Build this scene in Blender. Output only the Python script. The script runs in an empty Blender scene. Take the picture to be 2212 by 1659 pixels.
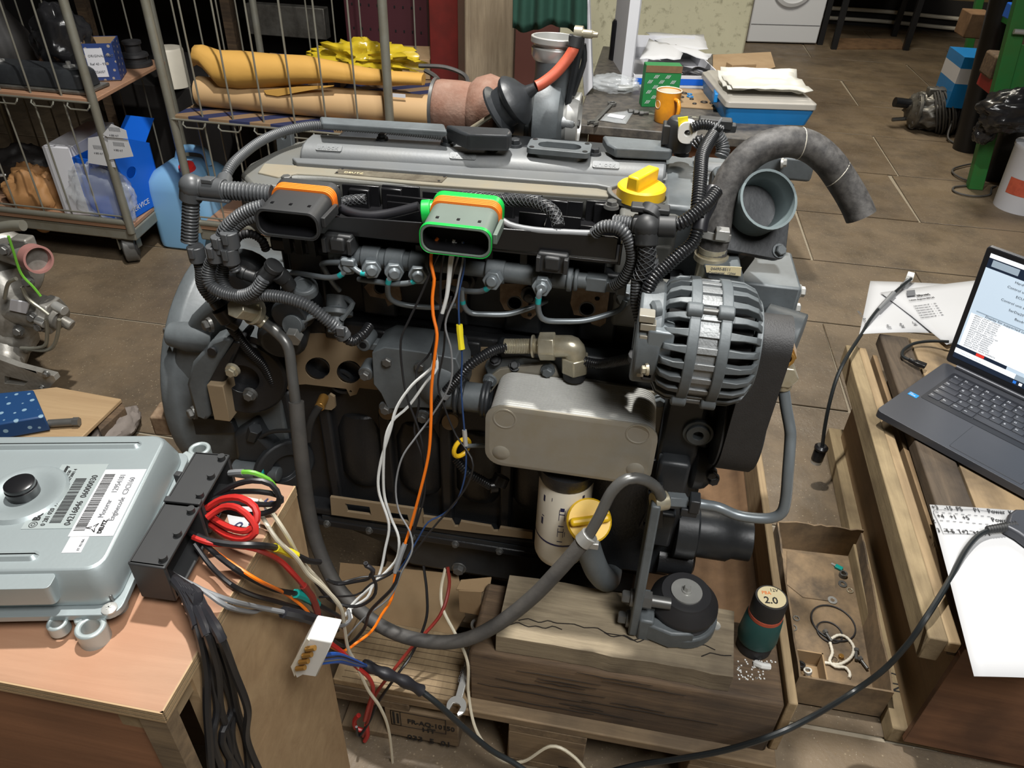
import bpy, bmesh, math, random
from mathutils import Vector, Matrix, Quaternion
from mathutils.geometry import tessellate_polygon
random.seed(7)
S = bpy.context.scene
COL = S.collection
# ---------------------------------------------------------------- camera
F = 1600.0; IW, IH = 2212.0, 1659.0
TH, YAW, ROLL = math.radians(36.4), math.radians(8.6), math.radians(2.27)
CAM = Vector((0, 0, 1.45))
FWD = Vector((-math.sin(YAW)*math.cos(TH), math.cos(YAW)*math.cos(TH), -math.sin(TH)))
_r0 = Vector((math.cos(YAW), math.sin(YAW), 0)); _u0 = _r0.cross(FWD)
RGT = math.cos(ROLL)*_r0 + math.sin(ROLL)*_u0
UPV = -math.sin(ROLL)*_r0 + math.cos(ROLL)*_u0
cd = bpy.data.cameras.new('camera'); cam = bpy.data.objects.new('camera', cd); COL.objects.link(cam)
cd.sensor_width = 36; cd.lens = F*36/IW; cd.clip_start = .02; cd.clip_end = 60
mw = Matrix((( RGT.x, UPV.x, -FWD.x, CAM.x), (RGT.y, UPV.y, -FWD.y, CAM.y), (RGT.z, UPV.z, -FWD.z, CAM.z), (0, 0, 0, 1)))
cam.matrix_world = mw
S.camera = cam
# ---------------------------------------------------------------- world, lamps, exposure
w = bpy.data.worlds.new('world'); S.world = w; w.use_nodes = True
bg = w.node_tree.nodes['Background']; bg.inputs[0].default_value = (.75, .85, 1, 1); bg.inputs[1].default_value = .3
def lamp(name, kind, loc, power, col=(1, 1, 1), target=None, size=.2, spot=None, blend=.4, sy=None):
    l = bpy.data.lights.new(name, kind); l.energy = power; l.color = col
    if kind == 'AREA':
        l.size = size
        if sy: l.shape = 'RECTANGLE'; l.size_y = sy
    elif kind in ('POINT', 'SPOT'): l.shadow_soft_size = size
    if kind == 'SPOT': l.spot_size = math.radians(spot); l.spot_blend = blend
    o = bpy.data.objects.new(name, l); COL.objects.link(o); o.location = loc
    if target is not None: o.rotation_euler = (Vector(target)-Vector(loc)).to_track_quat('-Z', 'Y').to_euler()
    return o
lamp('work_lamp', 'SPOT', (-.35, 1.35, 3.45), 370, (1, .97, .92), (-.2, 1.3, 0), .05, 118, .7)
lamp('far_room_light', 'AREA', (1.2, 5.2, 3.6), 90, (1, .93, .8), (1.0, 5.6, 0), .5, sy=1.4)  # unseen warm area light over the far room
lamp('front_fill', 'AREA', (.9, -.4, 3.4), 85, (.98, .97, .95), (-.2, 1.1, .4), .9, sy=1.2)  # fill light added to brighten front faces and the plywood box side
S.view_settings.view_transform = 'Standard'; S.view_settings.look = 'None'
S.view_settings.exposure = 0.36; S.view_settings.gamma = 1; S.view_settings.use_curve_mapping = False
# ---------------------------------------------------------------- pixel to place
def ray(px, py): return FWD + RGT*((px-IW/2)/F) - UPV*((py-IH/2)/F)
def AY(px, py, y): d = ray(px, py); return CAM + d*((y-CAM.y)/d.y)
def AZ(px, py, z): d = ray(px, py); return CAM + d*((z-CAM.z)/d.z)
def AX(px, py, x): d = ray(px, py); return CAM + d*((x-CAM.x)/d.x)
def PT(t):
    """(px,py,Y) -> on plane Y; (px,py,'z',v) -> on plane z; Vector stays"""
    if isinstance(t, Vector): return t
    if len(t) == 3: return AY(*t)
    return {'z': AZ, 'x': AX, 'y': AY}[t[2]](t[0], t[1], t[3])
# ---------------------------------------------------------------- materials
def lin(c): return tuple(((x/255)/12.92 if x/255 <= .04045 else ((x/255+.055)/1.055)**2.4) for x in c)
MATS = {}
def _nt(name):
    m = bpy.data.materials.new(name); m.use_nodes = True; nt = m.node_tree
    return m, nt, nt.nodes['Principled BSDF']
def mat(name, rgb, rough=.5, metal=0., var=.12, scale=30, bump=0., bscale=None, dirt=None, dirt_amt=.5, dscale=8, dpos=.5, spec=.5, alpha=1., trans=0., emit=0., coat=0.):
    """rgb 0-255 sRGB; noise variation, optional second dirt colour in patches, fine bump"""
    m, nt, b = _nt(name); N = nt.nodes; L = nt.links
    c = lin(rgb)
    tc = N.new('ShaderNodeTexCoord')
    nz = N.new('ShaderNodeTexNoise'); nz.inputs['Scale'].default_value = scale; nz.inputs['Detail'].default_value = 5
    L.new(tc.outputs['Object'], nz.inputs['Vector'])
    mx = N.new('ShaderNodeMix'); mx.data_type = 'RGBA'
    mx.inputs[6].default_value = (*[x*(1-var) for x in c], 1); mx.inputs[7].default_value = (*[min(1, x*(1+var)) for x in c], 1)
    L.new(nz.outputs['Fac'], mx.inputs[0]); out = mx.outputs[2]
    if dirt:
        n2 = N.new('ShaderNodeTexNoise'); n2.inputs['Scale'].default_value = dscale; n2.inputs['Detail'].default_value = 8; n2.inputs['Roughness'].default_value = .65
        L.new(tc.outputs['Object'], n2.inputs['Vector'])
        rp = N.new('ShaderNodeValToRGB'); rp.color_ramp.elements[0].position = dpos-.12; rp.color_ramp.elements[1].position = dpos+.14
        rp.color_ramp.elements[0].color = (0, 0, 0, 1); rp.color_ramp.elements[1].color = (dirt_amt,)*3+(1,)
        L.new(n2.outputs['Fac'], rp.inputs[0])
        m2 = N.new('ShaderNodeMix'); m2.data_type = 'RGBA'; m2.inputs[7].default_value = (*lin(dirt), 1)
        L.new(rp.outputs[0], m2.inputs[0]); L.new(out, m2.inputs[6]); out = m2.outputs[2]
    L.new(out, b.inputs['Base Color'])
    b.inputs['Roughness'].default_value = rough; b.inputs['Metallic'].default_value = metal
    b.inputs['Specular IOR Level'].default_value = spec
    b.inputs['Alpha'].default_value = alpha; b.inputs['Transmission Weight'].default_value = trans
    b.inputs['Coat Weight'].default_value = coat
    if emit: L.new(out, b.inputs['Emission Color']); b.inputs['Emission Strength'].default_value = emit
    if bump:
        n3 = N.new('ShaderNodeTexNoise'); n3.inputs['Scale'].default_value = bscale or scale*6; n3.inputs['Detail'].default_value = 4
        L.new(tc.outputs['Object'], n3.inputs['Vector'])
        bp = N.new('ShaderNodeBump'); bp.inputs['Strength'].default_value = bump; bp.inputs['Distance'].default_value = .002
        L.new(n3.outputs['Fac'], bp.inputs['Height']); L.new(bp.outputs[0], b.inputs['Normal'])
    MATS[name] = m; return m
def wood(name, rgb1, rgb2, axis='X', scale=14, rough=.75, dirt=None, dirt_amt=.6, bump=.25, dscale=5):
    m, nt, b = _nt(name); N = nt.nodes; L = nt.links
    tc = N.new('ShaderNodeTexCoord'); mp = N.new('ShaderNodeMapping')
    sc = {'X': (.07, 1, 1), 'Y': (1, .07, 1), 'Z': (1, 1, .07)}[axis]
    mp.inputs['Scale'].default_value = sc; L.new(tc.outputs['Object'], mp.inputs[0])
    n1 = N.new('ShaderNodeTexNoise'); n1.inputs['Scale'].default_value = scale*3.2; n1.inputs['Detail'].default_value = 10; n1.inputs['Distortion'].default_value = .5; n1.inputs['Roughness'].default_value = .72
    L.new(mp.outputs[0], n1.inputs['Vector'])
    rp = N.new('ShaderNodeValToRGB'); rp.color_ramp.elements[0].position = .28; rp.color_ramp.elements[1].position = .72
    rp.color_ramp.elements[0].color = (*lin(rgb1), 1); rp.color_ramp.elements[1].color = (*lin(rgb2), 1)
    L.new(n1.outputs['Fac'], rp.inputs[0]); out = rp.outputs[0]
    if dirt:
        n2 = N.new('ShaderNodeTexNoise'); n2.inputs['Scale'].default_value = dscale; n2.inputs['Detail'].default_value = 7
        L.new(tc.outputs['Object'], n2.inputs['Vector'])
        r2 = N.new('ShaderNodeValToRGB'); r2.color_ramp.elements[0].position = .45; r2.color_ramp.elements[1].position = .68
        r2.color_ramp.elements[0].color = (0, 0, 0, 1); r2.color_ramp.elements[1].color = (dirt_amt,)*3+(1,)
        L.new(n2.outputs['Fac'], r2.inputs[0])
        m2 = N.new('ShaderNodeMix'); m2.data_type = 'RGBA'; m2.inputs[7].default_value = (*lin(dirt), 1)
        L.new(r2.outputs[0], m2.inputs[0]); L.new(out, m2.inputs[6]); out = m2.outputs[2]
    L.new(out, b.inputs['Base Color']); b.inputs['Roughness'].default_value = rough
    bp = N.new('ShaderNodeBump'); bp.inputs['Strength'].default_value = bump; bp.inputs['Distance'].default_value = .003
    L.new(n1.outputs['Fac'], bp.inputs['Height']); L.new(bp.outputs[0], b.inputs['Normal'])
    MATS[name] = m; return m
# ---------------------------------------------------------------- mesh builder
WL = {}                                   # world location of every object (for parenting)
def frame(d):
    d = Vector(d).normalized(); a = Vector((0, 0, 1)) if abs(d.z) < .9 else Vector((1, 0, 0))
    u = d.cross(a).normalized(); return u, d.cross(u).normalized(), d
def spline(pts, ds=.01):
    P = [PT(p) for p in pts]
    if len(P) < 3: return P
    Q = [P[0]*2-P[1]] + P + [P[-1]*2-P[-2]]; out = []
    for i in range(1, len(Q)-2):
        p0, p1, p2, p3 = Q[i-1:i+3]; n = max(2, int((p2-p1).length/ds))
        for k in range(n):
            t = k/n
            out.append(.5*((2*p1)+(p2-p0)*t+(2*p0-5*p1+4*p2-p3)*t*t+(-p0+3*p1-3*p2+p3)*t**3))
    out.append(P[-1]); return out
def resample(P, ds):
    L = [0]
    for a, b in zip(P, P[1:]): L.append(L[-1]+(b-a).length)
    n = max(2, int(L[-1]/ds)); out = []; j = 0
    for i in range(n+1):
        s = L[-1]*i/n
        while j < len(P)-2 and L[j+1] < s: j += 1
        t = (s-L[j])/max(1e-9, L[j+1]-L[j]); out.append(P[j].lerp(P[j+1], t))
    return out
class MB:
    def __init__(s): s.v = []; s.f = []
    def add(s, V, Fs):
        b = len(s.v); s.v += [Vector(p) for p in V]; s.f += [tuple(i+b for i in f) for f in Fs]; return s
    def box(s, c, sz, R=None):
        c = Vector(c); h = Vector(sz)/2; V = []
        for k in (-1, 1):
            for j in (-1, 1):
                for i in (-1, 1):
                    p = Vector((i*h.x, j*h.y, k*h.z)); V.append(c+(R @ p if R else p))
        return s.add(V, [(0, 2, 3, 1), (4, 5, 7, 6), (0, 1, 5, 4), (2, 6, 7, 3), (0, 4, 6, 2), (1, 3, 7, 5)])
    def bx(s, x0, x1, y0, y1, z0, z1): return s.box(((x0+x1)/2, (y0+y1)/2, (z0+z1)/2), (x1-x0, y1-y0, z1-z0))
    def loft(s, rings, cap=True, closed=False):
        n = len(rings[0]); V = [p for r in rings for p in r]; Fs = []
        m = len(rings)
        for i in range(m if closed else m-1):
            for j in range(n): a = i*n; b = ((i+1) % m)*n; Fs.append((a+j, a+(j+1) % n, b+(j+1) % n, b+j))
        if cap and not closed: Fs.append(tuple(range(n))[::-1]); Fs.append(tuple((m-1)*n+j for j in range(n)))
        return s.add(V, Fs)
    def circ(s, c, u, v, r, n, ph=0): return [Vector(c)+u*(r*math.cos(2*math.pi*k/n+ph))+v*(r*math.sin(2*math.pi*k/n+ph)) for k in range(n)]
    def cyl(s, a, b, r, r2=None, n=16, cap=True):
        a, b = PT(a), PT(b); u, v, d = frame(b-a); r2 = r if r2 is None else r2
        return s.loft([s.circ(a, u, v, r, n), s.circ(b, u, v, r2, n)], cap)
    def lathe(s, o, ax, prof, n=24, cap=True):
        o = PT(o); u, v, d = frame(ax)
        return s.loft([s.circ(o+d*h, u, v, max(r, 1e-5), n) for h, r in prof], cap)
    def tube(s, pts, r, n=8, ds=.01, smooth=True, cap=True, closed=False):
        P = spline(pts, ds) if smooth else [PT(p) for p in pts]
        return s._sweep(P, [r]*len(P) if not isinstance(r, (list, tuple)) else [r[0]+(r[1]-r[0])*i/(len(P)-1) for i in range(len(P))], n, cap, closed)
    def _sweep(s, P, R, n, cap=True, closed=False):
        m = len(P); T = []
        for i in range(m):
            a = P[(i-1) % m] if (i or closed) else P[i]; b = P[(i+1) % m] if (i < m-1 or closed) else P[i]
            t = (b-a); T.append(t.normalized() if t.length > 1e-9 else Vector((0, 0, 1)))
        u, v, _ = frame(T[0]); rings = []
        for i in range(m):
            if i:
                q = T[i-1].rotation_difference(T[i]); u = q @ u; v = q @ v
            rings.append(s.circ(P[i], u, v, R[i], n))
        return s.loft(rings, cap, closed)
    def corr(s, pts, r, pitch=.0042, k=.8, n=10):
        P = resample(spline(pts, .004), pitch/3)
        return s._sweep(P, [r*(1 if i % 3 != 2 else k) for i in range(len(P))], n)
    def torus(s, c, ax, R, r, n=28, k=8, arc=None):
        c = PT(c); u, v, d = frame(ax)
        P = [c+u*(R*math.cos(2*math.pi*i/n))+v*(R*math.sin(2*math.pi*i/n)) for i in range(n)]
        return s._sweep(P, [r]*n, k, False, True)
    def ring(s, a, b, ro, ri, n=28):
        a, b = PT(a), PT(b); u, v, d = frame(b-a)
        return s.loft([s.circ(a, u, v, ro, n), s.circ(b, u, v, ro, n), s.circ(b, u, v, ri, n), s.circ(a, u, v, ri, n)], False, True)
    def sph(s, c, r, sc=(1, 1, 1), n=14, k=8):
        c = PT(c); rings = []
        for i in range(k+1):
            t = math.pi*i/k; rr = max(math.sin(t), 1e-4)*r
            rings.append([c+Vector((rr*math.cos(2*math.pi*j/n)*sc[0], rr*math.sin(2*math.pi*j/n)*sc[1], -r*math.cos(t)*sc[2])) for j in range(n)])
        return s.loft(rings)
    def poly(s, P, ext, holes=()):
        """solid from a planar outline (Vectors) and hole outlines, pushed along ext"""
        P = [PT(p) for p in P]; H = [[PT(p) for p in h] for h in holes]; ext = Vector(ext)
        loops = [P]+H; allp = [p for l in loops for p in l]; n = len(allp)
        tri = tessellate_polygon(loops); Fs = []
        nn = Vector()
        for a, b, c in tri: nn += (allp[b]-allp[a]).cross(allp[c]-allp[a])
        flip = nn.dot(ext) > 0
        for t in tri:
            t = tuple(t); Fs.append(t[::-1] if flip else t); Fs.append(tuple(i+n for i in (t if flip else t[::-1])))
        o = 0
        for l in loops:
            m = len(l)
            for i in range(m): Fs.append((o+i, o+(i+1) % m, n+o+(i+1) % m, n+o+i))
            o += m
        return s.add(allp+[p+ext for p in allp], Fs)
    def py(s, pix, y0, y1, holes=()):     # outline given in photo pixels on the plane Y=y0, with thickness to y1
        return s.poly([AY(a, b, y0) for a, b in pix], (0, y1-y0, 0), [[AY(a, b, y0) for a, b in h] for h in holes])
    def pz(s, pix, z0, z1, holes=()):
        return s.poly([AZ(a, b, z0) for a, b in pix], (0, 0, z1-z0), [[AZ(a, b, z0) for a, b in h] for h in holes])
    def px(s, pix, x0, x1): return s.poly([AX(a, b, x0) for a, b in pix], (x1-x0, 0, 0))
    def grid(s, rows, th=None):
        m, n = len(rows), len(rows[0]); V = [p for r in rows for p in r]
        Fs = [(i*n+j, i*n+j+1, (i+1)*n+j+1, (i+1)*n+j) for i in range(m-1) for j in range(n-1)]
        return s.add(V, Fs)
    def build(s, name, m, parent=None, bevel=0, ang=38, seg=2, kind=None, sub=0, solid=0):
        lo = [min(p[i] for p in s.v) for i in range(3)]; hi = [max(p[i] for p in s.v) for i in range(3)]
        base = Vector(((lo[0]+hi[0])/2, (lo[1]+hi[1])/2, lo[2]))
        me = bpy.data.meshes.new(name); me.from_pydata([p-base for p in s.v], [], s.f)
        bm = bmesh.new(); bm.from_mesh(me); bmesh.ops.recalc_face_normals(bm, faces=bm.faces); bm.to_mesh(me); bm.free()
        me.polygons.foreach_set('use_smooth', [True]*len(me.polygons)); me.set_sharp_from_angle(angle=math.radians(ang))
        me.materials.append(MATS[m] if isinstance(m, str) else m)
        o = bpy.data.objects.new(name, me); COL.objects.link(o)
        if solid: md = o.modifiers.new('solid', 'SOLIDIFY'); md.thickness = solid; md.offset = 0
        if sub: md = o.modifiers.new('sub', 'SUBSURF'); md.levels = md.render_levels = sub
        if bevel: md = o.modifiers.new('bevel', 'BEVEL'); md.width = bevel; md.segments = seg; md.limit_method = 'ANGLE'; md.angle_limit = math.radians(35)
        place(o, base, parent)
        if kind: o['kind'] = kind
        return o
def place(o, wloc, parent=None):
    WL[o.name] = Vector(wloc)
    if parent is not None: o.parent = parent; o.location = Vector(wloc)-WL[parent.name]
    else: o.location = wloc
    return o
def tag(o, label, cat, group=None):
    o['label'] = label; o['category'] = cat
    if group: o['group'] = group
    return o
def thing(name, label, cat, loc, group=None):
    o = bpy.data.objects.new(name, None); COL.objects.link(o); o.empty_display_size = .05
    place(o, PT(loc)); return tag(o, label, cat, group)
def struct(o): o['kind'] = 'structure'; return o
# shared small hardware ------------------------------------------------------
_hw = {}
def hw_mesh(key, fn, m):
    if key not in _hw:
        b = MB(); fn(b); o = b.build('hw', m); me = o.data; base = WL[o.name].copy(); me.transform(Matrix.Translation(base)); bpy.data.objects.remove(o); _hw[key] = me
    return _hw[key]
def bolt(p, ax, r, parent, m='steel', name='bolt', h=1.0, flange=True):
    """hex bolt head with a washer flange, its seat at p, pointing along ax"""
    def fn(b):
        z = Vector((0, 0, 1))
        if flange: b.cyl(Vector((0, 0, -.3*h)), Vector((0, 0, .28*h)), 1.45, 1.3, 16)
        b.lathe(Vector((0, 0, 0)), z, [(0, 1), (1.0*h, 1), (1.15*h, .82)], 6)
    me = hw_mesh(('bolt', m, h, flange), fn, m)
    o = bpy.data.objects.new(name, me); COL.objects.link(o); o.scale = (r, r, r)
    o.rotation_euler = Vector((0, 0, 1)).rotation_difference(Vector(ax).normalized()).to_euler()
    return place(o, PT(p), parent)
def text(s, size, o, u, v, m, parent=None, name='lettering', align='LEFT', ext=.0003, bold=0, sx=1.0):
    """flat printed lettering on a real surface at o, reading along u, up along v"""
    c = bpy.data.curves.new(name, 'FONT'); c.body = s; c.size = size; c.align_x = align; c.extrude = ext; c.resolution_u = 2; c.offset = bold
    t = bpy.data.objects.new(name, c); me = bpy.data.meshes.new_from_object(t); bpy.data.objects.remove(t); bpy.data.curves.remove(c)
    u = Vector(u).normalized(); v = Vector(v); v = (v-u*v.dot(u)).normalized(); wv = u.cross(v)
    Rm = Matrix((u, v, wv)).transposed().to_4x4()
    me.transform(Matrix.Diagonal((sx, 1, 1, 1))); me.transform(Rm); me.materials.clear(); me.materials.append(MATS[m])
    ob = bpy.data.objects.new(name, me); COL.objects.link(ob)
    return place(ob, PT(o), parent)
def copy_tree(o, loc, parent=None, rz=None):
    c = o.copy(); COL.objects.link(c); place(c, loc, parent)
    if rz is not None: c.rotation_euler.z = rz
    for ch in list(o.children): copy_tree(ch, Vector(loc)+ch.location, c)
    return c
def rrect(x0, x1, y0, y1, r, n=5):
    P = []
    for cx, cy, a in ((x1-r, y1-r, 0), (x0+r, y1-r, 90), (x0+r, y0+r, 180), (x1-r, y0+r, 270)):
        for k in range(n+1): t = math.radians(a+90*k/n); P.append((cx+r*math.cos(t), cy+r*math.sin(t)))
    return P
def pcirc(cx, cy, rx, ry=None, n=20): ry = ry or rx; return [(cx+rx*math.cos(2*math.pi*k/n), cy+ry*math.sin(2*math.pi*k/n)) for k in range(n)]
V3 = Vector
# ================================================================ materials
mat('engine_grey', (98, 104, 107), .48, .1, .18, 25, .12, 160, dirt=(52, 54, 54), dirt_amt=.5, dscale=9)
mat('engine_dark', (50, 53, 56), .42, .1, .25, 18, .15, 120, dirt=(24, 25, 27), dirt_amt=.6, dscale=7)
mat('engine_black', (34, 35, 37), .34, 0, .3, 22, .22, 220)
mat('cover_grey', (100, 101, 98), .55, .15, .12, 14, .1, 200, dirt=(96, 94, 86), dirt_amt=.6, dscale=12)
mat('cover_dusty', (118, 115, 103), .7, 0, .12, 22, .1, 180, dirt=(130, 118, 96), dirt_amt=.6, dscale=10)
mat('ridge_grey', (104, 107, 109), .5, .2, .08, 30, .08, 200, dirt=(110, 110, 106), dirt_amt=.4, dscale=14)
mat('plastic_black', (22, 22, 24), .28, 0, .2, 30)
mat('plastic_dark', (44, 45, 46), .5, 0, .12, 30)
mat('conduit', (74, 76, 78), .4, 0, .15, 20)
mat('conduit_black', (30, 31, 33), .32, 0, .15, 20)
mat('rubber', (62, 61, 60), .62, 0, .2, 40, .15, 200, dirt=(96, 92, 86), dirt_amt=.4, dscale=12)
mat('rubber_dark', (38, 38, 40), .55, 0, .15, 40)
mat('steel', (168, 168, 164), .32, .45, .12, 60)
mat('steel_dark', (104, 104, 102), .36, .5, .15, 60)
mat('pipe_grey', (116, 123, 127), .34, .3, .1, 40)
mat('zinc', (190, 184, 164), .28, .55, .12, 90, dirt=(150, 135, 100), dirt_amt=.5, dscale=40)
mat('brass', (170, 128, 66), .3, .6, .15, 60)
mat('aluminium', (200, 200, 196), .45, .35, .08, 30)
mat('alu_plate', (160, 156, 146), .45, .4, .1, 20, dirt=(150, 138, 108), dirt_amt=.4, dscale=16)
mat('gasket_tan', (140, 122, 96), .75, 0, .1, 20)
mat('gasket_rust', (132, 112, 90), .7, .2, .2, 40, .2, 300, dirt=(84, 62, 44), dirt_amt=.7, dscale=45)
mat('turbo_rust', (118, 84, 68), .8, .1, .22, 40, .4, 200, dirt=(140, 114, 100), dirt_amt=.7, dscale=24)
mat('cast_alu', (142, 145, 146), .5, .5, .12, 40, .3, 300, dirt=(100, 102, 104), dirt_amt=.5, dscale=10)
mat('yellow_plastic', (236, 190, 32), .42, 0, .08, 20, dirt=(190, 150, 40), dirt_amt=.35, dscale=25)
mat('yellow_tape', (232, 214, 40), .4, 0, .06, 30)
mat('orange', (236, 120, 30), .5, 0, .06, 30)
mat('green', (20, 170, 66), .38, 0, .08, 30)
mat('green_dull', (96, 108, 100), .5, 0, .1, 30)
mat('teal_paint', (30, 160, 160), .5, 0, .05, 30)
mat('hose_orange', (196, 92, 66), .5, 0, .15, 30, dirt=(150, 64, 46), dirt_amt=.6, dscale=30)
mat('label_cream', (214, 200, 160), .6, 0, .08, 30)
mat('white_paint', (222, 222, 218), .38, 0, .04, 20)
mat('off_white', (214, 208, 192), .5, 0, .08, 20)
mat('ink', (20, 20, 22), .6, 0, 0, 10)
mat('ink_grey', (96, 98, 102), .7, 0, 0, 10)
mat('ink_blue', (30, 34, 80), .6, 0, 0, 10)
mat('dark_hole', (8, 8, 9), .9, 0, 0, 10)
mat('silver', (190, 190, 186), .32, .45, .06, 40)
for n_, c_ in dict(w_white=(206, 208, 206), w_orange=(236, 118, 20), w_black=(28, 28, 30), w_grey=(120, 122, 124), w_red=(176, 40, 36), w_blue=(30, 84, 170), w_cream=(206, 198, 176), w_green=(96, 160, 50), w_brown=(110, 60, 40), teal=(14, 150, 140), tape=(32, 32, 36), w_dkred=(130, 44, 36)).items(): mat(n_, c_, .42, 0, .08, 40)
# ================================================================ room: slab floor, walls
def floor_mat():
    m, nt, b = _nt('floor_concrete'); N = nt.nodes; L = nt.links
    tc = N.new('ShaderNodeTexCoord'); geo = N.new('ShaderNodeNewGeometry')
    def noise(s, d=6, r=.6):
        n = N.new('ShaderNodeTexNoise'); n.inputs['Scale'].default_value = s; n.inputs['Detail'].default_value = d; n.inputs['Roughness'].default_value = r; L.new(geo.outputs['Position'], n.inputs['Vector']); return n.outputs['Fac']
    def ramp(f, p0, p1, c0, c1):
        r = N.new('ShaderNodeValToRGB'); r.color_ramp.elements[0].position = p0; r.color_ramp.elements[1].position = p1; r.color_ramp.elements[0].color = (*c0, 1); r.color_ramp.elements[1].color = (*c1, 1); L.new(f, r.inputs[0]); return r.outputs[0]
    def mix(fac, a, c):
        x = N.new('ShaderNodeMix'); x.data_type = 'RGBA'; L.new(fac, x.inputs[0])
        for i, q in ((6, a), (7, c)):
            if isinstance(q, tuple): x.inputs[i].default_value = (*q, 1)
            else: L.new(q, x.inputs[i])
        return x.outputs[2]
    base = ramp(noise(1.3), .3, .7, lin((88, 75, 60)), lin((126, 110, 88)))
    base = mix(ramp(noise(4.5, 8, .7), .45, .7, (0, 0, 0), (.7, .7, .7)), base, lin((70, 62, 52)))
    vo = N.new('ShaderNodeTexVoronoi'); vo.inputs['Scale'].default_value = 105; L.new(geo.outputs['Position'], vo.inputs['Vector'])
    vc = N.new('ShaderNodeSeparateColor'); L.new(vo.outputs['Color'], vc.inputs[0])
    peb = ramp(vo.outputs['Distance'], .12, .26, (1, 1, 1), (0, 0, 0))
    gate = ramp(vc.outputs[0], .55, .58, (0, 0, 0), (.55, .55, .55)); mm = N.new('ShaderNodeMix'); mm.data_type = 'RGBA'; mm.blend_type = 'MULTIPLY'; mm.inputs[0].default_value = 1; L.new(peb, mm.inputs[6]); L.new(gate, mm.inputs[7])
    pc = ramp(vc.outputs[1], .2, .8, lin((110, 90, 64)), lin((170, 156, 130)))
    out = mix(mm.outputs[2], base, pc)
    sp = ramp(noise(230, 2), .70, .73, (0, 0, 0), (.8, .8, .8)); out = mix(sp, out, lin((200, 190, 170)))
    L.new(out, b.inputs['Base Color'])
    L.new(ramp(noise(6), .3, .7, (.38,)*3, (.7,)*3), b.inputs['Roughness'])
    bp = N.new('ShaderNodeBump'); bp.inputs['Strength'].default_value = .35; bp.inputs['Distance'].default_value = .004; L.new(noise(70, 4), bp.inputs['Height']); L.new(bp.outputs[0], b.inputs['Normal'])
    MATS['floor_concrete'] = m
floor_mat()
mat('joint_grit', (150, 140, 122), .9, 0, .2, 50, .4, 200)
b = MB(); b.bx(-6, 5, -2.5, 9.4, -.12, -.006); FLOOR = struct(b.build('floor', 'joint_grit'))
rows = [-.75, -.2, .36, .91, 1.47, 2.03, 2.59, 3.135, 3.69, 4.34, 5.05, 5.75, 6.46, 7.2, 7.9, 8.6, 9.4]
rnd = random.Random(3)
for i, (y0, y1) in enumerate(zip(rows, rows[1:])):
    x = -5.6+(i % 2)*.62+rnd.uniform(-.1, .1)
    while x < 4.8:
        w_ = 1.16 if y0 < 4.2 else 1.3
        g = .004+rnd.uniform(0, .002)
        bb = MB(); sk = rnd.uniform(-.01, .01)
        bb.poly([V3((x+g, y0+g, -.004)), V3((x+w_-g, y0+g, -.004)), V3((x+w_-g+sk, y1-g, -.004)), V3((x+g+sk, y1-g, -.004))], (0, 0, .004)); bb.build('floor_slab', 'floor_concrete', FLOOR, .003, seg=1)
        x += w_
# walls (upper parts out of view): yellowish speckled wall behind the bench, rear wall, dark left wall
mat('wall_cream', (198, 194, 164), .85, 0, .08, 5, .25, 60, dirt=(96, 90, 66), dirt_amt=.9, dscale=30, dpos=.66)
mat('wall_ochre', (132, 112, 70), .9, 0, .18, 3, .3, 40, dirt=(78, 66, 46), dirt_amt=.8, dscale=3)
mat('wall_dark', (40, 38, 36), .9, 0, .3, 3, .2, 30)
b = MB(); b.bx(-6, 5, 8.9, 9.1, 0, 3.8); struct(b.build('wall_back', 'wall_ochre'))
b = MB(); b.bx(-4.6, -4.4, -2.5, 8.9, 0, 3.8); struct(b.build('wall_left', 'wall_dark'))
b = MB(); b.bx(4.6, 4.8, -2.5, 8.9, 0, 3.8); struct(b.build('wall_right', 'wall_dark'))
b = MB(); b.bx(-6, 5, -2.7, -2.5, 0, 3.8); struct(b.build('wall_front', 'wall_ochre'))
b = MB(); b.bx(-6, 5, -2.7, 9.1, 3.8, 3.9); struct(b.build('ceiling', 'wall_dark'))
# ================================================================ the engine: block, head, covers
ENG = thing('diesel_engine', 'large grey diesel engine with alternator, oil cooler and wiring looms standing on wooden beams', 'engine', (-.25, 1.2, .178))
YB = 1.0
b = MB(); b.bx(-.565, .125, YB+.012, 1.40, .325, .79)
b.bx(-.565, .125, YB-.02, YB+.02, .325, .345)                       # pan rail
b.bx(-.56, .12, YB-.006, YB+.02, .752, .792)                        # head ledge
for x in (-.50, -.385, -.27, -.155, -.04, .07): b.bx(x-.012, x+.012, YB-.004, YB+.02, .345, .60)
for x in (-.44, -.325, -.21, -.1, .015):                            # cylinder bulges
    b.lathe((V3((x, YB+.055, .40))), (0, 0, 1), [(0, .05), (.03, .062), (.14, .062), (.18, .05)], 20)
BLOCK = b.build('cylinder_block', 'engine_black', ENG, .006)
for x in (-.46, -.34, -.22, -.1, .02):
    bb = MB(); bb.lathe(V3((x, YB+.005, .66)), (0, -1, 0), [(0, .026), (.006, .026), (.006, .021), (.003, .02)], 20); bb.build('core_plug', 'engine_dark', BLOCK)
for x in (-.52, -.45, -.38, -.30, -.22, -.13, -.05, .03):
    bb = MB(); bb.bx(x-.022, x+.016, YB-.012, YB, .758, .786); bb.build('ledge_boss', 'engine_black', BLOCK, .004)
b = MB(); b.bx(-.53, .12, YB-.019, 1.40, .313, .324); b.build('pan_gasket', 'engine_dark', ENG)
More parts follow.
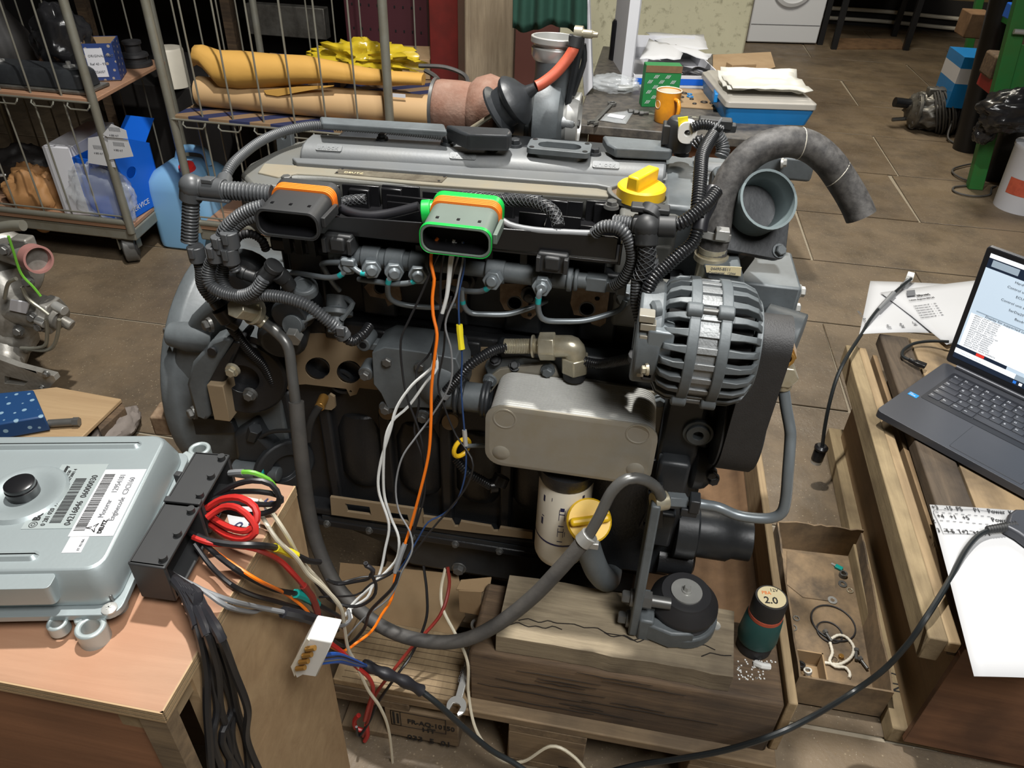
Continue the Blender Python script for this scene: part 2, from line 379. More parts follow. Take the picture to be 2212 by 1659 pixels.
# oil pan: shallow front part, deep sump
b = MB()
prof = [(-.55, .31), (.12, .31), (.12, .20), (-.1, .178), (-.36, .178), (-.42, .24), (-.55, .285)]
b.poly([V3((x, YB+.005, z)) for x, z in prof], (0, .37, 0)); b.build('oil_pan', 'engine_dark', ENG, .012)
b = MB(); b.bx(-.55, .12, YB-.022, YB+.02, .296, .313); PANF = b.build('pan_flange', 'engine_black', ENG, .003)
for x in (-.52, -.43, -.34, -.25, -.16, -.07, .02): bolt((x, YB-.022, .305) and V3((x, YB-.022, .305)), (0, -1, 0), .006, PANF, 'steel_dark')
bolt(V3((-.25, YB+.006, .2)), (0, -1, 0), .012, ENG, 'steel_dark', 'drain_plug')
# tan gasket frame with windows on the pan rail
hs = [[(745, 1088), (798, 1095), (802, 1113), (750, 1106)], [(832, 1106), (880, 1112), (884, 1128), (836, 1122)]]
b = MB(); b.py([(713, 1074), (912, 1102), (918, 1140), (716, 1112)], .972, .978, hs); b.build('gasket_frame', 'gasket_tan', ENG)
b = MB(); b.py([(913, 1116), (975, 1124), (982, 1138), (990, 1138), (995, 1127), (1060, 1138), (1066, 1148), (1076, 1148), (1080, 1140), (1150, 1150), (1150, 1165), (913, 1138)], .972, .978); b.build('gasket_strip', 'gasket_tan', ENG)
# cylinder head
b = MB(); b.bx(-.55, .10, YB+.03, 1.36, .79, .93)
for x in (-.5, -.38, -.26, -.14, -.02): b.bx(x-.03, x+.03, YB+.012, YB+.04, .80, .92)
b.bx(-.55, .1, YB+.0, YB+.04, .905, .93)
HEAD = b.build('cylinder_head', 'engine_dark', ENG, .005)
# port gasket plates on the head
def gplate(out, circ, small, y=1.0):
    hs = [pcirc(*c, n=18) for c in circ]+[pcirc(*c, n=10) for c in small]
    bb = MB(); bb.py(out, y, y+.004, hs); o = bb.build('port_gasket', 'gasket_rust', ENG)
    for c in circ:
        q = MB(); p = AY(c[0], c[1], y); r = (AY(c[0]+c[2], c[1], y)-p).length
        q.ring(p+V3((0, .0005, 0)), p+V3((0, .05, 0)), r*1.02, r*.84, 18); q.cyl(p+V3((0, .03, 0)), p+V3((0, .032, 0)), r*.9); q.build('port', 'engine_black', o)
gplate([(786, 620), (800, 608), (862, 612), (868, 648), (838, 662), (832, 646), (800, 640)], [(822, 622, 15, 14)], [], .99)
gplate([(930, 608), (1010, 600), (1006, 664), (996, 676), (982, 664), (950, 660), (936, 645)], [(966, 638, 18, 17)], [], .99)
gplate([(1080, 612), (1138, 614), (1160, 640), (1158, 680), (1146, 690), (1130, 686), (1118, 672), (1090, 670), (1080, 650)], [(1112, 655, 17, 16)], [(1144, 680, 5, 5), (1146, 657, 5, 4)], .99)
gplate([(1238, 618), (1318, 622), (1308, 698), (1296, 706), (1278, 700), (1266, 684), (1240, 680), (1232, 655)], [(1268, 668, 18, 17)], [(1290, 645, 6, 5)], .99)
for px, py in ((1145, 635), (1008, 606), (1345, 640)):
    p = AY(px, py, .99); bb = MB(); bb.lathe(p, (0, -1, 0), [(-.02, .014), (.004, .014), (.004, .009), (.012, .009), (.014, .007)], 14); bb.build('head_boss', 'engine_black', ENG)
# tappet chest: tan gasket face with big round openings
def tgh(c): return pcirc(*c, n=22)
b = MB()
hs = [(686, 796, 27, 24), (754, 804, 27, 25)]
b.py([(578, 742), (612, 722), (700, 720), (806, 742), (940, 748), (1095, 752), (1100, 800), (1010, 850), (812, 842), (776, 838), (770, 852), (756, 856), (748, 840), (660, 830), (630, 832), (622, 842), (610, 824), (592, 790)], .992, .998, [tgh(c) for c in hs]+[pcirc(757, 846, 3, 3, 8)])
TG = b.build('tappet_gasket', 'gasket_tan', ENG)
for c in hs:
    p = AY(c[0], c[1], .992); r = (AY(c[0]+c[2], c[1], .992)-p).length
    q = MB(); q.ring(p+V3((0, .0006, 0)), p+V3((0, .05, 0)), r*1.02, r*.9, 22); q.cyl(p+V3((0, .035, 0)), p+V3((0, .037, 0)), r*.95, n=22); q.build('opening', 'engine_black', TG)
for c in ((602, 772, 20, 22),):
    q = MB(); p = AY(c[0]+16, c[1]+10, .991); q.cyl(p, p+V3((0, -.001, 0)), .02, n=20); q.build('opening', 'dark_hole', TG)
for px, py, rr in ((838, 888, 20), (972, 912, 18)):
    q = MB(); q.py(pcirc(px, py, rr, rr*.95), .992, .998); q.build('gasket_tab', 'gasket_tan', ENG)
# ---------------------------------------------------------------- valve cover
ZC = 1.02
b = MB()
b.pz([(520, 374), (540, 352), (592, 326), (660, 300), (700, 296), (1462, 345), (1474, 395), (1474, 425), (1460, 440), (1340, 432), (1328, 428), (884, 398), (700, 384), (628, 381), (612, 392), (600, 402), (540, 396)], ZC, ZC-.05)
b.bx(-.545, .075, YB+.02, 1.27, .928, ZC-.045)
VC = b.build('valve_cover', 'cover_grey', ENG, .006)
b = MB(); b.pz([(556, 372), (570, 352), (735, 363), (1300, 396), (1330, 400), (1336, 420), (1325, 424), (885, 394), (700, 378), (640, 374), (600, 382)], ZC+.0025, ZC-.01); b.build('dusty_panel', 'cover_dusty', VC, .002)
b = MB(); b.pz([(630, 340), (1446, 372), (1450, 388), (1400, 384), (1345, 396), (1318, 404), (1290, 398), (640, 350)], ZC+.009, ZC-.005); b.build('shelf_plate', 'ridge_grey', VC, .002)
# ridge with rounded front along the rear
def ridge_prof(x, y0): return [V3((x, y0+y, ZC+z)) for y, z in ((0, -.01), (0, .008), (.006, .017), (.016, .023), (.032, .026), (.058, .026), (.07, .02), (.07, -.01))]
b = MB(); b.loft([ridge_prof(-.525, 1.096), ridge_prof(.055, 1.146)]); RID = b.build('cover_ridge', 'ridge_grey', VC, .004)
for px, py in ((726, 311), (1008, 330), (1310, 352)):
    u = V3((1, .086, 0)).normalized(); n = V3((.04, -.5, .86)).normalized(); v = n.cross(u); p = AZ(px, py, ZC+.018); c0 = V3((p.x, 1.096+(p.x+.525)*.0862+.012, ZC+.0205))
    bb = MB(); bb.poly([c0+u*a+v*c for a, c in rrect(-.021, .021, -.0065, .0065, .003)], n*.002); o = bb.build('unlock_plate', 'ridge_grey', RID, .0006)
    text('unlock', .0125, c0+n*.002+u*-.0185+v*-.0042, u, v, 'ridge_grey', o, ext=.0006)
# name plate
b = MB(); b.pz([(734, 363), (968, 380), (954, 394), (722, 374)], ZC+.0036, ZC-.002); NP = b.build('name_plate', 'steel_dark', VC, .0008)
bpy_m = mat('plate_worn', (104, 98, 84), .6, .2, .3, 60, 0, None, (70, 62, 50), .8, 40); NP.data.materials[0] = bpy_m
for q in ((740, 365), (960, 382), (728, 373), (948, 391)):
    bb = MB(); p = AZ(*q, ZC+.0036); bb.cyl(p, p+V3((0, 0, .0008)), .002, n=8); bb.build('rivet', 'ink', NP)
text('DEUTZ', .008, AZ(742, 373, ZC+.0038), (1, .05, 0), (0, 1, 0), 'label_cream', NP, sx=1.2)
# left end block of cover with ribs, lower skirt and right end step
b = MB(); b.pz([(520, 374), (604, 392), (604, 430), (540, 420), (520, 404)], ZC-.006, ZC-.07); b.build('cover_end', 'cover_grey', VC, .006)
b = MB(); b.bx(-.60, -.53, 1.02, 1.25, .93, 1.0); b.build('cover_tail', 'cover_grey', VC, .01)
b = MB(); b.pz([(1340, 432), (1474, 424), (1468, 470), (1340, 470)], ZC-.002, ZC-.12); b.build('cover_nose', 'cover_grey', VC, .006)
b = MB(); b.bx(.0, .085, .985, 1.2, .85, .93); b.build('nose_skirt', 'cover_grey', VC, .006)
# filler cap in its round recess
p = AZ(1385, 420, ZC+.002)
b = MB(); b.ring(p+V3((0, 0, -.004)), p+V3((0, 0, .006)), .052, .045, 32); b.build('filler_recess', 'cover_grey', VC, .001)
b = MB(); b.cyl(p+V3((0, 0, -.006)), p+V3((0, 0, .0012)), .046, n=28); b.build('recess_floor', 'gasket_rust', VC)
p = AZ(1383, 428, ZC+.004)
b = MB(); b.lathe(p, (0, 0, 1), [(0, .036), (.018, .036), (.021, .033)], 32); CAPT = b.build('filler_cap', 'yellow_plastic', VC)
Rh = Matrix.Rotation(math.radians(62), 3, 'Z')
b = MB(); b.box(p+V3((0, 0, .029)), (.062, .019, .024), Rh); b.build('cap_grip', 'yellow_plastic', CAPT, .003)
# inlet flange (open square port) on the rear of the cover
c = AZ(1209, 314, ZC+.04)
b = MB(); hole = [c+V3((x, y, 0)) for x, y in rrect(-.034, .034, -.014, .014, .013, 6)]
b.poly([c+V3((x, y, 0)) for x, y in rrect(-.05, .05, -.026, .026, .009, 4)], (0, 0, -.009), [hole]); FL = b.build('inlet_flange', 'engine_grey', ENG, .0015)
b = MB(); b.loft([[c+V3((x, y, -.04)) for x, y in rrect(-.034, .034, -.014, .014, .013, 6)], [c+V3((x, y, -.045)) for x, y in rrect(-.034, .034, -.014, .014, .013, 6)]]); b.build('inlet_throat', 'engine_dark', FL)
b = MB(); b.poly([c+V3((x, y, -.0092)) for x, y in rrect(-.04, .04, -.019, .019, .015, 6)], (0, 0, -.05), [[c+V3((x, y, -.0092)) for x, y in rrect(-.034, .034, -.014, .014, .013, 6)]]); b.build('inlet_neck', 'engine_grey', FL)
for x, y in ((-.042, -.019), (.042, -.019), (-.042, .019), (.042, .019)):
    bb = MB(); bb.cyl(c+V3((x, y, -.001)), c+V3((x, y, .0006)), .0042, n=12); bb.build('bolt_hole', 'engine_black', FL)
# rear ledge plates, brackets and bolts behind the ridge
b = MB(); b.pz([(690, 252), (960, 268), (966, 283), (694, 266)], 1.075, 1.066); b.build('rear_shield', 'engine_grey', ENG, .003)
b = MB(); b.pz([(962, 268), (985, 270), (1100, 276), (1106, 284), (1100, 292), (1010, 290), (990, 282)], 1.08, 1.055); b.build('heat_shield', 'engine_dark', ENG, .004)
b = MB(); b.pz([(1302, 293), (1440, 304), (1456, 318), (1450, 326), (1330, 320), (1312, 310)], 1.065, 1.05); b.build('rear_bracket', 'engine_grey', ENG, .003)
b = MB(); b.bx(-.53, .07, 1.2, 1.36, .93, 1.01); b.build('manifold_body', 'engine_dark', ENG, .01)
for px, py, r in ((826, 296, .007), (1064, 318, .007), (1112, 310, .009), (1284, 328, .008), (1336, 318, .009), (1472, 328, .009), (968, 306, .009)):
    bolt(AZ(px, py+3, ZC+.028), (0, 0, 1), r, ENG, 'engine_dark')
for px, py in ((620, 392), (1321, 445)): bolt(AZ(px, py, ZC+.0), (0, 0, 1), .008, ENG, 'steel_dark')
# lifting eye on the rear
b = MB(); b.py([(596, 300), (606, 284), (620, 280), (628, 290), (634, 340), (648, 345), (600, 345)], 1.24, 1.255, [pcirc(613, 297, 5, 5, 10)]); b.build('lifting_eye', 'engine_grey', ENG, .002)
# ---------------------------------------------------------------- black wiring tray on the front of the head
TY = .925
b = MB()
b.py([(640, 462), (710, 467), (1326, 512), (1336, 516), (1330, 562), (1300, 558), (704, 506), (640, 502)], TY, TY+.004)       # front wall
x0, x1 = -.49, .003
def ryy(x): return 1.024+(x+.53)*.082
b.poly([V3((x0, TY+.002, .984)), V3((x1, TY+.002, .984)), V3((x1, ryy(x1), .984)), V3((x0, ryy(x0), .984))], (0, 0, .004))   # floor
for k in range(8):
    xa_, xb_ = x0+(x1-x0)*k/8, x0+(x1-x0)*(k+1)/8; h_ = 1.016+.006*((k*7) % 3)/2
    b.poly([V3((xa_, ryy(xa_)-.004, .984)), V3((xb_-.004, ryy(xb_)-.004, .984)), V3((xb_-.004, ryy(xb_)-.004, h_)), V3((xa_, ryy(xa_)-.004, h_))], (0, -.004, 0))                                     # rear wall
b.bx(x0, x0+.004, TY, 1.02, .984, 1.008); b.bx(x1-.004, x1, TY, 1.05, .984, 1.016)
TRAY = b.build('wiring_tray', 'plastic_black', ENG, .0012)
b = MB(); b.bx(x0+.02, x1-.02, .964, 1.02, .93, .984); b.build('tray_underside', 'plastic_black', TRAY, .003)
b = MB(); b.bx(-.345, -.235, .985, .989, .986, 1.026); b.build('tray_partition', 'plastic_black', TRAY, .001)
b = MB(); b.bx(-.34, -.24, .972, .975, .986, 1.022); b.build('tray_partition', 'plastic_black', TRAY, .001)
b = MB(); b.bx(-.15, -.06, .992, .995, .986, 1.018); b.build('tray_partition', 'plastic_black', TRAY, .001)
b = MB(); b.bx(-.11, -.108, .96, .99, .986, 1.014); b.build('tray_partition', 'plastic_black', TRAY, .001)
b = MB(); b.bx(-.06, 0, .985, .988, .986, 1.01); b.build('tray_partition', 'plastic_black', TRAY, .001)
for x in (-.45, -.4, -.35, -.18, -.1, -.03):
    bb = MB(); bb.bx(x-.016, x+.016, ryy(x)-.016, ryy(x)-.008, .986, 1.018+random.uniform(-.004, .005)); bb.build('tray_clip', 'plastic_black', TRAY, .002)
for px in (738, 1196):                                                  # injector connectors under the tray
    p = AY(px, 520 if px < 900 else 560, .93)
    bb = MB(); bb.box(p, (.042, .03, .03)); bb.box(p+V3((0, -.016, .002)), (.022, .008, .02)); o = bb.build('injector_connector', 'plastic_dark', ENG, .003)
    for dx in (-.019, .019): q = MB(); q.box(p+V3((dx, -.012, 0)), (.006, .02, .022)); q.build('latch', 'plastic_dark', o, .001)
for px, py in ((622, 525), (648, 528), (676, 532), (908, 546), (1058, 552), (1132, 562)):
    bb = MB(); p = AY(px, py, .95); bb.box(p, (.011, .012, .03)); bb.build('tray_rib', 'plastic_dark', TRAY, .001)
# tubes and wires lying in the tray
for pts, r, m in (([(725, 437, .97), (740, 452, .955), (765, 462, .945), (800, 467, .94), (850, 460, .945), (905, 446, .95)], .007, 'tape'), ([(1050, 450, .955), (1075, 468, .945), (1100, 486, .935), (1150, 497, .93), (1230, 503, .93), (1290, 505, .93)], .005, 'w_grey')):
    bb = MB(); bb.tube(pts, r, 10); bb.build('taped_loom', m, TRAY)
_sl = mat('braid', (30, 30, 32), .5, 0, .2, 60)
def braid(name, pts, r, parent):
    """braided sleeve: dark core with crossing strands laid on it"""
    bb = MB(); P = resample(spline(pts, .006), .003); bb._sweep(P, [r*.93]*len(P), 10); o = bb.build(name, 'braid', parent)
    q = MB(); m = len(P); T = [(P[min(i+1, m-1)]-P[max(i-1, 0)]).normalized() for i in range(m)]; u, v, _ = frame(T[0]); U = []
    for i in range(m):
        if i: qd = T[i-1].rotation_difference(T[i]); u = qd @ u; v = qd @ v
        U.append((u.copy(), v.copy()))
    for sgn in (-1, 1):
        for k in range(6):
            pts2 = []
            for i in range(m):
                a = sgn*i*.45+k*math.pi/3; pts2.append(P[i]+(U[i][0]*math.cos(a)+U[i][1]*math.sin(a))*r)
            q._sweep(pts2, [.0007]*m, 4)
    q.build('strand', 'conduit', o, kind='stuff'); return o
braid('braided_sleeve', [(978, 430, .985), (1010, 426, .985), (1080, 432, .98), (1140, 434, .97), (1180, 446, .955), (1200, 465, .945), (1206, 488, .935)], .0085, TRAY)
braid('braided_sleeve', [(722, 465, .955), (735, 440, .965), (760, 432, .975), (790, 430, .98)], .007, TRAY)
for i in range(7):
    bb = MB(); bb.tube([(940+i*5, 437-i*2, .965), (975+i*6, 425+i*3, .975), (1010+i*5, 436+i*3, .965), (1040+i*3, 446+i*2, .955)], .0016, 6); bb.build('tray_wire', ['w_black', 'w_grey', 'w_black', 'teal', 'w_grey', 'w_black', 'w_brown'][i], TRAY)
# the two big plugs hanging over the tray
def plug(px, py, w, h, yf, yb, body, rim, seal, name, drop=0):
    c = AY(px, py, yf); o = MB(); n = 6
    R = lambda x, z, y, s=1: V3((c.x+x*s, y, c.z+z*s))
    out = rrect(-w/2, w/2, -h/2, h/2, h*.36, n); inn = rrect(-w/2+.003, w/2-.003, -h/2+.003, h/2-.003, h*.33, n)
    tilt = lambda P: [V3((p.x, p.y, p.z+(p.y-yf)*.12)) for p in P]
    r0 = [R(x, z, yf) for x, z in out]; r1 = [R(x*.98, z*.94, yb) for x, z in out]; r2 = [R(x, z, yf) for x, z in inn]; r3 = [R(x, z, yf+.028) for x, z in inn]
    o.loft([tilt(r3), tilt(r2), tilt(r0), tilt(r1)], True); O = o.build(name, body, ENG, .001)
    o = MB(); o.loft([tilt([R(x*.985, z*.97, yf+.002) for x, z in inn]), tilt([R(x*.985, z*.97, yf+.0275) for x, z in inn])], False); o.build('plug_liner', 'plastic_black', O)
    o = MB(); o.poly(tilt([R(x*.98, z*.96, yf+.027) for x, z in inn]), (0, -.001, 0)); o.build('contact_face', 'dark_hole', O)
    o = MB()
    ro = [(x*1.03, z*1.06) for x, z in out]
    o.loft([tilt([R(x, z, yf) for x, z in ro]), tilt([R(x, z, yf+.006) for x, z in ro]), tilt([R(x, z, yf+.006) for x, z in out]), tilt([R(x, z, yf) for x, z in out])], False, True); o.build('rim', rim, O, .0008)
    o = MB()
    for k in range(4):
        y = yb-.02+k*.004; rs = [(x*1.035, z*1.07+.001) for x, z in out]
        o.loft([tilt([R(x, z, y) for x, z in rs]), tilt([R(x, z, y+.003) for x, z in rs])])
    o.build('seal', seal, O)
    o = MB(); y = yb-.005; rs = [(x*1.06, z*1.1+.001) for x, z in out]; o.loft([tilt([R(x, z, y) for x, z in rs]), tilt([R(x, z, y+.012) for x, z in rs])]); o.build('collar', rim, O, .001)
    for dx in (-.3, 0, .3): q = MB(); q.box(R(dx*w, h*.5, yf+.02)+V3((0, 0, .002)), (.004, .005, .002)); q.build('key_stud', 'dark_hole' if body != 'plastic_dark' else 'plastic_black', O)
    q = MB(); q.box(R(w*.54, h*.1, yf+.035), (.006, .05, .014)); q.build('side_latch', 'green_dull' if rim == 'green' else 'plastic_dark', O, .001)
    return O
plug(620, 486, .088, .038, .868, .945, 'plastic_dark', 'plastic_dark', 'orange', 'black_plug')
GP = plug(983, 522, .094, .04, .862, .94, 'green_dull', 'green', 'orange', 'green_plug')
b = MB(); a0 = AY(912, 458, .93); a1 = AY(960, 452, .945); b.cyl(a0, a0+V3((.012, .002, .001)), .0165, n=20); b.cyl(a0, a1, .014, n=16); b.cyl(a1, a1+V3((.045, .006, -.003)), .013, n=12); b.build('cable_outlet', 'green', GP, .001)
# ================================================================ fuel rail, nuts and injector pipes
RY = .945
def railx(px, py): return AY(px, py, RY)
ra, rb = railx(716, 548), railx(1258, 608); zr = .9445; RR = .0145
b = MB(); b.cyl(V3((ra.x, RY, zr)), V3((railx(930, 572).x, RY, zr)), RR, n=18)
b.cyl(V3((railx(930, 572).x, RY, zr)), V3((railx(1070, 585).x, RY, zr)), RR*.8, n=18)
b.cyl(V3((railx(1066, 585).x, RY, zr)), V3((railx(1225, 604).x, RY, zr)), RR*1.05, n=18)
for px in (752, 806, 857, 908, 1072, 1174): x = railx(px, 575).x; b.cyl(V3((x-.014, RY, zr)), V3((x+.014, RY, zr)), RR*1.25, n=18)
RAIL = b.build('fuel_rail', 'engine_grey', ENG, .002)
b = MB(); x = railx(1225, 604).x
b.cyl(V3((x, RY, zr)), V3((x+.008, RY, zr)), RR*1.25, n=18); b.cyl(V3((x+.010, RY, zr)), V3((x+.016, RY, zr)), RR*1.15, n=18); b.cyl(V3((x, RY, zr)), V3((x+.03, RY, zr)), RR*.8, n=14)
b.box(V3((x+.042, RY, zr)), (.03, .022, .022)); b.box(V3((x+.06, RY, zr-.002)), (.025, .018, .016)); b.box(V3((x+.078, RY, zr-.002)), (.014, .022, .02)); b.build('pressure_sensor', 'engine_grey', RAIL, .002)
NUT = {}
def railnut(px, py, qx, qy, yy):
    """union nut from the rail towards the camera; returns tip point"""
    p = V3((railx(px, py).x, RY-.01, zr-.004)); q = AY(qx, qy, yy); d = (q-p).normalized()
    bb = MB(); bb.cyl(p, p+d*.012, .0115, n=16); bb.cyl(p+d*.01, p+d*.03, .0142, n=6); bb.cyl(p+d*.03, p+d*.036, .0095, .007, n=12); bb.build('union_nut', 'pipe_grey', RAIL, .0012)
    return p+d*.03
def ipipe(start, pts, m='pipe_grey', r=.0042, name='injector_pipe', marks=((.12, .2),)):
    bb = MB(); P = spline(([start] if start is not None else [])+pts, .006); bb._sweep(P, [r]*len(P), 10); o = bb.build(name, m, ENG)
    for f0, f1 in marks:
        S_ = P[int(f0*len(P)):max(int(f1*len(P)), int(f0*len(P))+2)]; q = MB(); q._sweep(S_, [r*1.04]*len(S_), 10); q.build('paint_mark', 'teal_paint', o)
    return o
t = railnut(755, 560, 752, 578, .905); ipipe(t, [(746, 585, .905), (733, 596, .905), (710, 600, .91), (685, 597, .92), (655, 592, .94), (600, 585, .97)])
t = railnut(806, 568, 803, 586, .905); ipipe(t, [(798, 590, .905), (780, 590, .905), (763, 578, .905), (745, 569, .91), (720, 567, .92), (697, 569, .935), (700, 580, .95), (720, 612, .96), (734, 628, .965)])
t = railnut(855, 576, 852, 592, .905); ipipe(t, [(845, 597, .905), (838, 612, .905), (840, 640, .92), (860, 655, .935), (900, 662, .945), (940, 664, .95), (985, 660, .96)])
t = railnut(908, 582, 903, 598, .905); ipipe(t, [(897, 606, .905), (880, 612, .905), (850, 613, .91), (815, 609, .92), (775, 603, .94)])
t = railnut(1074, 588, 1062, 608, .905); ipipe(t, [(1056, 620, .905), (1040, 629, .91), (1010, 629, .92), (985, 625, .94), (965, 618, .96)])
t = railnut(1174, 604, 1170, 622, .905); ipipe(t, [(1166, 632, .90), (1162, 655, .90), (1166, 680, .905), (1180, 692, .91), (1220, 694, .92), (1265, 692, .93), (1310, 680, .945), (1340, 668, .955), (1350, 650, .96)])
ipipe(None, [(998, 624, .92), (1000, 655, .925), (1015, 675, .93), (1050, 679, .935), (1100, 678, .945), (1150, 663, .96), (1180, 650, .985)])
for px, py in ((1349, 646), (560, 610)):
    p = AY(px, py, .965); bb = MB(); bb.cyl(p, p+V3((.01, .03, .004)), .013, n=6); bb.build('pipe_nut', 'pipe_grey', ENG, .001)
b = MB(); p = AY(752, 566, .905); b.box(p, (.02, .01, .01)); b.build('pipe_clip', 'pipe_grey', ENG, .002)
# ---------------------------------------------------------------- fuel pumps and banjo fittings at the rear left
def cylp(name, a, c, r, m, r2=None, n=18, par=None, bev=.001):
    bb = MB(); bb.cyl(a, c, r, r2, n); return bb.build(name, m, par or ENG, bev)
p = AY(545, 575, 1.0); PUMP = MB(); PUMP.lathe(AY(540, 600, 1.02), (0, -1, 0), [(0, .055), (.03, .055), (.035, .05), (.05, .03)], 24); PUMP.lathe(AY(620, 690, .99), (.2, -.9, -.2), [(0, .042), (.05, .04), (.06, .03)], 20)
PUMP.lathe(AY(655, 640, .99), (0, -1, -.1), [(0, .035), (.04, .035), (.05, .03), (.06, .03), (.06, .018)], 20)
PB = PUMP.build('fuel_pump', 'engine_dark', ENG, .003)
cylp('pump_cap', AY(640, 640, .94), AY(655, 615, .93), .016, 'engine_grey')
b = MB(); a = AY(660, 630, .93); b.lathe(a, (.1, -.3, 1), [(0, .02), (.012, .02), (.016, .017), (.016, .012), (.008, .011)], 18); b.build('solenoid', 'engine_grey', PB, .001)
# connectors of the rear harness
def conn(name, pts, rs, m='plastic_dark'):
    bb = MB(); P = [PT(p) for p in pts]
    for (a, c, r) in zip(P, P[1:], rs): bb.cyl(a, c, r, n=14)
    return bb.build(name, m, ENG, .001)
conn('sensor_plug', [(516, 586, .9), (530, 592, .9), (552, 600, .9), (566, 606, .9)], [.010, .009, .012])
conn('solenoid_plug', [(568, 602, .885), (588, 580, .885), (594, 572, .885)], [.012, .0135])
conn('solenoid_plug', [(596, 588, .89), (612, 600, .9), (626, 618, .91)], [.0125, .011])
b = MB(); b.sph(AY(577, 597, .878), .004); b.build('paint_dot', 'teal_paint', ENG)
# banjo with steel pipe, rubber hose and lower pipe
pb = AY(543, 672, .90)
b = MB(); b.cyl(pb, pb+V3((-.01, -.025, .02)), .0175, n=6); b.cyl(pb+V3((.004, .008, -.006)), pb, .021, n=18); b.build('banjo_bolt', 'zinc', ENG, .0015)
cylp('banjo_eye', AY(548, 680, .905), AY(572, 698, .905), .011, 'zinc')
b = MB(); b.tube([(566, 694, .905), (590, 712, .90), (612, 732, .89), (624, 755, .885), (630, 800, .875), (635, 840, .865), (640, 880, .86)], .0085, 14); b.build('fuel_pipe', 'steel_dark', ENG)
HP = [(640, 868, .86), (645, 930, .845), (655, 1020, .83), (668, 1110, .82), (690, 1190, .80), (730, 1270, .775), (790, 1330, .75), (860, 1370, .735), (940, 1387, .73), (1010, 1380, .735), (1080, 1345, .745), (1150, 1290, .76), (1210, 1228, .775), (1262, 1168, .79)]
b = MB(); b.tube(HP, .0122, 14); b.build('fuel_hose', 'rubber', ENG)
b = MB(); p, q = AY(1258, 1172, .789), AY(1275, 1155, .793); b.cyl(p, q, .0145, n=18); b.box(p.lerp(q, .5)+V3((.012, -.006, -.004)), (.016, .01, .012)); b.build('hose_clamp', 'steel', ENG, .001)
b = MB(); b.tube([(1268, 1162, .79), (1295, 1115, .80), (1322, 1062, .812), (1355, 1035, .82), (1390, 1036, .83), (1416, 1052, .84), (1428, 1072, .85)], .0088, 14); b.build('fuel_pipe', 'steel_dark', ENG)
cylp('banjo_bolt', AY(1410, 1085, .85), AY(1440, 1080, .86), .0155, 'zinc', n=16); cylp('pipe_union', AY(1440, 1080, .86), AY(1478, 1083, .87), .0135, 'engine_grey', n=6)
b = MB(); b.tube([(1478, 1083, .868), (1520, 1090, .868), (1552, 1096, .865), (1590, 1112, .862), (1630, 1119, .86), (1665, 1119, .86), (1688, 1108, .862), (1697, 1080, .868), (1702, 1020, .88), (1707, 950, .90), (1706, 925, .905), (1698, 880, .915), (1692, 835, .925), (1690, 815, .93)], .0085, 12, .006); b.build('fuel_pipe', 'pipe_grey', ENG)
b = MB(); p = AY(1500, 1086, .862); b.box(p, (.016, .024, .026)); b.box(p+V3((-.006, 0, -.016)), (.026, .02, .016)); b.build('pipe_clamp', 'engine_dark', ENG, .002)
# brass sensor with its short line on the block
p = AY(722, 880, .985); b = MB(); b.py([(700, 862), (712, 852), (722, 858), (724, 880), (716, 886), (700, 884)], .99, .996); b.build('sensor_flange', 'gasket_tan', ENG)
cylp('oil_sensor', AY(700, 858, .985), AY(690, 880, .955), .009, 'brass', n=12)
b = MB(); b.tube([(690, 878, .955), (676, 900, .95), (668, 925, .95), (666, 950, .955)], .007, 10); b.tube([(640, 930, .95), (590, 932, .955), (560, 945, .96)], .004, 8); b.build('sensor_cable', 'plastic_dark', ENG)
cylp('drain_tap', AY(545, 945, .96), AY(552, 925, .955), .013, 'engine_dark', n=6)
# pump outlet line and eye
b = MB(); b.tube([(634, 712, .93), (660, 690, .935), (700, 672, .945), (735, 660, .955)], .005, 10); b.build('pump_pipe', 'pipe_grey', ENG)
b = MB(); p = AY(636, 705, .93); b.cyl(p+V3((0, .012, .0)), p+V3((0, -.008, .006)), .017, n=18); b.build('pump_eye', 'engine_grey', ENG, .001)
b = MB(); p = AY(638, 720, .925); b.cyl(p, p+V3((0, -.014, -.004)), .0145, n=6); b.build('banjo_bolt', 'steel', ENG, .001)
b = MB(); b.lathe(AY(732, 640, .975), (.05, -.6, -.7), [(0, .02), (.02, .018), (.022, .025), (.03, .025), (.034, .012), (.06, .012)], 18); b.build('pressure_valve', 'engine_grey', ENG, .001)
b = MB(); b.tube([(738, 690, .945), (752, 672, .95), (762, 656, .955), (748, 645, .965)], .0045, 8); b.build('return_pipe', 'pipe_grey', ENG)
# ---------------------------------------------------------------- grey coolant housing with bolts and pipe
YH = .925
b = MB(); b.py([(803, 762), (830, 750), (905, 760), (985, 775), (998, 806), (1000, 860), (986, 886), (905, 880), (868, 882), (838, 884), (822, 850), (806, 830)], YH, .995)
CH = b.build('coolant_housing', 'engine_grey', ENG, .008)
for px in (838, 868, 898): q = MB(); p = AY(px, 765, YH-.002); q.box(p+V3((0, .01, -.045)), (.006, .012, .09)); q.build('rib', 'engine_grey', CH, .003)
q = MB(); p = AY(960, 840, YH); q.sph(p+V3((-.01, .012, 0)), .04, (1.1, .6, 1.2)); q.build('outlet_bulge', 'engine_grey', CH)
for px, py in ((838, 778), (908, 788), (790, 808), (834, 882), (914, 900)):
    p = AY(px, py, YH+.004); q = MB(); q.cyl(p+V3((0, .03, 0)), p, .013, n=16); q.build('bolt_boss', 'engine_grey', CH, .001); bolt(p, (0, -1, 0), .0085, CH, 'steel_dark')
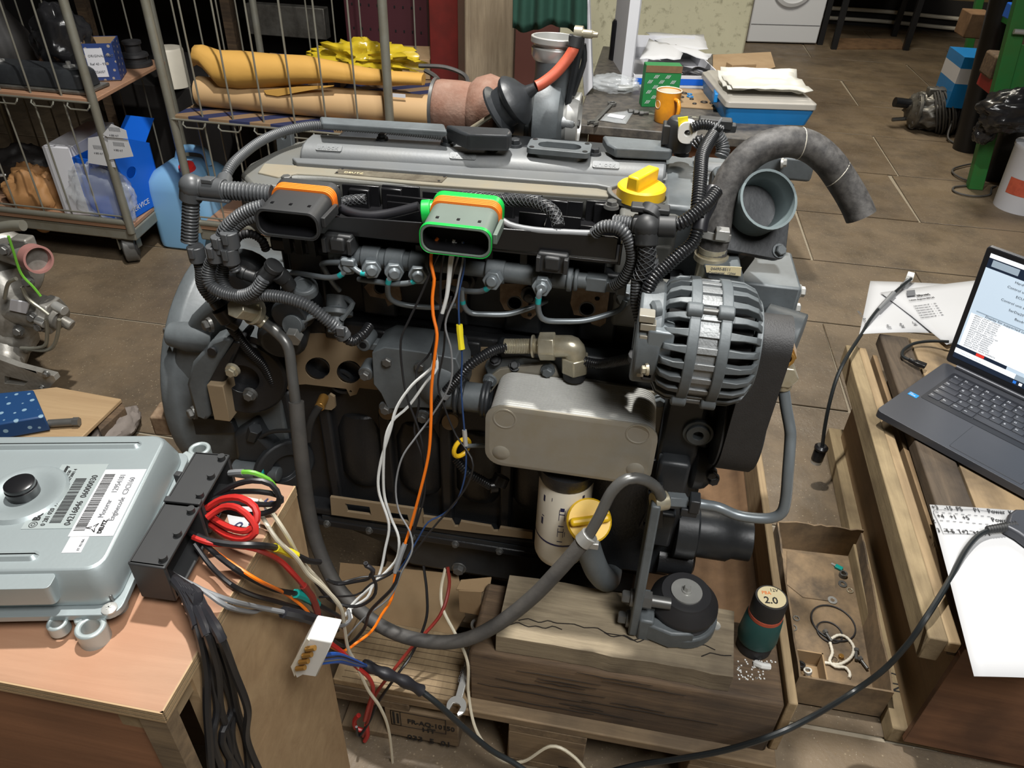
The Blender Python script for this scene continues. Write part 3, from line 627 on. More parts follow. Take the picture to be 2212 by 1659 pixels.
q = MB(); p = AY(784, 746, .94); p2 = AY(812, 768, .96); q.cyl(p, p+V3((0, .04, -.003)), .012, n=16); q.box(p.lerp(p2, .5)+V3((0, .02, 0)), (.04, .02, .014)); q.build('housing_ear', 'engine_grey', CH, .002)
q = MB(); q.cyl(p+V3((0, -.0006, 0)), p, .006, n=12); q.build('ear_hole', 'dark_hole', CH)
xa = AY(985, 850, .93).x; za = AY(1020, 862, .93).z
b = MB(); b.cyl(V3((xa-.02, .935, za)), V3((-.185, .935, za)), .0245, n=20); b.build('coolant_pipe', 'engine_grey', ENG)
for px in (988, 1000, 1046, 1054): x = AY(px, 860, .93).x; q = MB(); q.torus(V3((x, .935, za)), (1, 0, 0), .027, .004); q.build('hose_clamp', 'engine_dark', ENG)
# ---------------------------------------------------------------- oil cooler: stack of thin plates between end plates
ox0, ox1, oz0, oz1 = AY(1052, 940, .86).x, AY(1410, 985, .86).x, .648, .762
def orr(y, g=0, r=.028): return [V3((x, y, z)) for x, z in rrect(ox0-g, ox1+g, oz0-g, oz1+g, r, 6)]
OC = MB(); ys = .863
b = MB(); n = 19; pitch = (.957-ys)/n
for k in range(n):
    y = ys+k*pitch; b.loft([orr(y, -.0025), orr(y+pitch*.3, 0), orr(y+pitch*.62, 0), orr(y+pitch*.98, -.0025)])
CO = b.build('oil_cooler', 'aluminium', ENG, kind=None); CO.name = 'cooler_plate_stack'; WL[CO.name] = WL.get('oil_cooler', V3()); CO['kind'] = 'stuff'
b = MB(); b.loft([orr(.864, .003), orr(.861, .003), orr(.859, -.004), orr(.859, -.0045)]); FP = b.build('cooler_end_plate', 'alu_plate', ENG)
for px, py in ((1090, 905), (1378, 938), (1082, 978), (1372, 1015)):
    p = AY(px, py, .859); q = MB(); q.lathe(p+V3((0, .001, 0)), (0, -1, 0), [(0, .0185), (.0015, .0185), (.0018, .0165), (.0008, .015), (.0008, .001)] if py < 950 else [(0, .0155), (.0025, .012), (.0034, .004)], 24); q.build('emboss', 'alu_plate', FP)
b = MB(); b.py([(1046, 838), (1060, 812), (1080, 798), (1185, 786), (1200, 796), (1210, 816), (1440, 852), (1446, 868), (1436, 1010), (1420, 1010), (1415, 880), (1075, 830), (1060, 850)], .958, .968); CF = b.build('cooler_flange', 'alu_plate', ENG, .001)
for px, py in ((1058, 822), (1183, 800), (1425, 865)): bolt(AY(px, py, .957), (0, -1, 0), .0085, CF, 'engine_grey')
b = MB(); b.bx(ox0-.01, ox1+.03, .968, 1.0, .60, .80); b.build('filter_head', 'engine_dark', ENG, .006)
b = MB(); b.bx(-.03, .13, .93, 1.0, .36, .64); b.bx(-.14, -.03, .94, 1.0, .6, .64); b.build('filter_bracket', 'engine_black', ENG, .006)
# top of cooler: casting with screws and elbow fitting
b = MB(); b.py([(1045, 792), (1072, 776), (1120, 770), (1170, 778), (1200, 800), (1190, 812), (1080, 815), (1050, 812)], .965, .985); b.build('cooler_casting', 'engine_grey', ENG, .004)
for px, py in ((1070, 778), (1112, 790)): bolt(AY(px, py, .962), (0, -.7, .7), .007, ENG, 'engine_dark')
# zinc elbow: threaded tail, nut, elbow, nut
ye = .955
p0, p1, p2, p3 = AY(1090, 748, ye), AY(1165, 748, ye), AY(1200, 748, ye), AY(1236, 750, ye)
b = MB(); P = resample([p0, p1], .0013); b._sweep(P, [.0125 if i % 2 else .0115 for i in range(len(P))], 16); EB = b.build('elbow_fitting', 'zinc', ENG)
b = MB(); b.cyl(AY(1150, 748, ye), AY(1154, 748, ye), .018, n=20); b.build('washer', 'zinc', EB)
b = MB(); b.cyl(p1, p2, .0225, n=6); b.build('union_nut', 'zinc', EB, .002)
b = MB(); b.tube([p2, (1218, 748, ye), (1236, 750, ye), (1242, 765, ye), (1242, 780, ye)], .0175, 14, .004); b.build('elbow', 'zinc', EB)
b = MB(); b.cyl(AY(1242, 768, ye), AY(1242, 800, ye), .0225, n=6); b.build('elbow_nut', 'zinc', EB, .002); b = MB(); b.cyl(AY(1242, 798, ye), AY(1240, 815, ye), .018, n=16); b.build('elbow_seat', 'rubber_dark', EB)
# ---------------------------------------------------------------- oil filter with print
fc = AY(1214, 1120, .9); fx = fc.x; ft, fb = .60, .405
b = MB(); b.lathe(V3((fx, .915, fb)), (0, 0, 1), [(0, .036), (.003, .042), (.012, .0455), (.02, .046), (.185, .046), (.19, .044)], 40); OF = b.build('oil_filter', 'off_white', ENG)
b = MB(); b.lathe(V3((fx, .915, fb+.188)), (0, 0, 1), [(0, .045), (.012, .05), (.03, .05)], 32); b.build('filter_collar', 'engine_black', OF)
def band(z0, z1, r, a0, a1, m, nm='print', n=14):
    bb = MB(); rows = []
    for z in (z0, z1): rows.append([V3((fx+r*math.sin(a0+(a1-a0)*k/n), .915-r*math.cos(a0+(a1-a0)*k/n), z)) for k in range(n+1)])
    bb.grid(rows); bb.build(nm, m, OF)
band(fb+.062, fb+.066, .0463, -math.pi, math.pi, 'ink_blue', 'band', 40)
for a, z, w, h in ((-.75, .155, .09, .014), (-.75, .12, .12, .002), (-.78, .10, .10, .016), (.02, .14, .2, .002), (.02, .112, .2, .002), (-.08, .126, .02, .026), (.12, .126, .02, .026), (.02, .148, .15, .008), (.02, .098, .2, .002), (.02, .074, .2, .002), (-.08, .086, .02, .022), (.12, .086, .02, .022), (.18, .088, .02, .012), (.78, .13, .1, .05), (-.4, .165, .02, .008)):
    band(fb+z, fb+z+h, .0463, a-w/2, a+w/2, 'ink_blue', n=3)
# ---------------------------------------------------------------- oil filler neck with yellow cap near the filter
b = MB(); b.tube([(1262, 1150, .86), (1275, 1195, .865), (1292, 1235, .875), (1312, 1252, .90), (1320, 1225, .95)], .022, 18); b.build('oil_filler_neck', 'engine_grey', ENG)
pc = AY(1272, 1125, .855); axc = V3((.12, -.62, .78)).normalized()
b = MB(); b.lathe(pc-axc*.014, axc, [(0, .036), (.018, .037), (.022, .034)], 32); OCp = b.build('oil_cap', 'yellow_plastic', ENG)
u_, v_, _ = frame(axc); ux = V3((1, 0, 0)); ux = (ux-axc*ux.dot(axc)).normalized(); vy = axc.cross(ux)
for sg in (1,):
    q = MB(); qo = pc+axc*.014
    q.box(qo, (.066, .014, .016), Matrix((ux*.96+vy*.28, vy*.96-ux*.28, axc)).transposed()); q.build('cap_grip', 'yellow_plastic', OCp, .005)
# dipstick loop
b = MB(); pd = AY(997, 967, .9); b.torus(pd, (.8, -.6, 0), .0165, .004, 24, 8); DS = b.build('dipstick_handle', 'yellow_plastic', ENG); DS.scale.z = 1.0
b = MB(); b.tube([(1003, 965, .9), (1015, 963, .905), (1050, 962, .915), (1065, 962, .95)], .0038, 8); b.build('dipstick_tube', 'pipe_grey', ENG)
# ================================================================ alternator
ac = V3((.123, .885, .905)); AR = .082
ax0, ax1 = .066, .182
ALT = MB()
ALT.cyl(V3((ax0+.044, ac.y, ac.z)), V3((ax1-.04, ac.y, ac.z)), AR*.98, n=48)
for k in range(48):                                                     # lamination grooves over the stator
    a = 2*math.pi*k/48
    if k % 2: ALT.box(V3(((ax0+ax1)/2+.002, ac.y+math.cos(a)*AR*.985, ac.z+math.sin(a)*AR*.985)), (ax1-ax0-.085, .006, .0085), Matrix.Rotation(a, 3, 'X'))
ALTS = ALT.build('alternator_stator', 'cast_alu', ENG, .0008)
def bell(x_in, x_out, name):
    """finned end bell: rim ring, radial fingers bending to a hub ring"""
    s = 1 if x_out > x_in else -1
    bb = MB(); bb.ring(V3((x_in, ac.y, ac.z)), V3((x_in+s*.014, ac.y, ac.z)), AR*1.05, AR*.9, 48)
    o = bb.build(name, 'engine_grey', ENG, .0015)
    w = abs(x_out-x_in); n = 24
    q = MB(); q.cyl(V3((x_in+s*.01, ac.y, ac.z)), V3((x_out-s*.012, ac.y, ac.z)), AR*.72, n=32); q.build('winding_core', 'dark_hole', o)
    for k in range(n):
        a = 2*math.pi*(k+.5)/n; q = MB()
        prof = [(x_in+s*.01, AR*1.04, .0075), (x_in+s*w*.55, AR*1.03, .0055), (x_in+s*w*.82, AR*.95, .0055), (x_out, AR*.74, .007)]
        rings = []
        for x, r, h in prof:
            e = V3((0, math.cos(a), math.sin(a))); t = V3((0, -math.sin(a), math.cos(a))); c = V3((x, ac.y, ac.z))
            hh = h*.75
            rings.append([c+e*r+t*hh, c+e*r-t*hh, c+e*(r-.012)-t*hh, c+e*(r-.012)+t*hh])
        q.loft(rings); q.build('cooling_fin', 'engine_grey', o, .001)
    q = MB(); q.ring(V3((x_out-s*.008, ac.y, ac.z)), V3((x_out, ac.y, ac.z)), AR*.78, AR*.3, 32); q.cyl(V3((x_out-s*.008, ac.y, ac.z)), V3((x_out+s*.006, ac.y, ac.z)), AR*.4, n=24); q.build('bell_hub', 'engine_grey', o, .001)
    return o
BF = bell(ax1-.045, ax1+.012, 'front_bell'); BR = bell(ax0+.046, ax0-.004, 'rear_bell')
for a in (122, 222, 20):                                                 # through-bolt ears
    e = V3((0, math.cos(math.radians(a)), math.sin(math.radians(a))))
    for x in (ax0+.035, ax1-.042):
        q = MB(); c = V3((x, ac.y, ac.z))+e*AR*1.02; q.cyl(c+V3((-.008, 0, 0)), c+V3((.012, 0, 0)), .0105, n=14); q.build('bolt_ear', 'engine_grey', ALTS, .002)
    q = MB(); q.cyl(V3((ax0+.03, ac.y, ac.z))+e*AR*1.03, V3((ax1-.03, ac.y, ac.z))+e*AR*1.03, .0045, n=10); q.build('through_bolt', 'steel_dark', ALTS)
# rear terminal cover and its box
b = MB(); b.cyl(V3((.035, ac.y, ac.z+.005)), V3((ax0+.002, ac.y, ac.z+.005)), AR*.86, n=32); AB = b.build('alternator_rear_cover', 'engine_grey', ENG, .004)
b = MB(); b.box(AY(1424, 735, .838), (.034, .04, .05)); b.build('regulator_box', 'pipe_grey', AB, .003)
b = MB(); b.box(AY(1420, 785, .84), (.04, .04, .035)); b.box(AY(1402, 770, .845), (.022, .03, .045)); b.build('terminal_block', 'plastic_dark', AB, .003)
for px, py in ((1398, 725), (1400, 700), (1398, 682), (1392, 800)):
    q = MB(); q.box(AY(px, py, .83), (.02, .02, .01)); q.build('terminal', 'alu_plate', AB, .001)
bolt(AY(1396, 798, .808), (-1, -.3, 0), .006, AB, 'zinc'); q = MB(); q.lathe(AY(1424, 668, .85), (-1, -.4, 0), [(0, .012), (.008, .012), (.012, .008)], 14); q.build('rear_dome', 'engine_grey', AB)
# upper bracket with cream sticker
b = MB(); b.py([(1520, 575), (1600, 578), (1604, 600), (1614, 640), (1580, 640), (1560, 612), (1524, 600)], .955, 1.0); BRK = b.build('alternator_bracket', 'engine_grey', ENG, .003)
pb_ = [AY(1524, 573, .952), AY(1602, 577, .952), AY(1600, 596, .952), AY(1526, 588, .952)]
b = MB(); b.poly(pb_, (0, -.0008, 0)); ST = b.build('sticker', 'label_cream', BRK)
su = (pb_[1]-pb_[0]).normalized(); sv = V3((0, 0, 1))
text('04490-8511', .0062, pb_[0]+su*.008+V3((0, -.0009, -.0062)), su, sv, 'ink_grey', ST, sx=.9); text('Continental   12066', .0045, pb_[0]+su*.006+V3((0, -.0009, -.0115)), su, sv, 'ink_grey', ST)
# pulley and belt round the lower pulley
pl1 = V3((.213, .895, .91)); pr1 = .034; pl2 = V3((.213, .955, .735)); pr2 = .082; bw = .026
b = MB(); b.cyl(pl1+V3((-.034, 0, 0)), pl1+V3((bw+.002, 0, 0)), pr1*.93, n=32); b.cyl(pl1+V3((-bw-.004, 0, 0)), pl1+V3((-bw, 0, 0)), pr1*1.1, n=32); b.build('alternator_pulley', 'engine_dark', ENG, .001)
b = MB(); b.cyl(pl2+V3((-bw-.004, 0, 0)), pl2+V3((bw+.004, 0, 0)), pr2*.96, n=48)
for x in (-bw-.005, bw): b.cyl(pl2+V3((x, 0, 0)), pl2+V3((x+.004, 0, 0)), pr2*1.02, n=48)
b.build('drive_pulley', 'engine_dark', ENG, .001)
d = (pl2-pl1); L = math.hypot(d.y, d.z); th0 = math.atan2(d.z, d.y); phi = math.acos((pr1-pr2)/L)
loop = []
for k in range(25): a = th0+phi+(2*math.pi-2*phi)*k/24; loop.append((pl1.y+pr1*math.cos(a), pl1.z+pr1*math.sin(a)))
for k in range(25): a = th0-phi+(2*phi)*k/24; loop.append((pl2.y+pr2*math.cos(a), pl2.z+pr2*math.sin(a)))
cy_ = sum(p[0] for p in loop)/len(loop); cz_ = sum(p[1] for p in loop)/len(loop)
b = MB(); n = len(loop)
def offs(t):
    out = []
    for i in range(n):
        a, c = loop[i-1], loop[(i+1) % n]; ty, tz = c[0]-a[0], c[1]-a[1]; l = math.hypot(ty, tz) or 1; out.append((loop[i][0]+tz/l*t, loop[i][1]-ty/l*t))
    return out
o1, o2 = offs(.0), offs(.0045)
b.loft([[V3((.213-bw, y, z)) for y, z in o1], [V3((.213+bw, y, z)) for y, z in o1], [V3((.213+bw, y, z)) for y, z in o2], [V3((.213-bw, y, z)) for y, z in o2]], False, True)
mat('belt', (46, 46, 47), .55, 0, .2, 60, .3, 500); BELT = b.build('drive_belt', 'belt', ENG)
for k in range(7):
    x = .213-bw+.004+k*.0074; q = MB(); o3 = offs(-.002)
    q.loft([[V3((x-.002, y, z)) for y, z in o1], [V3((x+.002, y, z)) for y, z in o1], [V3((x+.001, y, z)) for y, z in o3], [V3((x-.001, y, z)) for y, z in o3]], False, True); q.build('belt_rib', 'belt', BELT)
# ---------------------------------------------------------------- front timing cover and what hangs on it
b = MB(); b.bx(.10, .165, .93, 1.36, .36, .80); b.bx(.155, .185, .95, 1.33, .42, .76)
b.lathe(V3((.16, .97, .62)), (1, 0, 0), [(0, .05), (.03, .048), (.034, .04)], 24); FC = b.build('timing_cover', 'engine_dark', ENG, .008)
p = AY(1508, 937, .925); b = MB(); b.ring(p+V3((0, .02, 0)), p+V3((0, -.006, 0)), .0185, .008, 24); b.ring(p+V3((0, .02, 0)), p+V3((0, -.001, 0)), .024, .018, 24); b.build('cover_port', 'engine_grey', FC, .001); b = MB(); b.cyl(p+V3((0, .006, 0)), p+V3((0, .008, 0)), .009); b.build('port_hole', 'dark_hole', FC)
b = MB(); b.bx(.105, .155, .905, .935, .56, .66); b.bx(.11, .15, .9, .94, .47, .55); b.build('cover_boss', 'engine_dark', FC, .006)
for px, py, y in ((1562, 862, .95), (1535, 1022, .93), (1456, 1040, .92), (1556, 960, .94), (1540, 1035, .93), (1440, 1008, .92)): bolt(AY(px, py, y), (.2, -1, .1), .008, FC, 'engine_dark')
b = MB(); b.lathe(V3((.16, .95, .47)), (1, 0, 0), [(0, .05), (.035, .05), (.037, .044), (.09, .044), (.10, .038), (.13, .038)], 28); b.build('hydraulic_pump', 'engine_dark', ENG, .001)
b = MB(); b.lathe(V3((.14, .945, .40)), (1, 0, 0), [(0, .032), (.06, .03), (.065, .02)], 20); b.build('pump_port', 'engine_black', ENG)
b = MB(); b.py([(1400, 1050), (1432, 1050), (1432, 1140), (1398, 1150), (1380, 1140), (1395, 1110)], .89, .9, [pcirc(1405, 1062, 5, 5, 10), pcirc(1394, 1132, 5, 5, 10)]); b.build('bracket_plate', 'engine_black', ENG, .001)
# front plate to the right with bolts on its edge
b = MB(); q0 = [(.19, .905), (.285, .905), (.285, .83), (.27, .74), (.235, .74), (.2, .86)]
b.poly([V3((x, 1.07, z)) for x, z in q0], (0, .13, 0)); FPt = b.build('fan_bracket', 'engine_grey', ENG, .005)
for z, y in ((.89, 1.075), (.86, 1.075), (.80, 1.075), (.745, 1.075)): bolt(V3((.285 if z > .83 else .279-(.83-z)*.16, y+.015, z)), (1, 0, 0), .0085, FPt, 'steel')
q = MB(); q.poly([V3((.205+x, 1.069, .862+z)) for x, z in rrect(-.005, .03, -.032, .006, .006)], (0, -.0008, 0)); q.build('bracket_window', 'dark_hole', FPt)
b = MB(); p = AY(1700, 760, .965); b.cyl(p+V3((-.03, .07, -.01)), p+V3((.025, .05, -.012)), .045, n=28); b.build('pump_flange', 'engine_grey', ENG, .002)
p = AY(1697, 770, .93); b = MB(); b.cyl(p+V3((.004, .03, -.003)), p, .0155, n=6); b.ring(p, p+V3((-.001, -.012, .003)), .0115, .007, 16); b.build('brass_fitting', 'brass', ENG, .001)
q = MB(); q.cyl(p+V3((0, -.001, 0)), p+V3((0, -.003, 0)), .0072); q.build('fitting_bore', 'dark_hole', ENG)
p = AY(1694, 812, .925); b = MB(); b.cyl(p+V3((0, .03, 0)), p+V3((0, -.012, .004)), .0185, n=6); b.cyl(p+V3((0, 0, -.006)), AY(1692, 838, .925), .012, n=14); b.build('banjo_bolt', 'zinc', ENG, .002)
# ---------------------------------------------------------------- right end of the head: casting, coolant outlet
b = MB(); b.bx(.055, .125, 1.04, 1.26, .86, 1.03); b.bx(.10, .20, 1.12, 1.30, .88, 1.02); HE = b.build('head_end', 'engine_grey', ENG, .006)
for k in range(3): q = MB(); q.cyl(V3((.1, 1.13+k*.045, 1.02)), V3((.225, 1.14+k*.045, 1.02)), .016, n=16); q.build('cast_rib', 'ridge_grey', HE)
b = MB(); b.box(AY(1690, 350, 1.24), (.09, .06, .04)); b.build('sensor_housing', 'engine_grey', HE, .006); bolt(AY(1690, 352, 1.2), (1, -.2, .2), .006, HE, 'steel')
oc = AY(1658, 432, 1.0); oa = V3((.28, -.72, .62)).normalized()
b = MB(); ou = V3((1, 0, 0)); ou = (ou-oa*ou.dot(oa)).normalized(); ov = oa.cross(ou)
fb_ = oc-oa*.05
b.poly([fb_+ou*x+ov*y for x, y in rrect(-.066, .056, -.066, .05, .014)], oa*.012); OFl = b.build('outlet_flange', 'engine_dark', ENG, .002)
for x, y in ((-.055, -.054), (.045, -.054), (-.055, .038), (.045, .038)): bolt(fb_+ou*x+ov*y+oa*.012, oa, .008, OFl, 'engine_grey')
u_, v_, _ = frame(oa)
mat('primer_grey', (104, 116, 118), .42, .2, .1, 30); b = MB(); prof = [(-.05, .041), (-.03, .04), (-.008, .0395), (-.002, .042), (.004, .0415), (.004, .038), (-.01, .036), (-.012, .0345), (-.045, .032)]
b.loft([b.circ(oc+oa*h, u_, v_, r, 36) for h, r in prof], False); b.build('coolant_outlet', 'primer_grey', ENG)
b = MB(); b.cyl(oc-oa*.044, oc-oa*.046, .033, n=24); b.build('outlet_bore', 'engine_black', ENG)
b = MB(); b.tube([oc-oa*.05, V3((.16, 1.09, .97)), V3((.13, 1.14, .93))], .042, 20); b.build('thermostat_neck', 'engine_grey', ENG)
b = MB(); b.py([(1600, 500), (1640, 500), (1630, 560), (1600, 600)], 1.06, 1.07); b.build('outlet_strut', 'engine_grey', ENG, .001)
# heater hose arching to the right with clamp
hp = [(1538, 548, .985), (1545, 510, .99), (1552, 460, 1.0), (1566, 412, 1.01), (1592, 365, 1.02), (1636, 325, 1.03), (1690, 307, 1.04), (1742, 314, 1.05), (1785, 344, 1.05), (1822, 395, 1.05), (1848, 440, 1.045), (1860, 468, 1.04)]
mat('wrapped_hose', (84, 82, 80), .6, .0, .22, 60, .15, 200, dirt=(44, 43, 43), dirt_amt=.9, dscale=70)
b = MB(); b.tube(hp, .0205, 20, .006); HH = b.build('heater_hose', 'wrapped_hose', ENG)
Pp = resample(spline(hp, .006), .06)
for i in range(3, len(Pp)-1): q = MB(); q.torus(Pp[i], (Pp[i+1]-Pp[i-1]).normalized()+V3((.15, 0, .1)), .0206, .0006, 24, 5); q.build('wrap_seam', 'off_white', HH)
p, q_ = AY(1541, 505, .988), AY(1545, 520, .986)
b = MB(); b.cyl(AY(1545, 500, .99), AY(1541, 516, .987), .023, n=24); b.box(AY(1560, 505, .968), (.018, .016, .014)); b.build('hose_clamp', 'steel', ENG, .001)
b = MB(); b.lathe(AY(1535, 560, .985), (0, 0, 1), [(-.04, .018), (0, .018), (.0, .024), (.008, .024), (.008, .02), (.02, .02)], 20); b.build('hose_spigot', 'zinc', ENG)
b = MB(); b.bx(.075, .16, .975, 1.05, .80, .905); b.build('spigot_casting', 'engine_dark', ENG, .008)
# sensor with yellow tape and white eye
p = AY(1470, 275, 1.2); b = MB(); b.lathe(p+V3((0, 0, -.035)), (0, 0, 1), [(0, .022), (.042, .022), (.05, .017), (.05, .001)], 24); b.box(p+V3((-.012, .0, -.01)), (.03, .03, .03)); SEN = b.build('boost_sensor', 'plastic_dark', ENG, .002)
b = MB(); b.py([(1464, 255), (1486, 252), (1488, 272), (1466, 275)], 1.165, 1.168); b.build('yellow_tape', 'yellow_tape', SEN)
b = MB(); p = AY(1485, 288, 1.16); b.poly([p+V3((x, 0, z)) for x, z in rrect(-.014, .014, -.016, .016, .012)], (0, .02, 0), [[p+V3((.005*math.cos(a*.6283), 0, .005*math.sin(a*.6283))) for a in range(10)]]); b.build('sensor_eye', 'white_paint', SEN, .001)
b = MB(); b.box(AY(1545, 265, 1.19), (.05, .02, .014)); b.box(AY(1574, 275, 1.19), (.022, .016, .012)); b.build('sensor_plug', 'plastic_dark', ENG, .002)
for i in range(3): q = MB(); q.tube([(1572+i, 272+i*3, 1.19), (1588, 274+i*3, 1.19), (1584, 280+i*2, 1.19), (1566, 282+i*2, 1.19)], .001, 5); q.build('sensor_wire', 'w_black', ENG)
q = MB(); q.tube([(1560, 255, 1.17), (1545, 275, 1.165), (1520, 300, 1.165), (1508, 316, 1.17)], .0018, 6); q.build('cable_tie', 'w_grey', ENG)
# ---------------------------------------------------------------- corrugated conduits
def cond(pts, r, m='conduit', pitch=.0042, name='corrugated_conduit'):
    bb = MB(); bb.corr(pts, r, pitch); return bb.build(name, m, ENG, ang=60)
cond([(486, 411, .93), (530, 414, .93), (586, 420, .935)], .0135, 'conduit', .005)
cond([(413, 428, .925), (411, 478, .92), (409, 522, .915)], .0125, 'conduit', .005)
cond([(418, 528, .915), (427, 551, .912), (436, 583, .91), (438, 612, .912), (451, 635, .915), (472, 656, .92)], .0105)
cond([(571, 444, .905), (540, 453, .90), (511, 470, .895), (485, 496, .89), (477, 522, .89), (466, 549, .885), (456, 567, .885), (449, 596, .88), (459, 620, .875), (490, 635, .87), (527, 638, .865), (553, 625, .865), (569, 604, .87)], .0095)
cond([(563, 465, .905), (527, 475, .90), (500, 499, .895), (493, 522, .895), (487, 549, .9), (482, 578, .9), (482, 606, .895), (493, 630, .885), (530, 646, .88), (563, 638, .875), (616, 643, .87), (663, 659, .868), (695, 682, .868), (721, 703, .87), (735, 716, .872)], .0093)
cond([(741, 724, .875), (757, 737, .88), (770, 733, .89), (785, 722, .90), (799, 703, .92)], .008, 'conduit_black')
cond([(495, 515, .885), (495, 533, .883), (498, 559, .88), (511, 586, .88)], .0085)
cond([(484, 388, .96), (500, 358, .99), (525, 333, 1.03), (560, 307, 1.08), (600, 288, 1.13), (645, 276, 1.17), (690, 271, 1.2), (760, 275, 1.22), (850, 282, 1.23), (930, 290, 1.23), (990, 299, 1.23)], .0078)
b = MB(); P = [PT(q) for q in ((486, 410, .93), (440, 405, .93), (414, 402, .925), (412, 430, .925))]; b.cyl(P[0], P[1], .0155, n=16); b.cyl(P[1], P[2], .0145, n=16); b.sph(P[2], .0175); b.cyl(P[2], P[3], .016, n=16); b.box(P[0].lerp(P[1], .6)+V3((0, -.01, -.012)), (.06, .01, .004)); b.box(P[0].lerp(P[1], .6)+V3((0, -.004, .014)), (.016, .016, .006)); b.cyl(P[0].lerp(P[1], .1), AY(486, 385, .96), .011, n=12); b.build('conduit_elbow', 'conduit', ENG, .001)
for px, py, y in ((477, 527, .882), (466, 547, .88), (497, 552, .878), (497, 518, .882), (425, 548, .905)):
    q = MB(); p = AY(px, py, y); q.cyl(p+V3((0, 0, .012)), p+V3((0, 0, -.012)), .0125, n=12); q.box(p+V3((0, -.012, .006)), (.008, .006, .016)); q.build('conduit_clip', 'conduit', ENG, .001)
b = MB(); q = [AY(736, 716, .87), AY(744, 728, .872)]; b.cyl(q[0], q[1], .0115, n=12); b.box(q[0]+V3((.004, -.008, .006)), (.012, .008, .014)); b.build('conduit_clip', 'conduit', ENG, .001)
for px, py in ((472, 656), (480, 668)): pass
conn('loom_plug', [(468, 650, .92), (478, 664, .918), (496, 690, .92), (515, 700, .925)], [.013, .0165, .014], 'plastic_black')
cond([(500, 705, .93), (520, 735, .94), (545, 765, .95), (570, 790, .96), (590, 830, .965)], .009, 'conduit_black')
b = MB(); b.corr([(500, 540, .96), (515, 512, .965), (540, 505, .97), (565, 518, .975), (575, 540, .98)], .007, .005); b.build('pump_hose', 'rubber_dark', ENG)
# right-hand looms
cond([(1285, 504, .925), (1303, 490, .92), (1330, 490, .915), (1352, 506, .912), (1365, 539, .912), (1363, 572, .915), (1346, 604, .92), (1325, 617, .93)], .0088)
cond([(1327, 480, .93), (1350, 482, .925), (1370, 484, .92)], .0105)
b = MB(); P = [PT(q) for q in ((1368, 484, .92), (1420, 488, .915), (1460, 490, .915))]; b.cyl(P[0], P[1], .0135, n=14); b.cyl(P[1], P[2], .0145, n=14); c = AY(1398, 490, .912); b.cyl(c, AY(1396, 530, .905), .0155, n=14); b.sph(c, .018); b.cyl(AY(1400, 470, .92), AY(1412, 450, .93), .016, n=14); b.box(AY(1405, 450, .925), (.05, .02, .008)); b.build('conduit_tee', 'plastic_dark', ENG, .002)
braid('braided_sleeve', [(1396, 528, .905), (1398, 550, .903), (1394, 575, .90), (1384, 600, .90)], .012, ENG)
cond([(1401, 558, .91), (1409, 590, .91), (1418, 628, .915), (1420, 660, .92)], .0125, 'conduit', .0055)
cond([(1376, 599, .9), (1374, 648, .895), (1380, 680, .89), (1389, 708, .885), (1396, 735, .875)], .0085)
cond([(1457, 486, .915), (1475, 480, .915), (1493, 468, .92), (1515, 450, .93), (1529, 438, .94), (1547, 414, .96)], .0092, 'conduit_black')
cond([(1505, 470, .93), (1509, 430, .95), (1513, 380, .985), (1516, 340, 1.02), (1526, 315, 1.05), (1540, 292, 1.08)], .0095, 'conduit_black')
cond([(1508, 495, .925), (1496, 525, .915), (1469, 549, .90), (1442, 573, .89), (1414, 600, .88), (1398, 631, .875), (1392, 665, .872), (1394, 715, .868)], .009, 'conduit_black')
cond([(1493, 277, 1.16), (1510, 270, 1.165), (1530, 270, 1.17), (1558, 280, 1.18)], .0078, 'conduit_black')
cond([(1548, 292, 1.17), (1558, 308, 1.17), (1562, 325, 1.165), (1558, 338, 1.16)], .011, 'conduit')
cond([(1500, 315, 1.15), (1510, 305, 1.15), (1518, 303, 1.15)], .009, 'conduit_black')
b = MB(); b.tube([(1510, 500, .93), (1515, 470, .94), (1530, 440, .96), (1540, 410, .98)], .011, 12); b.build('taped_loom', 'tape', ENG)
b = MB(); b.corr([(1392, 700, .868), (1394, 720, .866), (1397, 742, .865)], .0075, .004); b.build('heat_sleeve', 'off_white', ENG)
b = MB(); b.cyl(AY(1396, 735, .866), AY(1397, 750, .866), .0085, n=12); b.build('sleeve_tip', 'w_grey', ENG)
# cooler-side conduits
cond([(1092, 749, .95), (1070, 755, .94), (1050, 765, .925), (1017, 787, .905), (989, 818, .895), (962, 848, .89), (945, 876, .892), (934, 909, .90)], .0082, 'conduit_black')
cond([(1258, 779, .95), (1294, 787, .94), (1339, 779, .91), (1372, 773, .885)], .008, 'conduit_black')
b = MB(); b.cyl(AY(1378, 762, .87), AY(1385, 785, .875), .014, n=12); b.cyl(AY(1370, 773, .883), AY(1384, 772, .872), .011, n=12); b.build('cable_boot', 'plastic_dark', ENG, .001)
cond([(985, 990, .93), (1010, 1020, .92), (1039, 1037, .92), (1060, 1050, .925)], .0085, 'conduit_black')
conn('loom_plug', [(1058, 1050, .925), (1075, 1048, .93), (1085, 1028, .94)], [.013, .015], 'plastic_black')
b = MB(); b.cyl(AY(957, 856, .887), AY(964, 847, .889), .0092, n=12); b.build('cable_tie', 'w_grey', ENG)
b = MB(); b.tube([(1110, 765, .975), (1160, 770, .975), (1200, 774, .975)], .006, 8); b.build('threaded_rod', 'steel_dark', ENG)
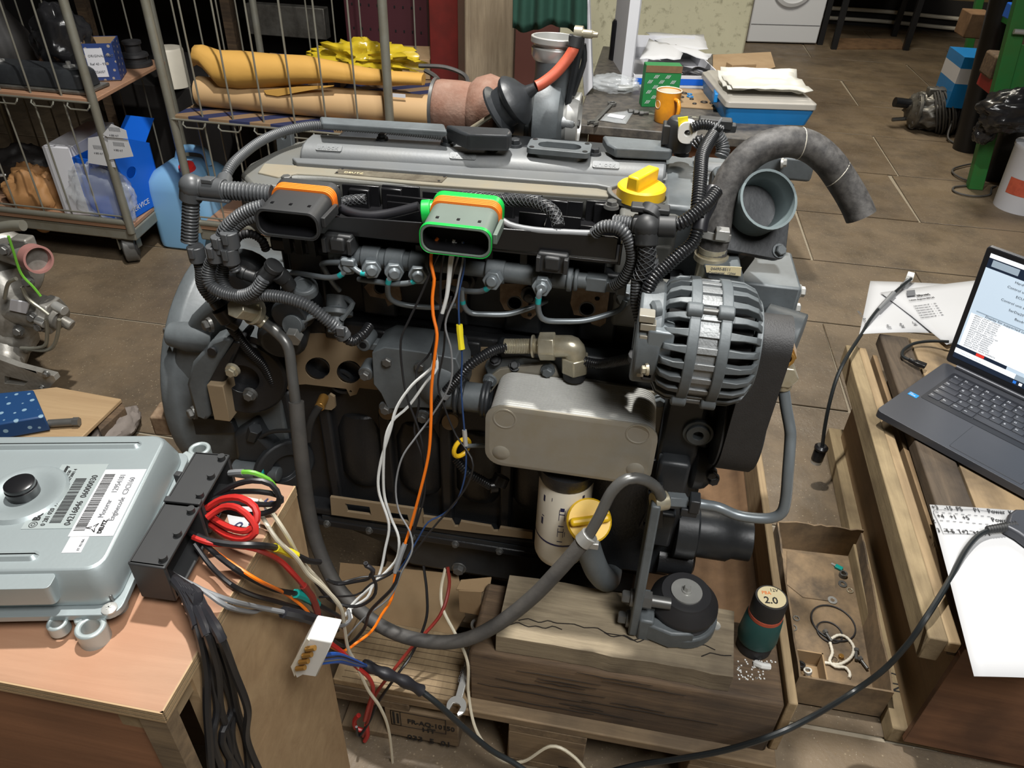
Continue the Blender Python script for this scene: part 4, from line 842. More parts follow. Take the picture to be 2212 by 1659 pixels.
# ---------------------------------------------------------------- flywheel housing, starter side
b = MB(); b.lathe(V3((-.80, 1.2, .54)), (1, 0, 0), [(0, .245), (.01, .25), (.03, .25), (.05, .235), (.12, .225), (.22, .21)], 56); FH = b.build('flywheel_housing', 'engine_grey', ENG, .004)
b = MB(); b.bx(-.79, -.56, 1.0, 1.38, .30, .62); b.build('housing_foot', 'engine_dark', FH, .012)
b = MB(); b.py([(352, 880), (362, 800), (378, 745), (405, 690), (440, 655), (470, 650), (500, 690), (470, 730), (440, 800), (420, 860), (430, 930), (352, 945)], .985, 1.06); b.build('housing_shoulder', 'engine_grey', FH, .018, seg=4)
b = MB(); b.lathe(AY(372, 722, .99), (1, .05, -.05), [(-.005, .02), (.0, .022), (.03, .027), (.08, .024)], 20); b.build('housing_lug', 'engine_grey', FH, .002)
for px, py, y in ((368, 716, .995), (345, 905, 1.0), (418, 892, .94), (452, 702, .94), (502, 800, .915), (540, 852, .93)): bolt(AY(px, py, y), (-.6, -.8, .1) if px < 460 else (0, -1, 0), .009, FH, 'steel_dark' if px != 502 else 'zinc')
b = MB(); b.box(AY(378, 905, .99), (.07, .05, .045), Matrix.Rotation(math.radians(8), 3, 'Z')); b.build('rusty_pad', 'gasket_rust', FH, .004)
b = MB(); b.py([(402, 832), (414, 785), (455, 738), (482, 728), (502, 738), (470, 788), (447, 830), (453, 898), (446, 910), (420, 900)], .922, .96); b.build('starter_plate', 'engine_grey', FH, .006)
b = MB(); b.py([(447, 830), (470, 785), (506, 736), (520, 742), (500, 782), (481, 835)], .928, .985); b.build('plate_edge', 'engine_black', FH, .004)
b = MB(); b.py([(446, 831), (481, 834), (497, 912), (463, 908)], .916, .955); b.build('housing_pad', 'gasket_tan', FH, .002)
b = MB(); b.lathe(AY(460, 758, .92), (0, -1, 0), [(0, .008), (.004, .008)], 12); b.build('plate_plug', 'engine_black', FH)
b = MB(); b.lathe(AY(528, 810, .96), (.25, -1, .05), [(-.01, .075), (.01, .075), (.014, .07), (.014, .028), (-.015, .028)], 36); b.build('starter_opening', 'engine_black', FH, .001)
b = MB(); b.py([(410, 900), (466, 905), (500, 912), (510, 935), (400, 940), (372, 915)], .965, 1.0); b.build('housing_web', 'engine_dark', FH, .005)
# lower left: engine bracket, cylinder and pulley plate
b = MB(); b.lathe(AY(508, 1012, .95), (1, .0, .02), [(0, .018), (.055, .018), (.06, .014), (.09, .0145), (.092, .01)], 18); b.build('lower_fitting', 'engine_grey', ENG, .001)
q = MB(); p = AY(570, 1016, .945); q.cyl(p, p+V3((.006, 0, 0)), .0155); q.build('paint_ring', 'teal_paint', ENG)
b = MB(); b.py([(500, 940), (545, 915), (565, 950), (590, 975), (590, 1005), (510, 1000)], .955, 1.0); b.build('lower_bracket', 'engine_dark', ENG, .01)
b = MB(); b.lathe(AY(612, 1005, .975), (.75, -.66, .05), [(0, .06), (.01, .06), (.013, .056), (.013, .03), (.004, .028), (.004, .001)], 32); b.build('rear_disc', 'engine_dark', ENG, .001)
# front-right foot: arm plate and round rubber mount
MY = .86
mc = AZ(1484, 1275, .425)
b = MB(); b.poly([V3((.098, y, z)) for y, z in ((mc.y-.055, .35), (mc.y-.012, .35), (mc.y+.0, .43), (mc.y+.03, .62), (mc.y-.02, .63), (mc.y-.05, .44))], (.015, 0, 0)); ARM = b.build('mount_arm', 'engine_grey', ENG, .003)
b = MB(); b.lathe(mc+V3((0, 0, -.079)), (0, 0, 1), [(0, .05), (.008, .054), (.026, .054), (.03, .05), (.036, .055), (.044, .059), (.052, .058), (.07, .044), (.0745, .042)], 40); MNT = b.build('rubber_mount', 'rubber_dark', ENG)
b = MB(); b.lathe(mc+V3((0, 0, -.0045)), (0, 0, 1), [(0, .0265), (.003, .0265)], 32); b.build('mount_washer', 'steel', MNT)
bolt(mc+V3((0, 0, -.0015)), (0, 0, 1), .0065, MNT, 'steel', 'mount_nut', 1.5)
b = MB(); b.ring(mc+V3((0, 0, -.08)), mc+V3((0, 0, -.055)), .062, .05, 36); b.build('mount_cradle', 'engine_grey', MNT, .004)
b = MB()
for z in (-.045, -.075): b.box(mc+V3((-.055, -.015, z+.01)), (.05, .03, .02))
b.box(mc+V3((-.062, -.02, -.06)), (.025, .07, .06)); b.poly([mc+V3((x, y, -.078)) for x, y in ((-.075, -.05), (-.02, -.066), (.02, -.058), (.0, -.05), (-.05, -.035))], (0, 0, .04)); b.build('mount_fork', 'engine_grey', MNT, .004)
for dz in (-.005, -.062): p = V3((.097, mc.y-.03, mc.z+dz)); bolt(p, (-1, 0, 0), .0115, ARM, 'steel_dark', h=1.4)
b = MB(); b.cyl(V3((.112, mc.y-.03, mc.z-.005)), V3((.16, mc.y-.03, mc.z-.005)), .0105, n=14); b.cyl(V3((.112, mc.y-.03, mc.z-.005)), V3((.128, mc.y-.03, mc.z-.005)), .016, n=6); b.build('mount_stud', 'steel_dark', ARM)
# ---------------------------------------------------------------- turbocharger at the back
TY_ = 1.42
tc0 = AY(1120, 240, TY_)
b = MB(); tl = AY(940, 232, TY_); b.lathe(V3((tl.x, TY_, tl.z)), (1, 0, 0), [(0, .046), (.004, .05), (.012, .052), (.05, .052), (.07, .05), (.08, .06), (.105, .068), (.125, .062), (.135, .04)], 36); TUR = b.build('turbine_housing', 'turbo_rust', ENG)
b = MB(); b.ring(V3((tl.x-.002, TY_, tl.z)), V3((tl.x+.004, TY_, tl.z)), .054, .046, 36); b.build('turbine_rim', 'steel_dark', TUR)
b = MB(); x = tl.x+.13; b.ring(V3((x, TY_, tl.z)), V3((x+.01, TY_, tl.z)), .052, .03, 30); b.cyl(V3((x, TY_, tl.z)), V3((x+.05, TY_, tl.z)), .04, n=28); b.build('bearing_housing', 'brass', TUR).data.materials[0] = MATS['cast_alu']
b = MB(); b.ring(V3((x+.006, TY_, tl.z)), V3((x+.014, TY_, tl.z)), .054, .04, 30); b.build('v_band', 'zinc', TUR)
# compressor volute + outlet pipe bending up
b = MB(); cx = AY(1160, 270, TY_).x
b.lathe(V3((cx-.01, TY_, tl.z)), (1, 0, 0), [(0, .05), (.01, .075), (.035, .08), (.055, .07), (.062, .05)], 36); CMP = b.build('compressor_housing', 'engine_grey', ENG)
cr = AY(1238, 272, TY_).x
b = MB(); b.lathe(V3((cr-.04, TY_, tl.z-.003)), (1, 0, 0), [(0, .045), (.025, .047), (.03, .051), (.05, .051), (.052, .046), (.03, .043), (.03, .01)], 36); b.build('compressor_inlet', 'silver', CMP)
b = MB(); b.tube([(1172, 300, TY_-.01), (1172, 262, TY_-.02), (1182, 220, TY_-.01), (1196, 180, TY_), (1200, 140, TY_), (1200, 110, TY_)], .037, 20); PIPE = b.build('boost_pipe', 'engine_grey', ENG)
pt = AY(1197, 118, TY_); b = MB(); b.lathe(pt+V3((0, 0, -.01)), (0.02, .05, 1), [(0, .036), (.008, .041), (.022, .042), (.024, .038), (.028, .038), (.03, .044), (.04, .044), (.041, .04), (.01, .036)], 32); b.build('pipe_bead', 'silver', PIPE, .001)
# wastegate actuator
wa = AY(1105, 222, 1.33); wx = (AY(1150, 195, 1.33)-AY(1080, 240, 1.33)).normalized()
b = MB(); b.lathe(wa-wx*.03, wx, [(-.004, .03), (0, .045), (.004, .046), (.01, .035), (.025, .036), (.032, .044), (.038, .046), (.042, .044), (.052, .034), (.06, .02), (.066, .012), (.082, .008)], 32); WG = b.build('wastegate_actuator', 'engine_dark', ENG)
b = MB(); b.cyl(wa-wx*.03, wa-wx*.11, .0045, n=10); b.build('actuator_rod', 'zinc', WG)
b = MB(); b.py([(1085, 245), (1100, 262), (1108, 290), (1098, 292), (1085, 265), (1076, 250)], 1.34, 1.36); b.build('actuator_bracket', 'engine_dark', WG, .001)
b = MB(); b.tube([(1158, 187, 1.33), (1172, 180, 1.335), (1200, 158, 1.345), (1224, 130, 1.355), (1238, 108, 1.36), (1243, 92, 1.365)], .0098, 14, .006); b.build('boost_hose', 'hose_orange', ENG)
b = MB(); b.cyl(AY(1240, 103, 1.362), AY(1246, 78, 1.366), .0115, n=12); b.box(AY(1243, 82, 1.366), (.022, .016, .01)); b.build('hose_joint', 'plastic_dark', ENG, .001)
b = MB(); b.tube([(1255, 70, 1.37), (1255, 90, 1.37), (1245, 140, 1.38), (1232, 200, 1.39), (1222, 250, 1.395), (1218, 268, 1.395)], .006, 8); b.tube([(1260, 95, 1.38), (1262, 130, 1.385), (1250, 170, 1.39), (1238, 205, 1.395)], .005, 8); b.build('bracket_strap', 'engine_dark', ENG)
q = MB(); p = AY(1254, 72, 1.37); q.lathe(p, (1, -.1, 0), [(-.01, .012), (.004, .012), (.004, .007), (.02, .007), (.022, .005), (.03, .004)], 12); q.build('strap_bolt', 'zinc', ENG)
b = MB(); p = AY(1200, 262, 1.38); b.cyl(p, p+V3((.035, 0, -.002)), .012, n=14); b.build('compressor_stub', 'cast_alu', CMP, .002); bolt(p+V3((.036, 0, -.002)), (1, 0, 0), .008, CMP, 'steel_dark')
b = MB(); b.cyl(V3((tl.x+.1, TY_-.03, tl.z-.05)), V3((tl.x+.1, TY_-.06, tl.z-.14)), .045, n=20); b.build('exhaust_manifold', 'turbo_rust', ENG)
b = MB(); b.bx(cx-.02, cx+.03, TY_-.07, TY_+.03, .93, tl.z-.04); b.build('turbo_stand', 'engine_dark', ENG, .006)
# ================================================================ pallet, timbers, boards under the engine
wood('wood_pallet', (92, 76, 58), (148, 126, 96), 'X', 16, .8, dirt=(62, 52, 42), dirt_amt=.6, dscale=6)
wood('wood_pallet_y', (92, 76, 58), (148, 126, 96), 'Y', 16, .8, dirt=(62, 52, 42), dirt_amt=.6, dscale=6)
wood('wood_old', (58, 46, 36), (118, 96, 72), 'X', 20, .8, dirt=(50, 42, 36), dirt_amt=.7, dscale=5, bump=.5)
wood('wood_plank', (110, 98, 80), (164, 150, 124), 'X', 22, .8, dirt=(70, 60, 50), dirt_amt=.6, dscale=7, bump=.5)
wood('wood_light', (128, 108, 80), (168, 146, 112), 'Y', 16, .75, dirt=(110, 92, 70), dirt_amt=.5)
wood('ply_light', (150, 124, 92), (178, 152, 116), 'X', 7, .65, dirt=(150, 118, 84), dirt_amt=.35)
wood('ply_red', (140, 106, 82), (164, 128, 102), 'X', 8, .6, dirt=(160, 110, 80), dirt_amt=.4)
wood('ply_brown', (112, 74, 50), (150, 104, 74), 'X', 6, .55, dirt=(90, 62, 46), dirt_amt=.4)  # reddish brown ply of the box front and bench body
wood('ply_dirty', (132, 112, 84), (162, 140, 108), 'Y', 8, .65, dirt=(70, 60, 50), dirt_amt=.75, dscale=9)
mat('cardboard', (150, 126, 94), .85, 0, .1, 20, .1, 150, dirt=(128, 100, 68), dirt_amt=.5, dscale=7)
mat('cardboard_dirty', (142, 120, 92), .85, 0, .12, 20, .1, 150, dirt=(58, 52, 46), dirt_amt=.8, dscale=9)
PX0, PX1, PYF = -.425, .385, .72
PAL = thing('wooden_pallet', 'worn euro pallet on the floor under the engine, stamped HT on a front block', 'pallet', ((PX0+PX1)/2, .72, 0) and V3((0, 1.3, 0)))
for y0, y1 in ((.72, .865), (.905, 1.005), (1.04, 1.185), (1.225, 1.325), (1.36, 1.505), (1.55, 1.65), (1.70, 1.845)):
    bb = MB(); bb.bx(PX0, PX1, y0, y1, .138, .16); bb.build('deck_board', 'wood_pallet', PAL, .003)
for x in (PX0+.0, -.09, PX1-.145):
    bb = MB(); bb.bx(x, x+.145, .72, 1.9, .116, .138); bb.build('stringer_board', 'wood_pallet_y', PAL, .002)
    bb = MB(); bb.bx(x, x+.1, .72, 1.9, .0, .02); bb.build('skid_board', 'wood_pallet_y', PAL, .002)
for y in (.72, 1.24, 1.74):
    for i, x in enumerate((PX0+.095, -.09, PX1-.145)):
        bb = MB(); bb.bx(x, x+.145, y, y+.145, .02, .116); o = bb.build('block', 'wood_pallet', PAL, .003)
        if y < .8 and i == 0: STB = o
st = AY(828, 1527, .715); _u = V3((1, 0, 0)); _v = V3((0, 0, 1)); yS = .7192
def stamp(s, size, px, py, sx=1.0): text(s, size, AY(px, py, yS), _u, _v, 'ink', STB, sx=sx, bold=.0004)
stamp('FR-AQ-10150', .021, 880, 1562, .78); stamp('HT', .02, 912, 1580, 1.0); stamp('033  5  01', .024, 880, 1596, .9)
bb = MB()
def rectln(x0, x1, z0, z1, t=.0012):
    for a in ((x0, x1, z0, z0+t), (x0, x1, z1-t, z1), (x0, x0+t, z0, z1), (x1-t, x1, z0, z1)): bb.bx(a[0], a[1], yS-.0004, yS, a[2], a[3])
a_, c_ = AY(868, 1572, yS), AY(985, 1545, yS); rectln(a_.x-.02, c_.x-.02, .062, .112); rectln(a_.x-.02, a_.x+.0, .062, .112)
bb.bx(a_.x-.016, a_.x-.012, yS-.0004, yS, .066, .108); bb.bx(a_.x-.008, a_.x-.004, yS-.0004, yS, .07, .104); bb.build('stamp_frame', 'ink', STB)
# thin ply and cardboard lying on the pallet
b = MB(); b.pz([(735, 1215), (990, 1240), (1005, 1330), (960, 1400), (720, 1375)], .166, .161); tag(b.build('cardboard_sheet', 'cardboard'), 'flat brown cardboard sheet lying on the pallet left of the beams', 'cardboard')
b = MB(); b.bx(-.425, -.168, .722, .86, .161, .178); o = tag(b.build('grooved_board', 'wood_light', None, .002), 'light grooved board lying on the pallet below the spanner', 'board')
for k in range(9):
    q = MB(); q.bx(-.41, -.19, .73+k*.013, .731+k*.013, .178, .1785); q.build('groove', 'wood_old', o)
b = MB(); b.poly([V3((-.17, .745, .16)), V3((.368, .745, .16)), V3((.368, .748, .295)), V3((.366, .755, .302)), V3((-.168, .752, .30)), V3((-.172, .748, .29))], (0, .15, 0)); BEAM = tag(b.build('timber_beam', 'wood_old', None, .005), 'thick dark timber beam on the pallet under the round engine mount', 'beam')
# cracked plank on the beam
PLZ0, PLZ1 = .3025, .345
PLK = MB(); rn = random.Random(5)
fr = [(-.125+.4*i/12, .757+rn.uniform(-.002, .002)) for i in range(13)]; bk = [(.285-.41*i/8, .892+rn.uniform(-.002, .002)) for i in range(9)]
PLK.poly([V3((x, y, PLZ1)) for x, y in fr+bk], (0, 0, PLZ0-PLZ1)); PK = tag(PLK.build('cracked_plank', 'wood_plank', None, .004), 'grey weathered plank with wavy cracks carrying the round mount', 'plank')
mat('crack', (30, 24, 18), .9)
for pts in ([(1120, 1340), (1140, 1336), (1165, 1345), (1185, 1340), (1200, 1346), (1240, 1348), (1262, 1356), (1290, 1356), (1310, 1368), (1350, 1374), (1366, 1384), (1385, 1378), (1410, 1374)], [(1100, 1350), (1118, 1344), (1140, 1354), (1160, 1352), (1176, 1358), (1195, 1352), (1214, 1360)], [(1305, 1366), (1322, 1376), (1350, 1372), (1378, 1388), (1402, 1376)], [(1440, 1392), (1462, 1390), (1480, 1386), (1498, 1398), (1520, 1392), (1545, 1404)], [(1515, 1418), (1535, 1410), (1560, 1416), (1580, 1416)]):
    q = MB(); P = [AZ(a, c, PLZ1+.0004) for a, c in pts]; q._sweep(resample(P, .006), [.0011]*len(resample(P, .006)), 4); q.build('crack', 'crack', PK)
for px, py in ((1154, 1292), (1545, 1352)):
    q = MB(); p = AZ(px, py, PLZ1); q.lathe(p, (0, 0, 1), [(0, .0095), (.0025, .009), (.003, .002), (.005, .002)], 16); q.build('washer_screw', 'steel', PK)
for k in range(12):                                                      # drying cracks along the beam's front face
    z_ = .175+.011*k+rn.uniform(-.004, .004); xa_ = rn.uniform(-.16, .1); L_ = rn.uniform(.08, .25)
    q = MB(); P = [V3((min(xa_+L_*t/8, .362), .7447, z_+rn.uniform(-.0015, .0015))) for t in range(9)]; q._sweep(P, [.0004+.0005*math.sin(math.pi*t/8) for t in range(9)], 4); q.build('crack', 'crack', BEAM)
# side board and cardboard lining on the right of the engine
b = MB(); b.bx(.372, .388, .75, 1.62, .161, .31); tag(b.build('side_board', 'wood_light', None, .003), 'thin upright pale board along the right edge of the pallet', 'board')
mat('cardboard_dk', (122, 94, 66), .85, 0, .12, 14, .15, 90, dirt=(84, 62, 42), dirt_amt=.7, dscale=10)
b = MB(); rws = []
for k in range(25):
    x = .13+.238*k/24; rws.append([V3((x, .9, .166+.004*math.sin(k*1.3)+(.05*((k-18)/6)**2 if k > 18 else 0))), V3((x, 1.5, .166+.004*math.sin(k*1.3+.4)+(.05*((k-18)/6)**2 if k > 18 else 0)))])
b.grid(rws); tag(b.build('cardboard_lining', 'cardboard_dk', None, 0, solid=.004), 'creased brown cardboard lining on the pallet right of the engine', 'cardboard')
b = MB(); b.pz([(985, 1272), (995, 1252), (1062, 1246), (1058, 1270), (1040, 1278)], .285, .281); b.py([(990, 1276), (1040, 1278), (1036, 1330), (992, 1322)], .86, .863); tag(b.build('cardboard_flap', 'cardboard', None, .001), 'torn cardboard flap sticking up at the left end of the beam', 'cardboard')
# ================================================================ drill battery standing on the beam
bp_ = AZ(1622, 1395, .302); bt = AZ(1648, 1258, .44)
axb = V3((bp_.x+.004, bp_.y+.0, .302)); tb = V3((axb.x+.0, axb.y+.004, .44))
BAT = thing('battery_pack', 'small dark green 12 V tool battery standing upright on the beam beside the mount', 'battery', axb)
mat('bat_black', (34, 34, 36), .5); mat('bat_green', (32, 74, 72), .5)
def oval(z, rx, ry, n=28): return [V3((axb.x+rx*math.cos(2*math.pi*k/n), axb.y+ry*math.sin(2*math.pi*k/n), z)) for k in range(n)]
b = MB(); b.loft([oval(.302, .026, .026), oval(.303, .03, .029), oval(.325, .031, .03), oval(.329, .029, .028)]); b.build('battery_foot', 'bat_black', BAT)
b = MB(); b.loft([oval(.329, .033, .031), oval(.338, .0345, .032), oval(.39, .031, .029), oval(.394, .028, .027)]); b.build('battery_body', 'bat_green', BAT)
b = MB(); b.loft([oval(.39, .028, .027), oval(.41, .0285, .027), oval(.434, .0285, .027), oval(.44, .0265, .025)]); b.build('battery_stem', 'bat_black', BAT, ang=50)
b = MB(); b.loft([oval(.394, .0289, .0278), oval(.402, .0289, .0278)]); b.build('orange_band', 'hose_orange', BAT)
b = MB(); b.loft([oval(.329, .0322, .0302), oval(.335, .0335, .0315)]); b.build('latch_ring', 'silver', BAT)
b = MB(); b.loft([oval(.4395, .0235, .022), oval(.441, .0235, .022)]); o = b.build('battery_label', 'label_cream', BAT)
text('2.0', .019, V3((axb.x-.013, axb.y-.015, .4412)), (1, .1, 0), (0, 1, 0), 'ink', o, bold=.0003); text('PBA', .009, V3((axb.x-.016, axb.y+.003, .4412)), (1, .1, 0), (0, 1, 0), 'orange', o); text('12V', .009, V3((axb.x-.002, axb.y+.011, .4412)), (1, .1, 0), (0, 1, 0), 'ink', o)
# spanner leaning on the board by the beam
def spanner(name, label, p0, p1, wd, nrm, m='silver', txt=None, th=.006):
    """combination spanner: ring at p0, open jaw at p1, flat body with normal nrm"""
    p0, p1 = PT(p0), PT(p1); d = (p1-p0); L_ = d.length; d.normalize(); n = Vector(nrm); n = (n-d*n.dot(d)).normalized(); s = n.cross(d)
    T = thing(name, label, 'spanner', p0.lerp(p1, .5)-n*th/2); P = lambda a, c, h=0: p0+d*a+s*c+n*h
    bb = MB(); bb.poly([P(wd*.8, -wd*.36), P(L_-wd*1.2, -wd*.42), P(L_-wd*1.2, wd*.42), P(wd*.8, wd*.36)], n*th*.7); H = bb.build('handle', m, T, .0012)
    bb = MB(); bb.ring(p0, p0+n*th, wd*.95, wd*.6, 28); bb.build('ring_end', m, T, .0008)
    a = math.radians(15); jc = p1-d*wd*.25; out = []
    for k in range(25):
        t = math.radians(38+ (360-76)*k/24)-a; out.append(jc+(d*math.cos(t)+s*math.sin(t))*wd*1.15)
    jd = d*math.cos(a)-s*math.sin(a); js = s*math.cos(a)+d*math.sin(a)
    out += [jc+jd*wd*.75-js*wd*.52, jc-jd*wd*.1-js*wd*.52, jc-jd*wd*.3-js*wd*.2, jc-jd*wd*.3+js*wd*.2, jc-jd*wd*.1+js*wd*.52, jc+jd*wd*.75+js*wd*.52]
    bb = MB(); bb.poly(out, n*th); bb.build('jaw_end', m, T, .0008)
    if txt: text(txt, wd*.55, P(L_*.72, -wd*.22, th*.72), -d, -s, 'ink_grey', H, sx=.95)
    return T
SPN = spanner('spanner', 'chrome combination spanner leaning against the left end of the timber beam', V3((-.178, .862, .215)), AZ(985, 1532, .195), .0155, (0, -.35, 1), 'silver', 'GEDORE VANADIUM')
# white rag scrap and crumbs on the beam
b = MB(); b.tube([AZ(1632, 1432, .304), AZ(1645, 1438, .309), AZ(1662, 1440, .306)], .006, 8); tag(b.build('white_scrap', 'white_paint'), 'small crumpled white scrap on the beam in front of the battery', 'scrap')
cr_ = MB(); rn = random.Random(9)
for k in range(60): p = AZ(1615+rn.uniform(-22, 60), 1450+rn.uniform(-25, 18), .3025); cr_.box(p, (.0025, .0025, .001))
o = tag(cr_.build('crumbs', 'white_paint'), 'white crumbs scattered on the beam near the battery', 'crumbs'); o['kind'] = 'stuff'
# ================================================================ cardboard tray with small hardware on the floor
cb = [V3((.470, .955, 0)), V3((.655, .955, 0)), V3((.682, 1.40, 0)), V3((.474, 1.39, 0))]
CB = thing('cardboard_box', 'low open cardboard tray on the floor between pallet and crate', 'box', V3((.57, 1.17, 0)))
b = MB(); b.poly([p+V3((0, 0, .002)) for p in cb], (0, 0, .003)); b.build('bottom', 'cardboard_dirty', CB)
for i in range(4):
    p, q = cb[i], cb[(i+1) % 4]; n = V3((-(q-p).y, (q-p).x, 0)).normalized()*.004; H_ = [.095, .095, .10, .095][i]
    k = 14; top = [p.lerp(q, t/k)+V3((0, 0, H_+(rn.uniform(-.004, .004) if i != 0 else 0))) for t in range(k+1)]
    bb = MB(); bb.poly([p, q]+top[::-1], n); bb.build('side', 'cardboard_dirty', CB)
bb = MB(); bb.pz([(1700, 1190), (1800, 1205), (1806, 1300), (1735, 1290), (1700, 1262)], .0075, .0055); bb.build('loose_flap', 'cardboard_dirty', CB)
# inner little box with nuts
IB = thing('small_carton', 'small open carton of nuts in the front left corner of the cardboard tray', 'box', V3((.5, 1.0, .006)))
x0, x1, y0, y1 = .485, .545, .962, 1.055
for a in ((x0, x1, y0, y0+.003), (x0, x1, y1-.003, y1), (x0, x0+.003, y0, y1), (x1-.003, x1, y0, y1)):
    bb = MB(); bb.bx(a[0], a[1], a[2], a[3], .006, .05); bb.build('side', 'cardboard', IB)
bb = MB(); bb.bx(x0, x1, y0, y1, .006, .009); bb.build('bottom', 'cardboard', IB)
nut_l = ['bright hex nut lying uppermost in the small carton', 'grey hex nut in the middle of the small carton', 'hex nut at the front of the small carton', 'dark hex nut at the back of the small carton', 'hex nut leaning on the right side of the small carton']
for i, (x, y, z, m_) in enumerate(((.515, 1.02, .022, 'steel'), (.52, .995, .012, 'steel_dark'), (.518, .975, .012, 'steel'), (.505, 1.04, .012, 'engine_black'), (.532, .985, .014, 'steel'))):
    bb = MB(); p = V3((x, y, z)); u_, v_, d_ = frame((.1*i-.2, .15, 1)); h_ = d_*.008
    bb.loft([bb.circ(p, u_, v_, .009, 24), bb.circ(p+h_, u_, v_, .009, 24), bb.circ(p+h_, u_, v_, .005, 24), bb.circ(p, u_, v_, .005, 24)], False, True)
    tag(bb.build('hex_nut', m_, None, .0005), nut_l[i], 'nut', 'nuts in the small carton')
def washer(px, py, ro, ri, m_, label, name='washer', h=.002, cat='washer'):
    p = AZ(px, py, .0058); bb = MB(); bb.ring(p, p+V3((0, 0, h)), ro, ri, 24); return tag(bb.build(name, m_, None, .0003), label, cat, None)
washer(1798, 1297, .011, .005, 'steel', 'bright flat washer above the big O-ring in the cardboard tray')
washer(1820, 1262, .0105, .005, 'steel_dark', 'dark flat washer below the bushing in the cardboard tray')
washer(1836, 1276, .008, .0055, 'zinc', 'thin brass washer near the right side of the cardboard tray')
washer(1720, 1336, .0075, .005, 'steel_dark', 'thin washer lying flat at the left of the big O-ring')
washer(1713, 1356, .009, .006, 'steel_dark', 'split spring washer left of the small carton')
washer(1820, 1244, .0095, .006, 'steel_dark', 'short dark steel bushing below the teal fuse', 'bushing', .011, 'bushing')
washer(1802, 1425, .009, .007, 'gasket_tan', 'small copper ring under the string in the cardboard tray', 'copper_ring')
for c, R_, r_, lb in (((1800, 1345), .049, .0018, 'big black rubber O-ring in the cardboard tray'), ((1792, 1365), .028, .0016, 'smaller black rubber O-ring inside the big one')):
    bb = MB(); bb.torus(AZ(*c, .0085), (0.02, .01, 1), R_, r_, 40, 8); tag(bb.build('o_ring', 'rubber_dark'), lb, 'O-ring')
def lbolt(p, d, label, r=.006, L_=.022):
    bb = MB(); p = PT(p); d = V3(d).normalized(); bb.cyl(p, p+d*r*1.2, r, n=6); P = resample([p+d*r*1.2, p+d*(r*1.2+L_)], .0014); bb._sweep(P, [r*.6 if i % 2 else r*.52 for i in range(len(P))], 10); return tag(bb.build('loose_bolt', 'steel_dark'), label, 'bolt')
lbolt(AZ(1781, 1362, .014), (.4, -.9, 0), 'short bolt lying inside the small O-ring')
lbolt(AZ(1850, 1402, .013), (-.2, -.95, 0), 'rusty bolt beside the end of the white string')
lbolt(AZ(1856, 1420, .013), (.45, -.9, 0), 'bolt nearest the right side of the cardboard tray')
bb = MB(); p = AZ(1816, 1420, .006); bb.cyl(p, p+V3((0, 0, .007)), .006, n=6); tag(bb.build('brass_nut', 'brass', None, .0005), 'small brass nut near the string in the tray', 'nut')
bb = MB(); pf = AZ(1812, 1226, .009)
FU = thing('blade_fuse', 'teal blade fuse lying at the back of the cardboard tray', 'fuse', AZ(1812, 1226, .006)); bb.box(pf, (.018, .012, .006), Matrix.Rotation(-.5, 3, 'Z')); bb.build('fuse_body', 'teal', FU, .001)
bb = MB(); bb.box(pf+V3((-.012, .008, 0)), (.01, .006, .0012), Matrix.Rotation(-.5, 3, 'Z')); bb.build('fuse_blade', 'silver', FU)
def rope(name, pts, r, m_, label, cat='string'):
    P = resample(spline(pts, .004), .0022); bb = MB(); bb._sweep(P, [r*(1+.1*math.sin(i*1.7)) for i in range(len(P))], 7); return tag(bb.build(name, m_, None, 0, 60), label, cat)
rope('cotton_string', [(1795, 1380, 'z', .011), (1812, 1372, 'z', .012), (1830, 1378, 'z', .01), (1844, 1398, 'z', .01), (1838, 1420, 'z', .012), (1812, 1435, 'z', .012), (1780, 1432, 'z', .01), (1778, 1450, 'z', .009), (1783, 1456, 'z', .009)], .0035, 'off_white', 'white cotton string curled beside the bolts in the tray')
rope('cotton_string', [(1793, 1388, 'z', .012), (1798, 1410, 'z', .012), (1792, 1428, 'z', .013), (1805, 1440, 'z', .012), (1826, 1442, 'z', .012), (1836, 1455, 'z', .01), (1834, 1464, 'z', .009)], .0035, 'off_white', 'short white cotton string lying nearest the front of the tray')
# ================================================================ crate on the right carrying the laptop
O_ = V3((.667, .888, 0)); E2 = V3((.033, 1, 0)).normalized(); E1 = V3((E2.y, -E2.x, 0))
def cr(a, c, z): return O_+E1*a+E2*c+V3((0, 0, z))
def cbox(bb, a0, a1, c0, c1, z0, z1): bb.poly([cr(a0, c0, z0), cr(a1, c0, z0), cr(a1, c1, z0), cr(a0, c1, z0)], (0, 0, z1-z0)); return bb
CRT = thing('wooden_crate', 'large open wooden crate on the floor carrying the laptop and papers', 'crate', cr(.3, .4, 0))
wood('crate_pale', (122, 106, 80), (162, 144, 110), 'Y', 18, .8, dirt=(88, 74, 54), dirt_amt=.7, dscale=7, bump=.4)
wood('crate_brown', (116, 94, 68), (148, 124, 92), 'Y', 8, .7, dirt=(96, 76, 52), dirt_amt=.6, dscale=6)
wood('crate_dark', (54, 46, 38), (96, 82, 66), 'Y', 16, .75, dirt=(36, 30, 26), dirt_amt=.7, dscale=10, bump=.4)
wood('crate_front', (92, 62, 44), (132, 94, 68), 'X', 7, .6, dirt=(62, 44, 34), dirt_amt=.6, dscale=8)
b = MB(); cbox(b, -.012, .10, .018, .98, 0, .05); SKD = b.build('skid', 'crate_pale', CRT, .004)
text('N 2', .04, cr(.03, .10, .0503), E2*1.0, -E1, 'ink', SKD, sx=.8)
b = MB(); cbox(b, .018, .03, .02, .94, .05, .345); b.build('side_panel', 'crate_brown', CRT, .001)
b = MB(); cbox(b, -.055, -.022, .0, .95, .30, .36); b.build('outer_rail', 'crate_pale', CRT, .003)
